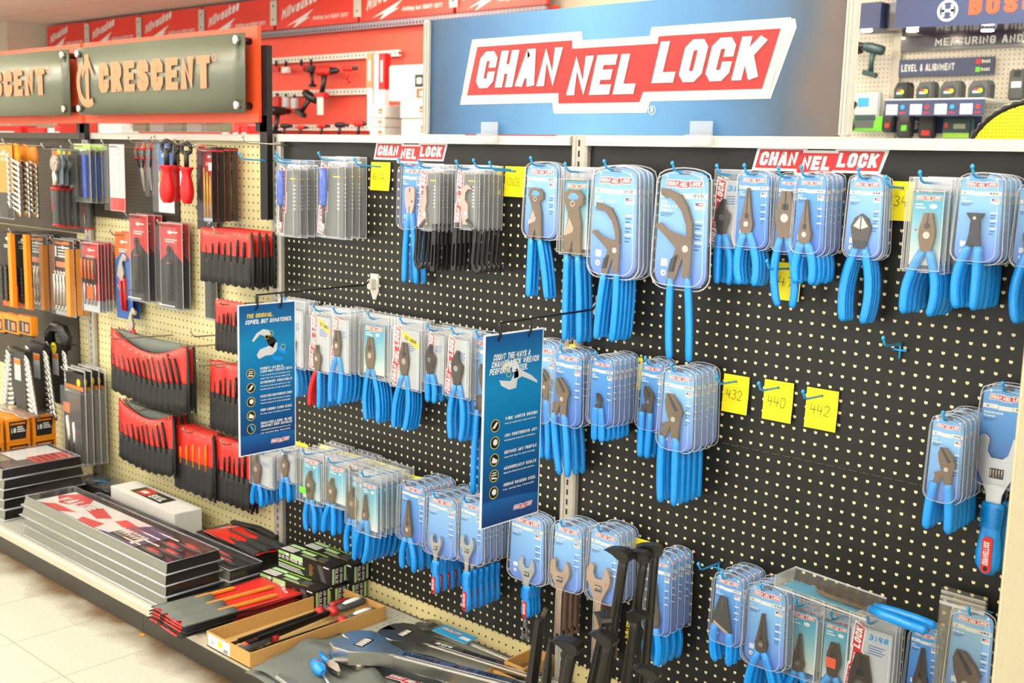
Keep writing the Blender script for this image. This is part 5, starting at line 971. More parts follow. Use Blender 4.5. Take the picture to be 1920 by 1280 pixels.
stack(lambda p, W, H, t: card(p, W, H, t, 'card_black', 'card_black', False), 'long_tool_pack', 'tool pack', 372, 395, 392, 600, 1, 0, 'long black pack hanging behind the upper tool rolls', D=.04)
def snips(p, W, H, t):
    m = MB(); m.sheet([[(-W*.38, 0, 0), (W*.38, 0, 0)], [(-W*.5, -.004, -H*.2), (W*.5, -.004, -H*.2)], [(-W*.1, -.004, -H*.75), (W*.42, -.004, -H*.75)], [(W*.08, -.002, -H), (W*.4, -.002, -H)]], 'clear_bag', thick=.002); m.build('clear_pouch', p)
    for s in (-1, 1):
        m = MB(); m.tube([(s*W*.22, -.010, -H*.16), (s*W*.20, -.011, -H*.34), (W*.08+s*W*.08, -.011, -H*.5)], [.006, .006, .004], 'black_plastic', 8, flat=.6); g = m.build('handle', p)
        m = MB(); m.tube([(s*W*.34, -.010, -H*.15), (s*W*.1, -.0105, -H*.16)], .0045, 'red_handle', 8); m.build('red_band', g); m = MB(); m.tube([(s*W*.22, -.011, -H*.30), (s*W*.20, -.011, -H*.34)], .0075, 'red_handle', 8); m.build('red_band', g)
    m = MB(); m.prism([(W*.0, -H*.48), (W*.2, -H*.48), (W*.28, -H*.9), (W*.2, -H*.9)], -.012, -.008, 'steel_bright'); m.build('blade', p)
    m = MB(); m.box((W*.15, -.006, -H*.3), (W*.14, .001, H*.5), 'orange_deep'); m.build('insert_card', p)
stack(snips, 'snips_pack', 'tool pack', 242, 272, 262, 368, 2, 286, 'clear pouches of red and black snips', tmax=.024)
def pulls(p, W, H, t):
    m = MB(); q_ = min(W*.4, .017); m.tube([(q_*math.cos(i*math.pi/8), -t*.5+q_*.35*math.cos(i*math.pi/8), -q_+q_*math.sin(i*math.pi/8)) for i in range(17)], .0065, 'black_plastic', 8); b = m.build('hang_ring', p)
    m = MB(); m.tube([(0, -t*.5, -H*.12), (0, -t*.5, -H*.40)], W*.12, 'black_plastic', 10); m.build('shaft', p)
    m = MB(); r = W*.36; m.lathe([(r*.95, 0), (r, -H*.02), (r*.7, -H*.07), (r*.62, -H*.14), (r*.85, -H*.28), (r*.98, -H*.40), (r*.9, -H*.50), (r*.62, -H*.585), (r*.5, -H*.60)], 'red_handle', 14, fr=((0, -t*.5, -H*.39), (0, 0, 1))); m.build('handle', p)
for i, (xl, xr, yt, yb, D, d) in enumerate(((295, 318, 263, 381, .20, 'red-handled hose pick beside the blue-headed pack, first of three'), (312, 332, 266, 379, .15, 'red-handled hose pick just behind another one'), (333, 354, 268, 383, .17, 'red-handled hose pick with a white label beside the red card'))):
    q = stack(pulls, 'hose_pick', 'tool', xl, xr, yt, yb, 1, 0, d, D=D, hooked=i != 1, grp='red-handled hose picks')
    if i == 2:
        m = MB(); m.box((-.012, -.022, -.13), (.010, .012, .085), 'paper_white', bevel=.002); m.build('handle_label', q)
def brush(p, W, H, t):
    m = MB(); 
    for i in range(5): m.tube([(W*(-.3+.14*i), -.006, -H*.42), (W*(-.25+.12*i), -.006, -H*.82)], W*.04, 'brass', 6)
    m.build('brass_print', p)
stack(lambda p, W, H, t: card(p, W, H, t, 'ink_blue', 'paper_white', False, inner=brush, split=.42), 'pick_set_pack', 'tool pack', 285, 314, 263, 399, 1, 0, 'blue-headed pack with thin brass rods between snips and red handles', D=.11)
def strips(p, W, H, t):
    for i, c in enumerate(('clam_strip', 'card_black', 'screw_blue')):
        m = MB(); m.box((W*(-.28+.27*i), -t*.5, -H*.55), (W*.2, t*.5, H*.72), c); m.build('tool_strip', p)
mat('lime_print', (190, 225, 120), .5)
stack(lambda p, W, H, t: card(p, W, H, t, 'lime_print', 'clam_strip', False, inner=strips, split=.9), 'bit_set_pack', 'tool pack', 132, 162, 269, 379, 4, 194, 'clear bit set packs with a lime edge')
stack(lambda p, W, H, t: card(p, W, H, t, 'grey_card', 'red_dull', False, split=.2), 'blade_pack', 'tool pack', 194, 222, 270, 396, 1, 0, 'clear pack with a red foot beside the clear bit sets', D=.15)
def ratchet(p, W, H, t):
    m = MB(); m.prism(rect(-W*.5, -H*.46, W*.5, 0), .001, .002, 'slate'); c = m.build('hang_card', p); m = MB(); m.box((-W*.1, -.0004, -H*.06), (W*.5, .0006, H*.06), 'orange_deep'); m.box((W*.2, -.0005, -H*.05), (W*.3, .0006, H*.05), 'burst_yellow'); m.build('card_print', c)
    m = MB(); m.prism(disc(0, -H*.2, W*.36, 16, 1), -.014, -.002, 'steel_bright', bevel=.002); m.prism(disc(0, -H*.17, W*.14, 12), -.016, -.014, 'chrome'); m.tube([(0, -.008, -H*.3), (0, -.008, -H*.52)], W*.13, 'steel_bright', 10); m.build('ratchet_head', p)
    m = MB(); m.tube([(0, -.009, -H*.5), (0, -.009, -H*.55), (.001, -.009, -H*.7), (.003, -.009, -H*.88), (.004, -.009, -H*.97), (.004, -.009, -H)], [W*.15, W*.21, W*.19, W*.16, W*.19, W*.15], 'grey_body', 10); g = m.build('handle', p)
    m = MB(); m.tube([(0, -.009, -H*.5), (0, -.009, -H*.54)], W*.215, 'red_dull', 10); m.tube([(.004, -.009, -H*.975), (.004, -.009, -H*1.0)], W*.2, 'red_dull', 10); m.tube([(-.002, -.011-W*.05, -H*.56), (0, -.011-W*.05, -H*.8)], W*.12, 'red_dull', 8); m.build('red_inlay', g)
for i, (xl, xr, yt, yb, D) in enumerate(((86, 106, 277, 423, .20), (94, 116, 278, 425, .16), (104, 127, 279, 426, .13), (120, 142, 280, 427, .09), (146, 168, 286, 430, .06))):
    stack(ratchet, 'ratchet', 'ratchet', xl, xr, yt, yb, 1, 0, ['first', 'second', 'third', 'fourth', 'fifth'][i]+' red and black ratchet handle counted from the orange wrench rails', D=D, hooked=i in (0, 3), grp='ratchets hanging in a row')
mat('orange_holder', (246, 150, 26), .4)
def wrench_rail(p, W, H, t):
    m = MB(); m.prism([(-W*.5, -H*.22), (-W*.35, -H*.03), (0, 0), (W*.35, -H*.02), (W*.5, -H*.16), (W*.42, -H*.3), (W*.1, -H*.3), (W*.05, -H), (-W*.12, -H), (-W*.15, -H*.3)], -.008, .0, 'orange_holder', bevel=.002); m.build('holder', p)
    for i in range(10):
        z = -H*(.25+.075*i); m = MB(); x = W*.1
        m.tube([(x-W*.55, -.016, z+H*.055), (x+W*.45, -.012, z-H*.04)], W*.085, 'chrome', 6, flat=.7)
        for s, zz in ((-.62, .06), (.5, -.045)): m.lathe([(W*.10, -.006), (W*.2, -.005), (W*.2, .005), (W*.10, .006)], 'chrome', 10, fr=((x+s*W, -.014, z+zz*H), (.4, 1, .2)))
        m.build('wrench', p)
for i, (xl, xr, D) in enumerate(((14, 31, .20), (31, 48, .16), (48, 64, .11))):
    stack(wrench_rail, 'wrench_set', 'wrench set', xl, xr, 268+i*2, 402+i*2, 1, 0, ['first', 'second', 'third'][i]+' orange rail of chrome wrenches counted from the photo edge', D=D, hooked=i == 0, grp='orange rails of chrome wrenches', tmax=.02)
stack(lambda p, W, H, t: card(p, W, H, t, 'orange_holder', 'card_black', False, split=.35, word='GEAR'), 'socket_set_pack', 'tool pack', -14, 13, 268, 410, 1, 0, 'orange and black boxed wrench set cut off by the photo edge', D=.22)
def gear(p, W, H, t):
    m = MB(); m.box((W*.38, -t*.5, -H*.55), (W*.2, t*.8, H*.86), 'orange_holder'); m.build('orange_side', p)
    for i in range(4):
        m = MB(); x = W*(-.36+.16*i); m.tube([(x, -t*.6, -H*.46), (x, -t*.6, -H*.9)], W*.045, 'steel_bright', 6); m.lathe([(W*.05, -.003), (W*.085, 0), (W*.05, .003)], 'chrome', 8, fr=((x, -t*.6, -H*.45), (0, 1, 0))); m.lathe([(W*.05, -.003), (W*.085, 0), (W*.05, .003)], 'chrome', 8, fr=((x, -t*.6, -H*.9), (0, 1, 0))); m.build('wrench', p)
    m = MB(); sdisc(m, [rect(-W*.42, -H*.07, W*.3, -H*.03)], 'orange', -.003); 
    for i in range(4): sdisc(m, [rect(-W*.3, -H*(.12+.04*i), W*.2, -H*(.105+.04*i))], 'paper_white', -.003)
    sdisc(m, [rect(-W*.44, -H*.24, -W*.36, -H*.1)], 'paper_white', -.003); sdisc(m, [rect(-W*.4, -H*.37, W*.1, -H*.30)], 'crescent_peach', -.003); m.build('label_print', p)
stack(lambda p, W, H, t: card(p, W, H, t, 'card_black', 'grey_body', False, inner=gear, split=.4), 'wrench_set_pack', 'tool pack', 46, 81, 441, 580, 2, 96, 'black and orange wrench set cards, nearer the photo edge')
stack(lambda p, W, H, t: card(p, W, H, t, 'card_black', 'grey_card', False, inner=gear, split=.4), 'wrench_set_pack', 'tool pack', 93, 130, 449, 592, 3, 156, 'black and orange wrench set cards with a yellow dot')
def sockets(p, W, H, t):
    m = MB(); m.box((W*.4, -t*.5, -H*.5), (W*.2, t*.7, H*.95), 'orange_holder'); m.build('orange_side', p)
    for j in range(2):
        for i in range(8):
            m = MB(); m.lathe([(W*.09, -.004), (W*.1, .004)], 'black_plastic', 8, fr=((W*(-.3+.3*j), -t*.6, -H*(.5+.055*i)), (0, 1, .1))); m.build('socket', p)
stack(lambda p, W, H, t: card(p, W, H, t, 'card_black', 'orange_deep', False, inner=sockets, split=.3, clearit=False, word='GEAR'), 'socket_set_pack', 'tool pack', 20, 49, 435, 579, 1, 0, 'orange socket rail card beside the wrench set cards', D=.17)
stack(lambda p, W, H, t: card(p, W, H, t, 'card_black', 'orange_deep', False, inner=sockets, split=.3, clearit=False), 'socket_set_pack', 'tool pack', -8, 20, 432, 575, 1, 0, 'orange socket rail card at the very edge of the photo', D=.20)
def sdrivers(p, W, H, t):
    for i in range(4):
        x = W*(-.36+.22*i); m = MB(); m.tube([(x, -t*.5, -H*.22), (x+.001, -t*.5, -H*.4), (x+.002, -t*.5, -H*.58)], [W*.07, W*.08, W*.06], 'black_plastic', 8); h = m.build('handle', p)
        m = MB(); m.tube([(x-.002, -t*.55-W*.04, -H*.24), (x, -t*.55-W*.04, -H*.52)], W*.05, 'orange_deep', 6); m.build('orange_inlay', h)
        m = MB(); m.tube([(x+.002, -t*.5, -H*.58), (x+.002, -t*.5, -H*.9)], W*.03, 'steel_bright', 6); m.build('shaft', p)
    m = MB(); sdisc(m, [rect(-W*.1, -H*.80, W*.3, -H*.62)], 'orange_deep', -t-.001); m.build('label_print', p)
stack(lambda p, W, H, t: card(p, W, H, t, 'red_dull', 'grey_card', False, inner=sdrivers, split=.17), 'screwdriver_set_pack', 'tool pack', 151, 181, 455, 584, 5, 207, 'clear screwdriver sets with an orange head card')
def redpliers(p, W, H, t):
    f = lambda pl: [(x*W, z*H) for x, z in pl]; m = MB()
    m.prism(f([(-.05, -.3), (.1, -.24), (.3, -.28), (.28, -.33), (.12, -.31), (.05, -.36), (.16, -.46), (.05, -.56), (-.1, -.55), (-.28, -.5), (-.18, -.38)]), -.012, -.004, 'steel_bright', bevel=.001); m.build('plier_head', p)
    for s, o in ((-1, -.12), (1, .12)):
        m = MB(); m.tube([(W*o, -.008, -H*.52), (W*(o+.03), -.008, -H*.7), (W*.08+s*W*.10, -.008, -H*.9)], [.006, .0065, .005], 'red_handle', 8); m.build('handle', p)
stack(lambda p, W, H, t: card(p, W, H, t, 'orange_deep', 'ink_blue', True, inner=redpliers, split=.68, clearit=False), 'red_pliers_pack', 'tool pack', 208, 238, 436, 598, 2, 250, 'blue and white cards with red-gripped pliers')
p = stack(redpliers, 'red_pliers', 'pliers', 226, 252, 540, 690, 1, 0, 'loose red-gripped pliers behind the wide sagging roll', D=.10)
# wrench trays on black racks
def wtray(p, W, H, t):
    m = MB(); m.prism([(-W*.24, 0), (W*.24, -H*.02), (W*.24, -H*.95), (-W*.1, -H*.95), (-W*.24, -H*.6)], -.022, .0, 'black_plastic', bevel=.003); b = m.build('rack_body', p)
    m = MB(); m.box((0, -.023, -H*.32), (W*.2, .001, H*.34), 'grey_card'); m.box((0, -.0235, -H*.2), (W*.2, .001, H*.08), 'orange'); m.build('label_print', b)
    for i in range(11):
        k = .6+.04*i; z = -H*(.12+.078*i)
        for s in (-1, 1):
            m = MB(); m.tube([(s*W*.2, -.012, z), (s*W*.46*k, -.02, z-H*.03)], W*.035, 'chrome', 6); m.lathe([(W*.05, -.004), (W*.10, -.003), (W*.10, .003), (W*.05, .004)], 'chrome', 8, fr=((s*W*.5*k, -.02, z-H*.034), (.2, 1, .3))); m.build('wrench', p)
def wtray_h(p, W, H, t):
    wtray(p, W, H, t); m = MB(); m.tube([(-W*.26, -.01, -.01), (-W*.30, -.01, H*.14), (-W*.1, -.01, H*.26), (W*.2, -.01, H*.24), (W*.34, -.01, H*.12), (W*.26, -.01, -.01)], W*.09, 'black_plastic', 8, flat=1.0); m.build('carry_handle', p)
    m = MB(); m.prism(disc(-W*.05, -H*.07, W*.09, 12), -.0235, -.022, 'burst_yellow'); m.build('price_dot', p)
for i, (bb, xl, xr, yt, yb, D, d) in enumerate(((wtray, 5, 62, 655, 772, .19, 'black wrench rack nearest the photo edge, chrome ends fanned out'), (wtray, 42, 97, 643, 776, .13, 'middle black wrench rack without a carrying loop'), (wtray_h, 78, 131, 645, 762, .08, 'black wrench rack with a carrying loop and a yellow dot'))):
    stack(bb, 'wrench_rack', 'wrench set', xl, xr, yt, yb, 1, 0, d, D=D, grp='black wrench racks', hooked=i != 1)
def dustclam(p, W, H, t):
    m = MB(); m.prism(rect(-W*.42, -H*.24, W*.42, -H*.05), -.004, -.002, 'card_black'); m.prism(rect(-W*.42, -H*.22, W*.42, -H*.18), -.0045, -.004, 'orange'); m.prism(disc(W*.2, -H*.14, W*.09, 10), -.005, -.0045, 'burst_yellow'); m.build('head_card', p)
    m = MB(); m.box((0, -t*.4, -H*.62), (W*.84, t*.6, H*.72), 'card_black'); m.build('tool_block', p)
    m = MB(); m.tube([(-W*.2, -t*.8, -H*.5), (-W*.1, -t*.8, -H*.92)], W*.06, 'steel_bright', 8); m.tube([(W*.1, -t*.8, -H*.55), (W*.12, -t*.8, -H*.95)], W*.05, 'steel_bright', 8); m.box((-W*.25, -t*.75, -H*.42), (W*.3, t*.2, H*.1), 'orange'); m.build('tool_print', p)
    m = MB(); m.box((0, -t*.5, -H*.6), (W*.98, t, H*.8), 'clear_bag'); band(m, [(-W*.5, 0), (W*.5, 0), (W*.5, -H), (-W*.5, -H)], .93, -.003, .002, 'clear_edge', H); m.build('clamshell', p)
stack(dustclam, 'socket_tool_pack', 'tool pack', 114, 152, 692, 868, 4, 205, 'tall clear clamshells with dark tools next to the wide sagging roll', tmax=.04)
def ocase(p, W, H, t):
    m = MB(); m.box((0, -.015, -H*.5), (W, .03, H), 'orange_holder', bevel=.003); m.build('case_shell', p)
    m = MB(); m.box((0, -.0305, -H*.6), (W*.8, .001, H*.6), 'card_black'); m.box((-W*.1, -.031, -H*.6), (W*.1, .001, H*.5), 'steel_bright'); m.box((W*.2, -.031, -H*.6), (W*.25, .001, H*.4), 'crescent_peach'); m.build('case_print', p)
    m = MB(); m.tube([(-W*.5, -.02, -H-.004), (W*.55, -.02, -H-.004)], .003, 'black_metal', 6); m.build('hang_rack_bar', p)
for i, (xl, xr) in enumerate(((-10, 8), (8, 36), (36, 60))): stack(ocase, 'bit_case', 'tool case', xl, xr, 586+i*3, 621+i*3, 1, 0, ['first', 'second', 'third'][i]+' small orange bit case on the black ledge, counted from the photo edge', D=.14, hooked=False, grp='orange bit cases')
# ------------------------------------------------------------------ goods on the base deck
def on(x, y, z=0): return (x, y, DECK+z+.0006)
def oriented(nm, lab, cat, loc, rz, grp=None): return thing(nm, lab, cat, loc, grp, rz)
mat('insert_white', (238, 236, 230), .4); mat('insert_red', (220, 60, 56), .4); mat('insert_navy', (52, 60, 110), .4)
def tray(p, L, Wd, h, n=4):
    """shallow black display tray with a clear lid, x along its length, origin at its near right foot"""
    m = MB(); o = [(-L, 0), (0, 0), (0, Wd), (-L, Wd)]
    for i in range(4):
        ms_ = 'tray_side' if i in (0, 2) else 'tray_black'; a, b = o[i], o[(i+1) % 4]; c = lambda q, e: (-L/2+(q[0]+L/2)*(1-e*2/L), Wd/2+(q[1]-Wd/2)*(1-e*2/Wd))  # long sides lighter than the ends: reflected floor put in as colour
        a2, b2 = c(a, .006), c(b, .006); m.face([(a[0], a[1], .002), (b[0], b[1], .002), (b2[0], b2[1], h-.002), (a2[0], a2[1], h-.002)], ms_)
        a3, b3 = c(a, .014), c(b, .014); m.face([(a2[0], a2[1], h-.002), (b2[0], b2[1], h-.002), (b3[0], b3[1], h-.004), (a3[0], a3[1], h-.004)], 'tray_black')
    m.face([(-L, 0, .002), (-L, Wd, .002), (0, Wd, .002), (0, 0, .002)], 'tray_black'); m.face([(-L+.014, .014, h-.016), (-.014, .014, h-.016), (-.014, Wd-.014, h-.016), (-L+.014, Wd-.014, h-.016)], 'tray_black'); m.build('tray_body', p)
    m = MB(); e = .006
    m.tube([(-L-e, -e, .003), (e, -e, .003), (e, Wd+e, .003), (-L-e, Wd+e, .003), (-L-e, -e, .003)], .0022, 'clear_edge', 6)
    m.face([(-L-e, -e, .0035), (e, -e, .0035), (0, 0, .004), (-L, 0, .004)], 'clear_edge'); m.face([(e, -e, .0035), (e, Wd+e, .0035), (0, Wd, .004), (0, 0, .004)], 'clear_edge')
    m.tube([(-L+.004, .004, h), (-.004, .004, h), (-.004, Wd-.004, h), (-L+.004, Wd-.004, h), (-L+.004, .004, h)], .0016, 'clear_edge', 6); m.build('clear_rim', p)
    m = MB(); m.face([(-L+.005, .005, h+.0005), (-.005, .005, h+.0005), (-.005, Wd-.005, h+.0005), (-L+.005, Wd-.005, h+.0005)], 'clear_shell'); m.build('clear_lid', p)
    if n:
        m = MB(); z = h-.009; x0, x1 = -L+.05, -L*.24; y0, y1 = .022, Wd-.022; Q = lambda u, v: (x0+(x1-x0)*u, y0+(y1-y0)*v, z)
        m.face([Q(0, 0), Q(1, 0), Q(1, 1), Q(0, 1)], 'insert_white'); c = m.build('insert_card', p)
        m = MB(); z += .0004
        for poly, mt in (([(0, .55), (.12, .3), (.3, .6), (.2, 1), (.05, 1)], 'insert_red'), ([(.05, .0), (.25, .0), (.34, .25), (.12, .22)], 'insert_red'), ([(.32, .5), (.5, .35), (.55, .62), (.36, .85)], 'insert_red'), ([(.45, .0), (.62, 0), (.6, .3), (.42, .2)], 'insert_red'), ([(.6, .55), (.82, .4), (.84, .7), (.62, .8)], 'insert_red'),
                         ([(.66, 0), (1, 0), (1, 1), (.8, 1), (.72, .5), (.86, .3)], 'insert_navy')): m.face([Q(*q) for q in poly], mt)
        z += .0004
        for i in range(7): m.face([Q(.7+.03*i, .06), Q(.78+.03*i, .06), Q(.74+.035*i, .5), Q(.72+.035*i, .5)], 'insert_white')
        m.text('VALUE', (x0+.04, (y0+y1)/2-.02, z), (1, .1, 0), (0, 1, 0), .045, .010, 'insert_white', fit=.2); m.build('insert_print', c)
        for i in range(n):
            y = .025+(Wd-.05)*(i+.5)/n; xx = -L*.2+.05*(i % 2); m = MB(); r = min(.014, Wd*.07)
            m.tube([(xx-.03, y, h-.0115), (xx, y, h-.0105), (xx+.04, y, h-.0105), (xx+.085, y, h-.0105), (xx+.10, y, h-.0105)], [r*.5, r*.9, r, r*.95, r*.5], 'black_plastic', 10, flat=.6, fdir=(0, 0, 1)); g = m.build('screwdriver_handle', p)
            m = MB(); m.tube([(xx+.004, y, h-.006), (xx+.03, y, h-.005), (xx+.075, y, h-.0055)], [r*.4, r*.65, r*.5], 'red_dull', 8, flat=.5, fdir=(0, 0, 1)); m.build('red_inlay', g)
            m = MB(); m.tube([(xx-.03, y, h-.008), (xx-.2, y, h-.0075)], r*.3, 'steel_bright', 6); m.build('shaft', p)
LV = ['bottom', 'second lowest', 'second highest', 'top']; L5 = ['bottom', 'second lowest', 'middle', 'second highest', 'top']
def trays(x, y, L, Wd, h, n, desc, rz=0, names=None, handles=4):
    p = None
    for i in range(n):
        lab = names[i]+' '+desc; loc = on(x-.0035*((i*5) % 3), y+.002*(i % 2), h*i+.0004)
        if p is None: p = thing('display_tray', lab, 'display case', loc, desc, rz); tray(p, L, Wd, h-.0008, handles)
        else: dup(p, loc, lab, rotz=rz+random.uniform(-.004, .004))
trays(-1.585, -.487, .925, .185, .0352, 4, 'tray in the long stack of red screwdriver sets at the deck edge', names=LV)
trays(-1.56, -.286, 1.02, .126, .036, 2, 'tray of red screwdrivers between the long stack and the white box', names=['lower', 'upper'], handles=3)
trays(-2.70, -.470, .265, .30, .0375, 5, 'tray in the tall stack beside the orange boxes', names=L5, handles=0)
m = MB(); tt = None
for o in list(COL.objects):
    if o.get('label', '').startswith('top tray in the tall stack'): tt = o
m = MB(); Z_ = .0345; q_ = lambda a, b, c, e, mt, k=0: m.face([(a, b, Z_+k), (c, b, Z_+k), (c, e, Z_+k), (a, e, Z_+k)], mt)
q_(-.25, .02, -.015, .285, 'grey_body'); q_(-.245, .10, -.10, .28, 'insert_white', .0003); q_(-.12, .14, -.02, .28, 'insert_red', .0005)
for i in range(5): q_(-.115, .155+.025*i, -.03, .163+.025*i, 'card_black', .0008)
q_(-.24, .03, -.13, .09, 'sage', .0003); m.build('insert_print', tt)
m = MB(); m.box((0, 0, .035), (.27, .11, .07), 'tray_black'); o = tag(m.build('sleeve_tray', loc=on(-2.705, -.092, 0)), 'black tray under crumpled clear film beyond the white box', 'display case')
m = MB(); rr = []
for i in range(9): rr.append([(-.13+.26*i/8, -.053+.106*j/5, .073+.010*math.sin(i*2.1+j*1.7)*math.sin(j*1.1+.4)) for j in range(6)])
m.sheet(rr, 'clear_bag'); m.build('clear_film', o); m = MB(); m.box((-.02, 0, .0709), (.08, .006, .001), 'blue_grip', rot=Matrix.Rotation(.5, 3, 'Z')); m.build('blue_print', o)
t = thing('carton', 'plain white carton with a black and red label on the deck', 'box', on(-2.32, -.094, .0), None, math.radians(-1.5)); m = MB(); m.box((0, 0, .05), (.46, .105, .1), 'paper_white', bevel=.002); m.build('carton_body', t)
m = MB(); m.face([(-.13, -.03, .1004), (.09, -.03, .1004), (.09, .035, .1004), (-.13, .035, .1004)], 'box_black'); m.face([(-.10, -.025, .1008), (-.03, -.025, .1008), (-.03, .03, .1008), (-.10, .03, .1008)], 'logo_red'); m.text('SKIL', (-.02, -.02, .1006), (1, 0, 0), (0, 1, 0), .035, .008, 'paper_white', off=.0004); m.face([(-.09, -.01, .1012), (-.05, -.01, .1012), (-.05, .01, .1012), (-.09, .01, .1012)], 'paper_white'); m.build('carton_print', t)
# orange cartons at the far end
def ocarton(x, y, z, lab, s=.2):
    t = thing('carton', lab, 'box', (x, y, z), 'orange cartons at the far end'); w, d, h = .2, .092, .0945
    m = MB(); m.box((0, 0, h/2), (w, d, h), 'orange_holder', bevel=.002); m.build('carton_body', t)
    m = MB(); y = -d/2-.0006; sdisc(m, [[(-w*.38, h*.12), (w*.28, h*.12), (w*.36, h*.88), (-w*.40, h*.88)]], 'card_black', y); m.text('18', (-w*.34, y, h*.4), XU, ZU, h*.22, h*.05, 'paper_white', fit=w*.18)
    for i in range(3): sdisc(m, [rect(-w*.1, h*(.42+.09*i), w*(.22-.05*i), h*(.47+.09*i))], 'paper_white', y-.0004)
    sdisc(m, [rect(-w*.34, h*.74, w*.2, h*.81)], 'orange', y-.0004)
    X = w/2+.0006
    m.face([(X, -d*.38, h*.12), (X, d*.3, h*.12), (X, d*.38, h*.88), (X, -d*.40, h*.88)], 'card_black'); m.text('18', (X, -d*.33, h*.4), (0, 1, 0), ZU, h*.22, h*.05, 'paper_white', fit=d*.22)
    for i in range(3): m.face([(X+.0004, -d*.06, h*(.42+.09*i)), (X+.0004, d*(.28-.05*i), h*(.42+.09*i)), (X+.0004, d*(.28-.05*i), h*(.47+.09*i)), (X+.0004, -d*.06, h*(.47+.09*i))], 'paper_white')
    m.face([(X+.0004, -d*.34, h*.74), (X+.0004, d*.3, h*.74), (X+.0004, d*.3, h*.81), (X+.0004, -d*.34, h*.81)], 'orange'); m.build('carton_print', t)
zc = DECK
m = None
for k_, (yc, nm_) in enumerate(((-.148, 'nearest the pegboard'), (-.252, 'in the middle of the row'), (-.356, 'nearest the aisle'))):
    for l_ in (2, 1): ocarton(-3.15, yc, DECK+.001+l_*.095, ('orange carton marked eighteen, ' if l_ == 2 else 'orange carton below the one marked eighteen, ')+nm_)
m = MB(); m.box((0, 0, .0465), (.2, .31, .093), 'cardboard', bevel=.002); tag(m.build('carton', loc=on(-3.15, -.252)), 'plain brown carton at the foot of the orange cartons', 'box')
m = MB(); m.sheet([[(-.15+.3*i/6, -.07+.14*j/4, .004+.005*math.sin(i*2+j)) for j in range(5)] for i in range(7)], 'clear_bag', thick=.001); tag(m.build('plastic_sleeve', loc=(-3.15, -.18, DECK+.289)), 'crumpled clear sleeve lying on the orange cartons', 'bag')
# green and black cartons of punch sets
def gcarton(x, y, z, lab, rz=0):
    t = thing('punch_set_carton', lab, 'box', (x, y, z), 'black and green punch set cartons', rz); w, d, h = .252, .062, .060
    m = MB(); m.box((0, 0, h/2), (w, d, h), 'box_black', bevel=.0012); m.build('carton_body', t)
    m = MB(); y = -d/2-.0005
    sdisc(m, [rect(-w*.48, h*.78, -w*.27, h*.94)], 'green_pale', y); m.text('OEM', (-w*.46, y, h*.8), XU, ZU, h*.12, h*.03, 'green_print', fit=w*.09, off=.0004); sdisc(m, [disc(-w*.31, h*.85, h*.08, 10)], 'paper_white', y-.0004)
    m.text('18 PC PIN PUNCH SET', (-w*.48, y, h*.54), XU, ZU, h*.2, h*.05, 'paper_white', fit=w*.46, off=.0003); sdisc(m, [rect(-w*.48, h*.38, w*.02, h*.46)], 'green_print', y); sdisc(m, [rect(-w*.25, h*.72, -w*.02, h*.96)], 'green_pale', y)
    for i in range(3): sdisc(m, [rect(-w*.48, h*(.07+.09*i), -w*(.0+.03*i), h*(.11+.09*i))], 'paper_white', y)
    for i in range(7): sdisc(m, [rect(w*.1, h*(.2+.09*i), w*(.16+.01*(i % 3)), h*(.235+.09*i))], 'brass', y)
    sdisc(m, [[(w*.24, h*.9), (w*.33, h*.9), (w*.42, h*.1), (w*.33, h*.1)]], 'grey_body', y); sdisc(m, [rect(w*.36, h*.86, w*.46, h*.92)], 'paper_white', y)
    X = w/2+.0005; F = lambda a, b, c, e, mt, k=0: m.face([(X+k, a*d, b*h), (X+k, c*d, b*h), (X+k, c*d, e*h), (X+k, a*d, e*h)], mt)
    F(-.44, .1, -.3, .9, 'green_pale'); F(.3, .12, .44, .9, 'green_pale'); m.text('18 PC PIN', (X, -.05*d, h*.1), (0, 0, 1), (0, -1, 0), d*.16, d*.035, 'paper_white', fit=h*.78, off=.0003); m.text('PUNCH SET', (X, .2*d, h*.1), (0, 0, 1), (0, -1, 0), d*.16, d*.035, 'paper_white', fit=h*.78, off=.0003); F(-.25, .15, -.22, .85, 'paper_white')
    Z = h+.0005; G = lambda a, b, c, e, mt, k=0: m.face([(a*w, b*d, Z+k), (c*w, b*d, Z+k), (c*w, e*d, Z+k), (a*w, e*d, Z+k)], mt)
    for i in range(3): G(-.46, -.42+.17*i, -.22, -.30+.17*i, 'paper_white')
    G(-.46, .14, -.2, .4, 'green_pale'); G(-.18, -.1, .06, .16, 'green_pale'); G(-.18, .3, .2, .4, 'green_print'); G(-.1, -.4, .2, -.18, 'sage'); G(.15, -.3, .3, .2, 'grey_body'); G(.18, -.35, .34, -.28, 'brass', .0003)
    m.build('carton_print', t)
gz = .0605
gcarton(-1.412, -.158, DECK, 'front punch set carton on the deck, its printed top in view', math.radians(4)); gcarton(-1.40, -.088, DECK, 'middle punch set carton on the deck, under another one', math.radians(1)); gcarton(-1.395, -.0395, DECK, 'back punch set carton on the deck against the board') if False else gcarton(-1.385, -.0345-.0 if False else -.022-.010, DECK, 'back punch set carton on the deck against the board')
gcarton(-1.405, -.098, DECK+gz, 'front upper punch set carton with big white lettering', math.radians(2)); gcarton(-1.375, -.033, DECK+gz, 'back upper punch set carton under the blue grips')
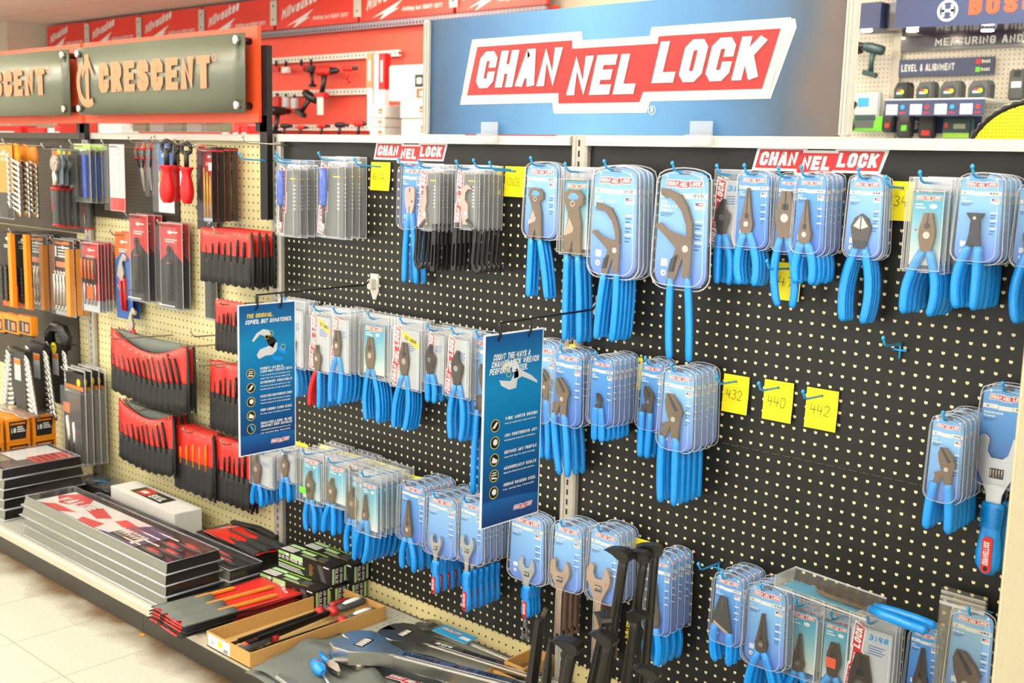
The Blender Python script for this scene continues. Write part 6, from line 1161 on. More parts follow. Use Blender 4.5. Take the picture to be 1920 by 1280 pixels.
# cardboard tray with handled pry bars
def ctray(nm, lab, x, y, L, Wd, h, rz=0, label=False):
    t = thing(nm, lab, 'tray', on(x, y), 'cardboard trays', rz); th = .004
    m = MB(); m.box((Wd/2, L/2, .002), (Wd, L, .004), 'cardboard_in'); m.build('tray_floor', t)
    for c, d in (((Wd/2, th/2, h/2), (Wd, th, h)), ((Wd/2, L-th/2, h/2), (Wd, th, h)), ((th/2, L/2, h/2), (th, L-2*th, h)), ((Wd-th/2, L/2, h/2), (th, L-2*th, h))):
        m = MB(); m.box(c, d, 'cardboard', bevel=.0008); m.build('tray_side', t)
    if label:
        m = MB(); sdisc(m, [rect(.008, .005, Wd*.55, h-.004)], 'paper_white', -.0004); sdisc(m, [disc(Wd*.32, h*.55, .010, 12)], 'burst_yellow', -.0008); sdisc(m, [rect(Wd*.4+i*.0035, .007, Wd*.4+.0018+i*.0035, h*.4) for i in range(6)], 'ink_black', -.0008); m.text('26', (Wd*.12, -.0004, h*.4), (1, 0, -.2), ZU, .009, .001, 'ink_black', .2, off=.0004); m.build('label_print', t)
    return t
ctray('cardboard_tray', 'open cardboard tray holding red and black handled pry bars', -1.292, -.540, .465, .203, .044, 0, True)
def prybar(loc, rz, lab, lbl=False, L=.42):
    t = thing('pry_bar', lab, 'pry bar', loc, 'pry bars in the cardboard tray', rz)
    m = MB(); r = .0165; m.tube([(0, 0, 0), (.008, 0, 0), (.04, 0, 0), (.085, 0, 0), (.105, 0, 0)], [r*.6, r*.95, r, r*.85, r*.7], 'grey_body', 12, flat=.8, fdir=(0, 0, 1))
    for i in range(5): m.tube([(.084+.005*i, -r*.8, .0), (.084+.005*i, 0, r*.66), (.084+.005*i, r*.8, 0)], .0016, 'grey_body', 5)
    h = m.build('handle', t)
    m = MB(); m.tube([(.108, 0, 0), (.112, 0, 0), (.126, 0, 0), (.132, 0, 0)], [r*.7, r*1.15, r*1.05, r*.55], 'red_dull', 12, flat=.85, fdir=(0, 0, 1)); m.build('guard', t)
    m = MB(); m.tube([(.012, 0, r*.62), (.03, 0, r*.72), (.065, 0, r*.70), (.08, 0, r*.55)], [.006, .010, .010, .006], 'paper_white' if lbl else 'red_dull', 8, flat=.35, fdir=(0, 0, 1)); m.build('grip_inlay', h)
    if not lbl:
        m = MB(); m.text('Dominator', (.024, -.003, r*.98), (1, 0, 0), (0, 1, 0), .008, .0017, 'ink_black', fit=.045, off=.0004); m.build('grip_print', h)
    m = MB(); m.box((.132+L/2, 0, 0), (L, .0115, .0115), 'black_metal', bevel=.0015); m.prism([(.132+L, -.006), (.132+L+.03, -.008), (.132+L+.03, .008), (.132+L, .006)], -.003, .001, 'black_metal', fr=(Vector((0, 0, 0)), Vector((1, 0, 0)), Vector((0, 1, 0)), Vector((0, 0, 1)))); m.build('bar', t)
prybar(on(-1.165, -.523, .022), math.radians(96), 'pry bar lying handle towards the aisle, red grip up', L=.26); prybar(on(-1.235, -.085, .020), math.radians(-88), 'pry bar with a red grip, handle end against the board side', L=.27)
prybar(on(-1.175, -.085, .040), math.radians(-88), 'pry bar with a white grip label, beside the red-gripped one', True, .25); prybar(on(-1.125, -.085, .022), math.radians(-91), 'pry bar with a white grip label, nearest the tray edge', True, .25)
# tool roll stack with orange punches, and the open roll behind it
def flatroll(x, y, z, lab, rz, orange=True, L=.40, Wd=.19):
    t = thing('tool_roll', lab, 'tool roll', on(x, y, z), 'tool rolls lying on the deck', rz)   # x across, y from the pocket foot to the red end
    m = MB(); m.sheet([[(Wd*i/8+.03*(j/8-.5)*(i/8-.5), L*j/8, .0015+.002*math.sin(i*.8+j)) for i in range(9)] for j in range(9)], 'red_vinyl', thick=.0012); m.build('vinyl_back', t)
    m = MB(); m.sheet([[(Wd*i/24, L*.42*j/4+.006*math.sin(i*1.3)*(j == 0), .004+.0085*abs(math.sin(math.pi*i/8))) for i in range(25)] for j in range(5)], 'grey_canvas' if orange else 'black_canvas', thick=.0012); m.build('canvas_pocket', t)
    m = MB(); m.tube([(0, L*j/8, .003) for j in range(9)], .0025, 'black_canvas', 6); m.tube([(Wd, L*j/8, .003) for j in range(9)], .0025, 'black_canvas', 6); m.build('binding_trim', t)
    for i in range(3):
        u = Wd*(i+.5)/3; r = .0062 if orange else .004; m = MB(); q = (L*.62, L*.86, L*.78)[i]
        m.tube([(u, L*.30, .0085), (u+.002, q*.95, .0085), (u+.003, q, .0085)], [r, r, r*.55], 'wood_orange' if orange else 'steel_dark', 8 if not orange else 6, smooth=not orange); m.build('punch', t)
    m = MB(); 
    for i in range(3): m.text('PUNCH', (Wd*.35+i*.03, L*.93-i*.012, .0055), (1, -.2, 0), (.2, 1, 0), .010, .0018, 'paper_white', off=.0004)
    m.build('vinyl_print', t)
for i in range(4): flatroll(-1.565+.006*i, -.560+.004*(i % 2), .0015+.012*i, ['bottom', 'second lowest', 'second highest', 'top'][i]+' lying tool roll in the stack with orange punches', math.radians(-3+1.5*(i % 3)), i == 3, L=.40)
m = MB(); m.box((0, 0, .035), (.36, .13, .07), 'tray_black', bevel=.004); tag(m.build('sleeve_tray', loc=on(-1.79, -.085)), 'black tray under the opened tool roll', 'display case')
flatroll(-1.62, -.155, .0725, 'opened tool roll with steel punches behind the screwdriver trays', math.radians(86), False, L=.32, Wd=.125)
m = MB(); m.tube([(0, 0, .012), (.12, .02, .016), (.24, .01, .014)], .012, 'black_canvas', 8, flat=.6, fdir=(0, 0, 1)); tag(m.build('rolled_canvas', loc=on(-1.93, -.03, .0725)), 'black canvas edge of the opened roll against the board', 'tool roll')
# big adjustable wrenches lying on the deck
def bigwrench(x, y, z, rz, hw, L, lab, words='', clearjaw=True, card_=False):
    t = thing('adjustable_wrench', lab, 'wrench', on(x, y, z), 'big adjustable wrenches on the deck', rz)    # x runs from the head to the handle end
    fr = (Vector((0, 0, 0)), Vector((1, 0, 0)), Vector((0, 1, 0)), Vector((0, 0, 1))); th = hw*.24; S_ = lambda p: [(a*hw, b*hw) for a, b in p]
    m = MB(); m.prism(S_([(-.30, .50), (-.52, .42), (-.66, .28), (-.71, .12), (-.60, .06), (-.40, .055), (-.40, .02), (-.62, .0), (-.72, -.12), (-.68, -.26), (-.52, -.38), (-.2, -.40), (.25, -.17), (.5, -.135), (.5, .135), (.25, .17), (.0, .40)]), th, -th*.0, 'chrome', bevel=hw*.03, fr=fr); b = m.build('wrench_body', t)
    m = MB(); m.prism([(hw*.4, -hw*.13), (L, -hw*.155), (L+hw*.08, 0), (L, hw*.155), (hw*.4, hw*.13)], th*.95, th*.05, 'chrome', bevel=hw*.035, fr=fr)
    m.box(((hw*.6+L)/2, 0, th*.96), (L-hw*.8, hw*.13, .0012), 'chrome_satin'); m.build('handle', t)
    m = MB(); m.box((-hw*.18, hw*.02, th+.0002), (hw*.2, hw*.34, .0012), 'slot_dark')
    for i in range(5): m.tube([(-hw*.26, hw*(-.10+.06*i), th-.001), (-hw*.10, hw*(-.10+.06*i), th-.001)], hw*.028, 'steel_bright', 6)
    m.build('knurled_screw', b)
    if words:
        x0 = hw*.6
        for wd, f in words: m = MB(); m.text(wd, (x0, -hw*.045, th*.97+.0009), (1, 0, 0), (0, 1, 0), hw*.09, hw*.016, 'ink_black' if f > .3 else 'paper_white', .2, fit=hw*f*2, off=.0004); x0 += hw*f*2+hw*.25; m.build('stamped_lettering', t)
    if card_:
        m = MB(); m.box((hw*.9, 0, th+.002), (hw*1.5, hw*.62, .002), 'card_cyan'); c = m.build('sleeve_card', t); m = MB(); nameplate(m, (hw*.7, .006, th+.0034), (1, 0, 0), (0, 1, 0), hw*.8, off=.0003); m.face([(hw*1.2, -.012, th+.0034), (hw*1.6, -.012, th+.0034), (hw*1.6, .004, th+.0034), (hw*1.2, .004, th+.0034)], 'paper_white'); m.build('card_print', c)
_k = at(688, 1216, DECK+.075, 2)
bigwrench(_k.x+.02, _k.y, .054, math.radians(15.5), .155, .80, 'biggest chrome adjustable wrench, its head over the black canvas roll', (('ADJUSTABLE', .35), ('ALLOY STEEL', .4), ('CHANNELLOCK', .45)))
_k = at(762, 1190, DECK+.05, 2)
bigwrench(_k.x+.02, _k.y, .022, math.radians(10), .135, .64, 'second chrome adjustable wrench, lying nearer the board', (('804', .2), ('ALLOY STEEL', .4), ('CHANNELLOCK', .45)))
bigwrench(-.90, -.058, .012, math.radians(1), .085, .40, 'smaller adjustable wrench with a blue card sleeve near the tan strip', (), True, True)
# black canvas roll with a few tools in it
t = thing('canvas_roll', 'open black canvas roll with a nameplate patch, at the front of the deck', 'tool roll', on(-1.06, -.575)); nx, ny = 26, 14
f = lambda u, v: .0145+.020*math.exp(-((v-.62)/.14)**2)*(1-.45*u)+.007*math.sin(11*u+3*v)*math.sin(5*v)+.003*math.sin(23*u-7*v)
m = MB(); m.sheet([[(.62*u-.03*v*(1-u), .33*v-.03*u*v, f(u, v)) for u in [i/nx for i in range(nx+1)]] for v in [j/ny for j in range(ny+1)]], 'grey_canvas', thick=.0015); m.build('canvas_sheet', t)
m = MB(); m.sheet([[(.02+.5*u, .0+.20*v+.02*math.sin(6*u), f(u, v*.6)+.012+.012*math.sin(math.pi*v)*(.6+.4*math.sin(7*u))+.004*math.sin(19*u+5*v)) for u in [i/24 for i in range(25)]] for v in [j/8 for j in range(9)]], 'grey_canvas', thick=.0015); m.build('canvas_pocket', t)
m = MB(); nameplate(m, (.36, .245, .0275), (1, .25, 0), (-.25, 1, 0), .14, off=.0008); m.build('patch_lettering', t)
def inroll(px, py, nm, lab, cat): 
    p = at(px, py, DECK+.045, 2); return thing(nm, lab, cat, p, 'tools in the black canvas roll')
t = inroll(600, 1258, 'screwdriver', 'blue and red handled screwdriver in the black canvas roll', 'screwdriver'); m = MB(); m.tube([(-.05, .02, 0), (-.03, .014, .002), (0, 0, .004), (.014, -.006, .004), (.02, -.008, .004)], [.012, .016, .017, .012, .007], 'blue_grip', 12); g = m.build('handle', t)
m = MB(); m.tube([(-.04, .017, .010), (-.02, .010, .013), (-.002, .002, .013)], [.006, .010, .006], 'red_dull', 8, flat=.7, fdir=(0, 0, 1)); m.build('red_inlay', g); m = MB(); m.tube([(.02, -.008, .004), (.09, -.038, .004)], .0042, 'chrome_satin', 8); m.build('shaft', t)
for px, py, nm, lab, k in ((625, 1252, 'needle_nose_pliers', 'pointed plier jaws poking out of the canvas roll', .35), (665, 1243, 'lineman_pliers', 'blunt plier jaws poking out of the canvas roll', 1)):
    t = inroll(px, py, nm, lab, 'pliers'); m = MB(); m.prism([(-.03, -.010), (.0, -.013), (.04, -.011*k), (.042, .0), (.04, .011*k), (0, .013), (-.03, .010)], .010, -.003, 'steel_bright', bevel=.002, fr=(Vector((0, 0, 0)), Vector((.95, -.3, 0)), Vector((.3, .95, 0)), Vector((0, 0, 1)))); m.build('plier_head', t); m = MB(); m.tube([(-.03, .006, .004), (-.09, .03, .0)], .007, 'blue_grip', 8); m.build('handle', t)
t = inroll(545, 1279, 'box_wrench', 'chrome jaws at the lower edge of the canvas roll', 'wrench'); m = MB(); m.prism([(-.05, -.01), (.0, -.016), (.05, -.012), (.055, .006), (0, .014), (-.05, .008)], .006, -.002, 'chrome_satin', bevel=.002, fr=(Vector((0, 0, 0)), Vector((1, 0, 0)), Vector((0, 1, 0)), Vector((0, 0, 1)))); m.build('plier_head', t)
# more cardboard trays on the deck behind the pry bars
ctray('cardboard_tray', 'cardboard tray beside the tan strip, behind the black pry bars', -.575, -.125, .115, .068, .062)
ctray('cardboard_tray', 'cardboard tray under the wrench handles with a blue clip', -.60, -.30, .155, .10, .040); ctray('cardboard_tray', 'cardboard tray under the biggest wrench, at the photo edge', -.60, -.47, .15, .10, .036)
m = MB(); m.tube([(0, -.01, 0), (0, .0, .012), (0, .012, 0)], .006, 'blue_grip', 8); tag(m.build('blue_clip', loc=on(-.545, -.20, .012)), 'blue clip in the cardboard tray under the wrenches', 'clip')
# black bars standing in a floor bin before the shelving
t = thing('floor_bin', 'black bin on the floor holding the pry bars', 'bin', (.10, -.66, 0))
for c, d in (((0, -.10, .16), (.5, .006, .32)), ((0, .10, .16), (.5, .006, .32)), ((-.25, 0, .16), (.006, .2, .32)), ((.25, 0, .16), (.006, .2, .32)), ((0, 0, .004), (.5, .2, .008))):
    m = MB(); m.box(c, d, 'black_metal'); m.build('bin_side' if c[2] > .1 else 'bin_floor', t)
mat('bar_black', (38, 35, 30), .34, .5, var=.2); mat('chalk_yellow', (246, 226, 20), .6)
def hookbar(px, py, Y, bx, by, flip, lab, code='', s=1.0, rz=0):
    s *= .82
    hd = at(px, py, Y); ft = Vector((bx, by, .02)); t = thing('pry_bar', lab, 'pry bar', ft, 'black pry bars in the floor bin'); top = hd-ft
    m = MB(); m.tube([(0, 0, 0), top*.3, top*.7, top*.97, top], [.0105*s, .0112*s, .0108*s, .010*s, .010*s], 'bar_black', 10); m.build('bar', t)
    f = -1 if flip else 1; c, sn = math.cos(rz), math.sin(rz)
    o = [(-.042, .004), (-.030, .0095), (-.012, .0125), (.004, .0125), (.014, .008), (.018, .000), (.015, -.009), (.007, -.0135), (-.003, -.013), (-.010, -.006), (-.020, .0005), (-.032, .003)]
    m = MB(); m.prism([(x*f*s, z*s) for x, z in o], -.013*s, .013*s, 'bar_black', bevel=.0015, fr=(top+Vector((0, 0, .006)), Vector((c, sn, 0)), Vector((0, 0, 1)), Vector((-sn, c, 0)))); m.build('claw_hook', t)
    if code:
        d = top.normalized(); u = Vector((CAMP.x-hd.x, CAMP.y-hd.y, 0)).normalized(); w_ = d.cross(u); m = MB(); m.text(code, top*.80+u*.0125*s-w_*.004, d, -w_, .010, .0017, 'chalk_yellow', .1, off=.0006); m.build('chalk_lettering', t)
hookbar(1170, 1046, -.62, .09, -.66, False, 'hooked pry bar standing tallest, claw over the large wrench pack', '', 1.05, .15); hookbar(1207, 1050, -.585, .11, -.62, False, 'hooked pry bar with yellow chalk letters, behind the tallest claw', '401531', 1.0, .2); hookbar(1228, 1036, -.55, .17, -.60, False, 'hooked pry bar furthest back, below a yellow tag', '', 1.0, .6)
hookbar(1133, 1168, -.68, .05, -.70, True, 'shorter pry bar with its claw turned away', '', .9, 2.6); hookbar(1140, 1205, -.70, .10, -.72, False, 'shorter pry bar with yellow chalk marks and a broad claw', '0152', 1.05, .1); hookbar(1073, 1218, -.72, .02, -.72, False, 'broad-clawed pry bar before the medium wrench packs', '', 1.15, .2); hookbar(1190, 1160, -.62, .16, -.66, True, 'pry bar whose claw points to the grey crimpers', '', .95, .3); hookbar(1222, 1268, -.70, .22, -.70, False, 'lowest pry bar claw, near the crimper grips', '', .95, .3)
def chisel(px, py, Y, bx, by, lab, w=.012, tip=.0):
    hd = at(px, py, Y); ft = Vector((bx, by, .02)); t = thing('pry_bar', lab, 'pry bar', ft, 'black pry bars in the floor bin'); top = hd-ft
    m = MB(); n = top.normalized()
    m.tube([(0, 0, 0), top-n*.09, top-n*.06, top-n*.001], [w, w, w*.92, w*(.85 if not tip else .2)], 'bar_black', 6 if not tip else 8, smooth=False); m.build('bar', t)
    if not tip: m = MB(); m.box(top+Vector((.004, .004, .008)), (.008, .004, .03), 'steel_dark', rot=Matrix.Rotation(.4, 3, 'Y')); m.build('chisel_tip', t)
chisel(1013, 1160, -.66, -.045, -.69, 'flat-ended black bar beside the tiny hanging wrench', .0125); chisel(1032, 1193, -.68, .03, -.72, 'black bar tapering to a point beside the flat-ended one', .010, 1); chisel(1062, 1216, -.70, .045, -.70, 'slim black bar under the broad claw', .009)
m = MB(); m.prism(disc(0, 0, .012, 7), .0005, .002, 'orange_holder', fr=(Vector((0, 0, 0)), Vector((1, 0, 0)), Vector((0, .6, 0)), Vector((0, 0, 1)))); q = at(266, 1190, .0, 2); tag(m.build('candy_wrapper', loc=q), 'scrap of orange litter on the floor along the kick plate', 'litter')
# ------------------------------------------------------------------ the back of the store: red tool wall
BY = 4.35
def bp(px, py, y=BY-.05): return at(px, py, y)
m = MB(); m.box((-8.2, BY+.02, (ZF+1.52)/2), (7.78, .04, ZF+1.52), 'red_board'); o = tag(m.build('red_display_board', loc=(0, 0, 0)), 'tall red display board across the back of the store', 'display board')
lz = ZF+1.515
t = thing('perforated_strip', 'lilac perforated strip under the red header signs', 'rail', (-8.2, BY-.06, lz)); m = MB(); m.box((0, 0, -.03), (7.7, .03, .055), 'rail_lilac'); m.build('strip_rail', t)
xs = [-12.15, -11.15, -10.03, -8.84, -7.65, -6.46, -5.30, -4.33]
for i in range(7):
    a, b = xs[i], xs[i+1]; t = thing('header_sign', ['first', 'second', 'third', 'fourth', 'fifth', 'sixth', 'last'][i]+' red header sign counted from the corner column', 'sign', ((a+b)/2, BY-.05, ZF+1.52), 'red header signs'); w = b-a-.03; h = .285
    m = MB(); m.box((0, 0, h/2), (w, .03, h), 'brand_red', bevel=.004); m.build('sign_face', t)
    m = MB(); s = w/1.1; y = -.016; m.text('Milwaukee', (-.46*s, y, .085), (1, 0, .25), (-.1, 0, 1), .09, .021, 'logo_white', .3, fit=.50*s); sdisc(m, [[(-.40*s, .02), (-.02*s, .15), (-.12*s, .08), (-.06*s, .085), (-.30*s, .0), (-.24*s, .055)]], 'logo_white', y); m.text('Nothing but HEAVY DUTY', (-.03*s, y, .055), XU, ZU, .034, .007, 'logo_white', .2, fit=.46*s); m.build('sign_lettering', t)
    t2 = thing('hinge_plate', 'pale screwed plate at the end of the '+['first', 'second', 'third', 'fourth', 'fifth', 'sixth', 'last'][i]+' header sign', 'bracket', (b, BY-.075, ZF+1.58), 'pale plates between the header signs'); m = MB(); m.box((0, 0, .09), (.10, .012, .22), 'rail_grey', bevel=.004); m.build('plate_body', t2)
    for z in (.03, .15): m = MB(); m.lathe([(.009, 0), (.006, .004)], 'slot_dark', 8, fr=((.0, -.006, z), (0, -1, 0))); m.build('screw', t2)
for i, z in enumerate((1.245, .945, .64)):
    t = thing('perforated_rail', ['upper', 'middle', 'lower'][i]+' white perforated rail on the red board', 'rail', (-6.9, BY-.045, ZF+z), 'white perforated rails'); m = MB(); m.box((0, 0, 0), (1.9 if i < 2 else 2.4, .03, .052), 'rail_holes'); m.build('rail_bar', t)
def drill(px, py, s, rz, lab, body='tool_red', grip='black_plastic', y=BY-.16, tagged=False, pitch=0):
    p = bp(px, py, y); t = thing('cordless_drill', lab, 'power tool', p); t.rotation_euler = (0, pitch, rz); s *= 1.0
    m = MB(); m.tube([(-.09*s, 0, 0), (-.07*s, 0, .0), (.02*s, 0, 0), (.05*s, 0, 0)], [.026*s, .034*s, .034*s, .028*s], body, 12); m.build('motor_body', t)
    m = MB(); m.tube([(.05*s, 0, 0), (.06*s, 0, 0), (.095*s, 0, 0), (.12*s, 0, 0)], [.026*s, .022*s, .022*s, .008*s], 'black_plastic', 12); m.build('chuck', t)
    m = MB(); m.tube([(-.02*s, 0, -.03*s), (-.03*s, 0, -.09*s), (-.045*s, 0, -.15*s)], [.021*s, .017*s, .019*s], grip, 10); m.build('grip', t)
    m = MB(); m.box((-.045*s, 0, -.165*s), (.10*s, .055*s, .035*s), body, bevel=.006*s); m.build('battery', t)
    if tagged: m = MB(); m.box((-.03*s, -.03*s, -.24*s), (.06*s, .004, .12*s), 'paper_white'); m.build('hang_tag', t)
    return t
drill(612, 133, 1.25, .1, 'red drill hanging high on the red board with a white tag', tagged=True); drill(583, 132, .8, 2.9, 'smaller dark drill beside the tagged red drill', 'black_plastic'); drill(585, 183, 1.1, .2, 'red and black tool hanging slanted below the tagged drill', 'black_plastic', pitch=.5); drill(524, 208, 1.2, 1.7, 'upright red tool at the edge of the grey post', 'black_plastic'); drill(655, 128, .7, .4, 'dim red tool beside the long red box', 'red_dull', 'red_dull')
LZ = ZF+.53
for px, s, lab, b in ((536, .62, 'dark power tool on the low shelf next to the grey post', 'black_plastic'), (566, .55, 'small red power tool on the low shelf', 'tool_red'), (606, .62, 'red and white power tool in the middle of the low shelf', 'tool_red'), (640, .66, 'black power tool on the low shelf beside a red one', 'black_plastic'), (676, .72, 'red power tool on the low shelf next to the white boxes', 'tool_red')):
    o = drill(px, 242, s, .3, lab, b, y=BY-.3); o.location.z = LZ+.186*s
t = thing('tool_ledge', 'red ledge under the power tools on the back board', 'shelf', (-7.2, BY-.22, ZF+.529)); m = MB(); m.box((0, 0, -.01), (2.6, .40, .02), 'red_board'); m.build('ledge_board', t)
for i, (px, py) in enumerate(((518, 126), (536, 127), (565, 125), (583, 124))):
    p = bp(px, py, BY-.09); t = thing('tool_hanger', ['first', 'second', 'third', 'fourth'][i]+' small red packet on the upper rail', 'packet', p, 'red packets on the upper rail'); m = MB(); m.box((0, 0, -.02), (.09, .03, .05), ('red_dull', 'paper_white', 'red_dull', 'card_black')[i]); m.build('packet_body', t); m = MB(); m.box((0, 0, .03), (.012, .02, .06), 'black_metal'); m.build('hang_clip', t)
for i, (px, py) in enumerate(((520, 186), (536, 187), (552, 189))):
    p = bp(px, py, BY-.09); t = thing('tool_hanger', ['first', 'second', 'third'][i]+' pale packet on the middle rail', 'packet', p, 'pale packets on the middle rail'); m = MB(); m.box((0, 0, -.02), (.07, .03, .09), 'grey_card' if i else 'red_dull'); m.build('packet_body', t); m = MB(); m.box((0, 0, .03), (.012, .02, .05), 'black_metal'); m.build('hang_clip', t)
for i, (x0, x1, y0, y1, mt, lab) in enumerate(((692, 704, 100, 165, 'crescent_peach', 'narrow orange blade card beside the long red boxes'), (706, 716, 102, 165, 'grey_card', 'white and red long tool box, first of two'), (715, 727, 100, 168, 'red_handle', 'long red tool box with white letters'))):
    a, b = at(x0, y1, 4.0), at(x1, y0, 4.0); t = thing('long_tool_box', lab, 'box', ((a.x+b.x)/2, 4.0, a.z)); m = MB(); m.box((0, 0, (b.z-a.z)/2), (b.x-a.x, .06, b.z-a.z), mt); m.build('box_body', t); m = MB(); m.box((0, -.031, (b.z-a.z)*.5), ((b.x-a.x)*.3, .002, (b.z-a.z)*.6), 'paper_white'); m.build('hang_print', t)
    m = MB(); m.box((0, 0, -.17), (.06, .05, .34), 'paper_white'); m.build('lower_half', t)
# white cartons stacked in front of the red wall
def wbox(x0, x1, y0, y1, Y, lab, d=.3, pr=None):
    a, b = at(x0, y1, Y), at(x1, y0, Y); t = thing('carton', lab, 'box', ((a.x+b.x)/2, Y+d/2, a.z), 'white cartons at the red wall'); w, h = (b.x-a.x)*.96, (b.z-a.z)*.985
    m = MB(); m.box((0, 0, h/2), (w, d, h), 'paper_white', bevel=.006); m.build('carton_body', t)
    m = MB(); y = -d/2-.002
    if pr == 'si':
        sdisc(m, [rect(w*.12, h*.38, w*.5, h*.72)], 'box_black', y); m.text('SIM', (w*.16, y, h*.46), XU, ZU, h*.18, h*.045, 'paper_white', fit=w*.42, off=.002); sdisc(m, [rect(w*.16, h*.08, w*.5, h*.33)], 'orange_deep', y); m.text('SC', (w*.22, y, h*.12), XU, ZU, h*.15, h*.035, 'paper_white', fit=w*.26, off=.002)
    else: sdisc(m, [rect(w*.1, h*.35, w*.34, h*.7)], 'orange_deep', y); sdisc(m, [rect(w*.12, h*.44, w*.32, h*.52)], 'paper_white', y-.002)
    m.build('carton_print', t)
wbox(727, 812, 118, 190, 3.55, 'big white carton with a black label, top of the stack', pr='si'); wbox(748, 815, 188, 222, 3.5, 'white carton under the big labelled one'); wbox(750, 818, 222, 262, 3.5, 'lowest white carton behind the blue sign'); wbox(693, 722, 196, 221, 3.52, 'small white carton on the short stack, top'); wbox(692, 721, 221, 238, 3.52, 'small white carton in the middle of the short stack'); wbox(692, 721, 238, 262, 3.52, 'small white carton at the foot of the short stack'); wbox(722, 748, 197, 222, 3.86, 'grey-shaded carton between the two white stacks'); wbox(722, 748, 222, 262, 3.86, 'lower carton between the two white stacks')
t = thing('stock_table', 'plain shelf unit under the white cartons, hidden behind the pegboards', 'shelf', (-5.2, 3.78, 0)); q = at(750, 262, 3.5).z; m = MB(); m.box((0, 0, q/2-.012), (1.5, .7, q-.03), 'rail_grey'); m.build('unit_body', t)
# clear tube, red things seen over the tan board
p = at(250, 257, .02); e = at(425, 256, .02)
t = thing('clear_tube', 'long clear plastic tray lying on the top rail under the grey plaque', 'tray', ((p.x+e.x)/2, .03, RT0)); L = e.x-p.x
m = MB(); m.box((0, 0, .045), (L, .055, .085), 'clear_tan', bevel=.01); m.build('tube_shell', t); m = MB(); 
for i in range(5): m.box((-L*.4+i*L*.2, 0, .03), (L*.15, .04, .05), 'grey_card' if i % 2 else 'sage')
m.build('contents_print', t); t.location.z = RT0+.003
QZ = at(200, 262, 2.6).z
for i, (x0, x1, y0, y1, mt, lab) in enumerate(((-5, 55, 236, 262, 'red_handle', 'bright red case on the back shelf at the photo edge'), (66, 100, 240, 262, 'red_handle', 'red box with a pale frame on the back shelf'), (105, 118, 241, 262, 'paper_white', 'narrow white box on the back shelf'), (118, 130, 236, 262, 'red_dull', 'red packet leaning on the back shelf'), (200, 245, 232, 262, 'grey_card', 'pale red-marked packet under the grey plaque'), (430, 450, 236, 258, 'red_handle', 'first red bottle pack beside the black post'), (452, 466, 236, 258, 'red_dull', 'second red bottle pack beside the black post'), (468, 482, 236, 258, 'red_handle', 'third red bottle pack beside the black post'))):
    Y = 2.6; a, b = at(x0, y1, Y), at(x1, y0, Y); t = thing('stock_box', lab, 'box', ((a.x+b.x)/2, Y, QZ), 'stock on the back shelf'); w, h = (b.x-a.x)*.97, b.z-QZ; m = MB(); m.box((0, 0, h/2), (w, .15, h), mt, bevel=.004); m.build('box_body', t); m = MB(); sdisc(m, [rect(-w*.3, h*.3, w*.3, h*.55)], 'paper_white' if mt != 'paper_white' else 'red_dull', -.078); m.build('box_print', t)
q = at(200, 262, 2.6).z; t = thing('stock_shelf', 'white shelf behind the tan bay carrying red boxes', 'shelf', (-7.3, 2.62, 0)); m = MB(); m.box((0, 0, q/2-.003), (5.2, .4, q-.006), 'wall_cream'); m.build('unit_body', t)
# wall poster on the cream wall
p = at(0, 95, 4.3); q = at(26, 105, 4.3)
t = thing('wall_sign', 'dark sign with a red border on the cream wall', 'sign', (-12.9, 3.1, ZF+1.33)); m = MB(); m.box((0, 0, 0), (.03, 1.0, .5), 'logo_red'); m.build('sign_board', t); m = MB(); m.box((.017, 0, -.03), (.006, .88, .38), 'box_black'); m.box((.021, 0, .02), (.004, .6, .05), 'paper_white'); m.build('sign_print', t)

# ------------------------------------------------------------------ the navy measuring-tool wall
SY = 4.30
m = MB(); m.box((-1.1, SY+.03, (CZ)/2), (3.2, .03, CZ-.02), 'peg_cream'); tag(m.build('measuring_display_board'), 'cream pegboard of the measuring tool display at the back', 'display board')
x = at(1682, 160, SY).x
m = MB(); m.box((0, 0, (ZF+1.4)/2), (.05, .03, ZF+1.4), 'strip_grey'); t = tag(m.build('slotted_upright', loc=(x-.01, SY-.003, 0)), 'pale slotted upright left of the level and alignment sign', 'upright')
t = thing('brand_header', 'navy header box with a ring emblem and orange letters', 'sign', (0, 3.9, ZF)); a = at(1690, 52, 3.9)
m = MB(); m.prism([(a.x-.04, a.z-ZF), (a.x+1.6, a.z-ZF-.03), (a.x+1.6, a.z-ZF+.42), (a.x-.04, a.z-ZF+.42)], 0, .38, 'navy_header', side='navy_gloss'); m.build('header_box', t)
m = MB(); e = at(1777, 20, 3.9); flat(m, ring(e.x, e.z-ZF, .043, .055, 20), (0, 0, 0), XU, ZU, 'paper_white', .002); flat(m, [rect(e.x-.03, e.z-ZF-.03, e.x-.016, e.z-ZF+.03), rect(e.x+.016, e.z-ZF-.03, e.x+.03, e.z-ZF+.03), rect(e.x-.03, e.z-ZF-.007, e.x+.03, e.z-ZF+.007)], (0, 0, 0), XU, ZU, 'paper_white', .002)
m.build('ring_emblem', t); m = MB(); bb = at(1816, 28, 3.9); m.text('BOSCH', (bb.x, 0, bb.z-ZF), (1, 0, 0), ZU, .085, .022, 'crescent_orange', fit=.42, off=.002); m.build('header_lettering', t)
for i, px in enumerate((1708, 1849)): q = at(px, 54, 3.95); m = MB(); m.lathe([(.03, 0), (.03, .006)], 'spot_glow', 14, fr=((q.x, .07, a.z-ZF-.014-.02*i), (0, 0, 1))); m.build('spot_lamp', t)
t = thing('brand_header', 'short navy header box beside the blue sign', 'sign', (0, 4.0, ZF)); a1, a2 = at(1592, 56, 4.0), at(1650, 53, 4.0); a3 = at(1592, 8, 4.0)
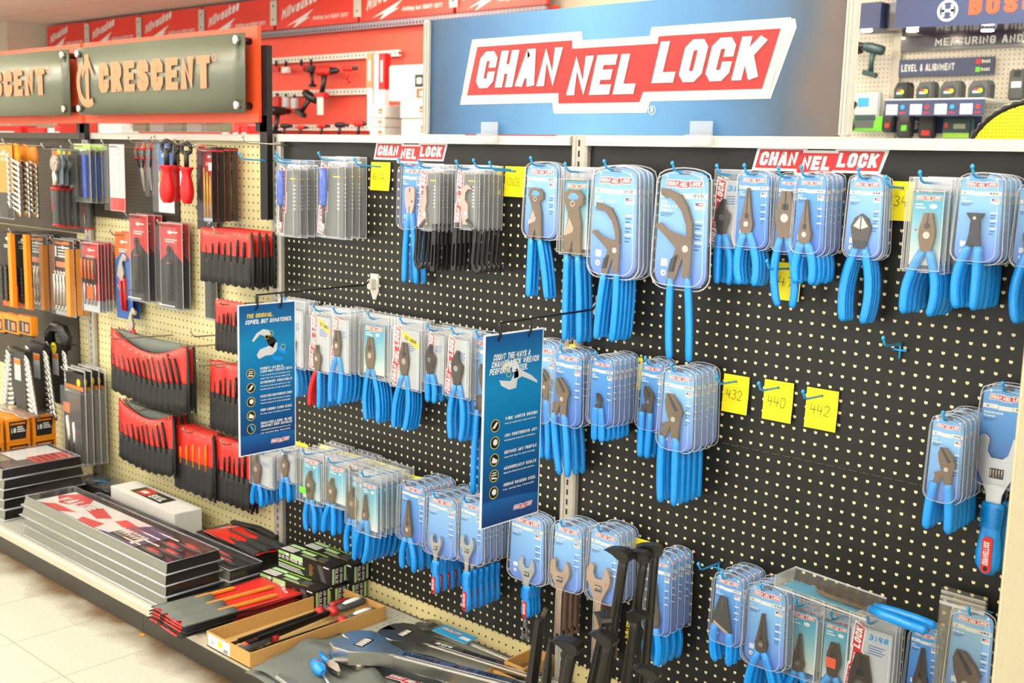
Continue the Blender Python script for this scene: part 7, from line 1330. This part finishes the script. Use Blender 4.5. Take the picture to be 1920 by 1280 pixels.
m = MB(); m.box(((a1.x+a2.x)/2, .12, (a1.z+a3.z)/2-ZF), (a2.x-a1.x, .25, a3.z-a1.z), 'navy_header'); m.box((a2.x+.05, .15, (a1.z+a3.z)/2-ZF), (.09, .2, a3.z-a1.z), 'navy_gloss'); m.build('header_box', t); m = MB(); m.lathe([(.03, 0), (.03, .006)], 'spot_glow', 14, fr=((a1.x+.08, .05, a1.z-ZF-.008), (0, 0, 1))); m.build('spot_lamp', t)
def nsign(x0, x1, y0, y1, lab, mt, txt, tx, hh, fit, extra=None, Y=SY-.03):
    xm_ = (x0+min(x1, 1920))/2; a, b = at(x0, y1, Y), at(x1, y0, Y); a.z = at(xm_, y1, Y).z; b.z = at(xm_, y0, Y).z; t = thing('navy_sign', lab, 'sign', (a.x, Y, a.z), 'navy signs on the measuring display'); w, h = b.x-a.x, b.z-a.z; m = MB(); m.box((w/2, .01, h/2), (w, .015, h), mt); m.build('sign_board', t)
    m = MB(); m.text(txt, (w*tx, .0015, h*(.5-hh/2)), XU, ZU, h*hh, h*hh*.2, 'paper_white', fit=w*fit)
    if extra:
        m.build('sign_lettering', t)
        for i, c in enumerate(('logo_red', 'green_body')): m = MB(); sdisc(m, [rect(w*.82, h*(.58-.46*i), w*.97, h*(.9-.46*i))], 'card_black', .0008); sdisc(m, [rect(w*.82, h*(.6-.46*i), w*.87, h*(.88-.46*i))], c, .0004); m.text('RMAX', (w*.88, .0004, h*(.64-.46*i)), XU, ZU, h*.2, h*.05, 'paper_white', fit=w*.085); m.build('mark_print', t); m = MB()
    else: m.build('sign_lettering', t)
nsign(1688, 1990, 62, 91, 'glossy navy panel reading measuring and', 'navy_gloss', 'MEASURING AND', .23, .5, .55); nsign(1684, 1864, 109, 141, 'navy level and alignment sign with red and green marks', 'navy_header', 'LEVEL & ALIGNMENT', .03, .42, .57, True); nsign(1676, 1840, 218, 250, 'navy sign behind the small measuring tools', 'navy_header', 'MEASURI', .03, .5, .4)
a, b = at(1661, 186, 4.0), at(1848, 188, 4.0)
t = thing('display_ledge', 'white ledge with navy price strip carrying four laser levels', 'shelf', (a.x, 4.0, a.z)); w = b.x-a.x
m = MB(); m.box((w/2, .15, -.006), (w, .32, .012), 'paper_white'); m.build('ledge_board', t); m = MB(); m.box((w/2, -.008, -.05), (w, .006, .085), 'navy_header'); m.build('price_strip', t)
m = MB()
for i in range(4): sdisc(m, [rect(w*(.02+.25*i), -.085, w*(.14+.25*i), -.03)], 'paper_white', -.012); sdisc(m, [disc(w*(.19+.25*i), -.045, .013, 10)], 'red_dull' if i % 2 else 'hook_blue', -.012); sdisc(m, [rect(w*(.16+.25*i), -.08, w*(.22+.25*i), -.072)], 'logo_red', -.012)
m.build('price_print', t)
for i, (px, sx) in enumerate(((1688, .085), (1732, .10), (1779, .115), (1833, .115))):
    p = at(px, 184, 4.06); t = thing('laser_level', ['first', 'second', 'third', 'fourth'][i]+' laser level on the white ledge, counted from the slotted upright', 'laser level', (p.x, 4.1, a.z+.001), 'laser levels on the white ledge'); h = .095
    m = MB(); m.prism([(-sx/2, 0), (sx/2, 0), (sx/2, h*.75), (sx*.38, h), (-sx*.3, h*.97), (-sx/2, h*.6)], -.04, .04, 'grey_body' if i else 'card_black', bevel=.008); m.build('level_body', t)
    m = MB(); m.prism([(-sx*.4, h*.12), (sx*.2, h*.12), (sx*.28, h*.5), (sx*.1, h*.75), (-sx*.3, h*.6)], -.046, -.041, 'teal_dark'); m.box((-sx*.08, -.048, h*.35), (sx*.3, .003, h*.12), 'paper_white'); m.box((-sx*.05, -.048, h*.5), (sx*.25, .003, h*.12), 'red_dull'); m.prism(disc(sx*.12, h*.42, .012, 12), -.05, -.047, 'burst_yellow'); m.build('front_print', t)
for px, py, s, rz, pt, lab, bd in ((1634, 90, .85, 3.3, -.25, 'cordless drill with a yellow dot on the cream pegboard', 'teal_dark'), (1588, 92, .8, .2, .2, 'dark drill half hidden by the blue sign frame', 'black_plastic'), (1596, 200, .7, .3, -.5, 'red and dark angled tool low on the cream pegboard', 'black_plastic'), (1580, 165, .7, 1.2, 0, 'dark tool head beside the blue sign frame', 'grey_body')): drill(px, py, s, rz, lab, bd, 'teal_dark', y=SY-.12, pitch=pt)
def gadget(px, py, w, h, mt, lab, face_, y=SY-.1, cat='measuring tool'):
    p = at(px, py, y); t = thing('measuring_gadget', lab, cat, p, 'small tools on the measuring display'); m = MB(); m.box((0, 0, h/2), (w, .05, h), mt, bevel=.008); m.build('gadget_body', t); m = MB()
    for (x0, z0, x1, z1, c) in face_: m.box(((x0+x1)/2*w, -.027, (z0+z1)/2*h), ((x1-x0)*w, .003, (z1-z0)*h), c)
    m.build('front_print', t); m = MB(); m.box((0, .03, h*.9), (.01, .06, .01), 'black_metal'); m.build('hang_pin', t)
for g in ((1625, 226, .16, .16, 'grey_card', 'white and blue stud finder above the lime case', [(-.3, .5, .1, .8, 'hook_blue'), (-.4, 0, .4, .2, 'teal_dark')]), (1622, 246, .24, .085, 'green_body', 'lime green case near the blue sign frame', [(-.25, .2, .25, .7, 'grey_body')]), (1666, 248, .065, .125, 'card_black', 'small black meter with a yellow dot', [(-.2, .2, .2, .4, 'red_dull'), (-.1, .8, .4, 1.0, 'burst_yellow')]), (1697, 259, .085, .16, 'card_black', 'black meter with a green button', [(-.2, .25, .2, .45, 'green_body'), (-.3, .6, .3, .85, 'grey_body')]), (1738, 260, .09, .15, 'card_black', 'tall black meter with a red button', [(-.25, .12, .25, .3, 'logo_red'), (-.3, .85, .3, .98, 'hook_blue')]), (1795, 259, .16, .11, 'teal_dark', 'teal gauge with a lime band beside the yellow disc', [(-.45, 0, .45, .25, 'green_print'), (-.1, .45, .3, .7, 'sage'), (-.42, .5, -.3, .75, 'red_dull')]), (1906, 188, .085, .16, 'grey_body', 'grey meter above the yellow disc', [(-.3, .4, .3, .6, 'paper_white'), (-.2, .75, .2, .95, 'card_black')])): gadget(*g)
# yellow punched disc with a black rim on the far side of the shelving
c = at(1933, 322, .45); r = (at(1933, 190, .45)-c).length
holes('disc_mesh', (240, 232, 30), (196, 176, 10), pitch=.0075, r=.0016, rough=.5)
t = thing('yellow_disc', 'big yellow punched disc with a black rim rising behind the top rail', 'disc', c); m = MB(); m.lathe([(.001, -.004), (r*.96, -.004), (r*.96, .004), (.001, .004)], 'disc_mesh', 64, fr=((0, 0, 0), (0, 1, 0)), smooth=False); m.build('disc_face', t)
m = MB(); n = 90; m.tube([(r*math.cos(2*math.pi*i/n), .002*math.sin(i*2.3), r*math.sin(2*math.pi*i/n)) for i in range(n+1)], [r*.045+.002*math.sin(i*3.1) for i in range(n+1)], 'black_plastic', 8); m.build('disc_rim', t)
t2 = thing('disc_stand', 'hidden stand carrying the yellow disc', 'stand', (c.x, .47, 0)); m = MB(); m.tube([(0, .02, 0), (0, .02, c.z-r*.95)], .012, 'black_metal', 8); m.box((0, .02, .01), (.3, .2, .02), 'black_metal'); m.build('stand_pole', t2)
# ------------------------------------------------------------------ light, camera
w = bpy.data.worlds.new('store_air'); SC.world = w; w.use_nodes = True
w.node_tree.nodes['Background'].inputs[0].default_value = (1, .985, .965, 1); w.node_tree.nodes['Background'].inputs[1].default_value = 1.3
cam = bpy.data.cameras.new('camera'); co = bpy.data.objects.new('camera', cam); COL.objects.link(co)
cam.sensor_width = 36; cam.lens = FPX/1920*36; cam.clip_start = .05
co.matrix_world = Matrix(((RT.x, UP.x, -FW.x, CAMP.x), (RT.y, UP.y, -FW.y, CAMP.y), (RT.z, UP.z, -FW.z, CAMP.z), (0, 0, 0, 1)))
cam.dof.use_dof = True; cam.dof.focus_distance = 2.4; cam.dof.aperture_fstop = 7.5
SC.camera = co
vs = SC.view_settings; vs.view_transform = 'Standard'; vs.look = 'None'; vs.gamma = 1; vs.exposure = .8; vs.use_curve_mapping = False
SC.cycles.transparent_max_bounces = 28; SC.cycles.max_bounces = 5; SC.cycles.diffuse_bounces = 2; SC.cycles.glossy_bounces = 3; SC.cycles.transmission_bounces = 2
SC.cycles.caustics_reflective = False; SC.cycles.caustics_refractive = False; SC.cycles.sample_clamp_indirect = 6
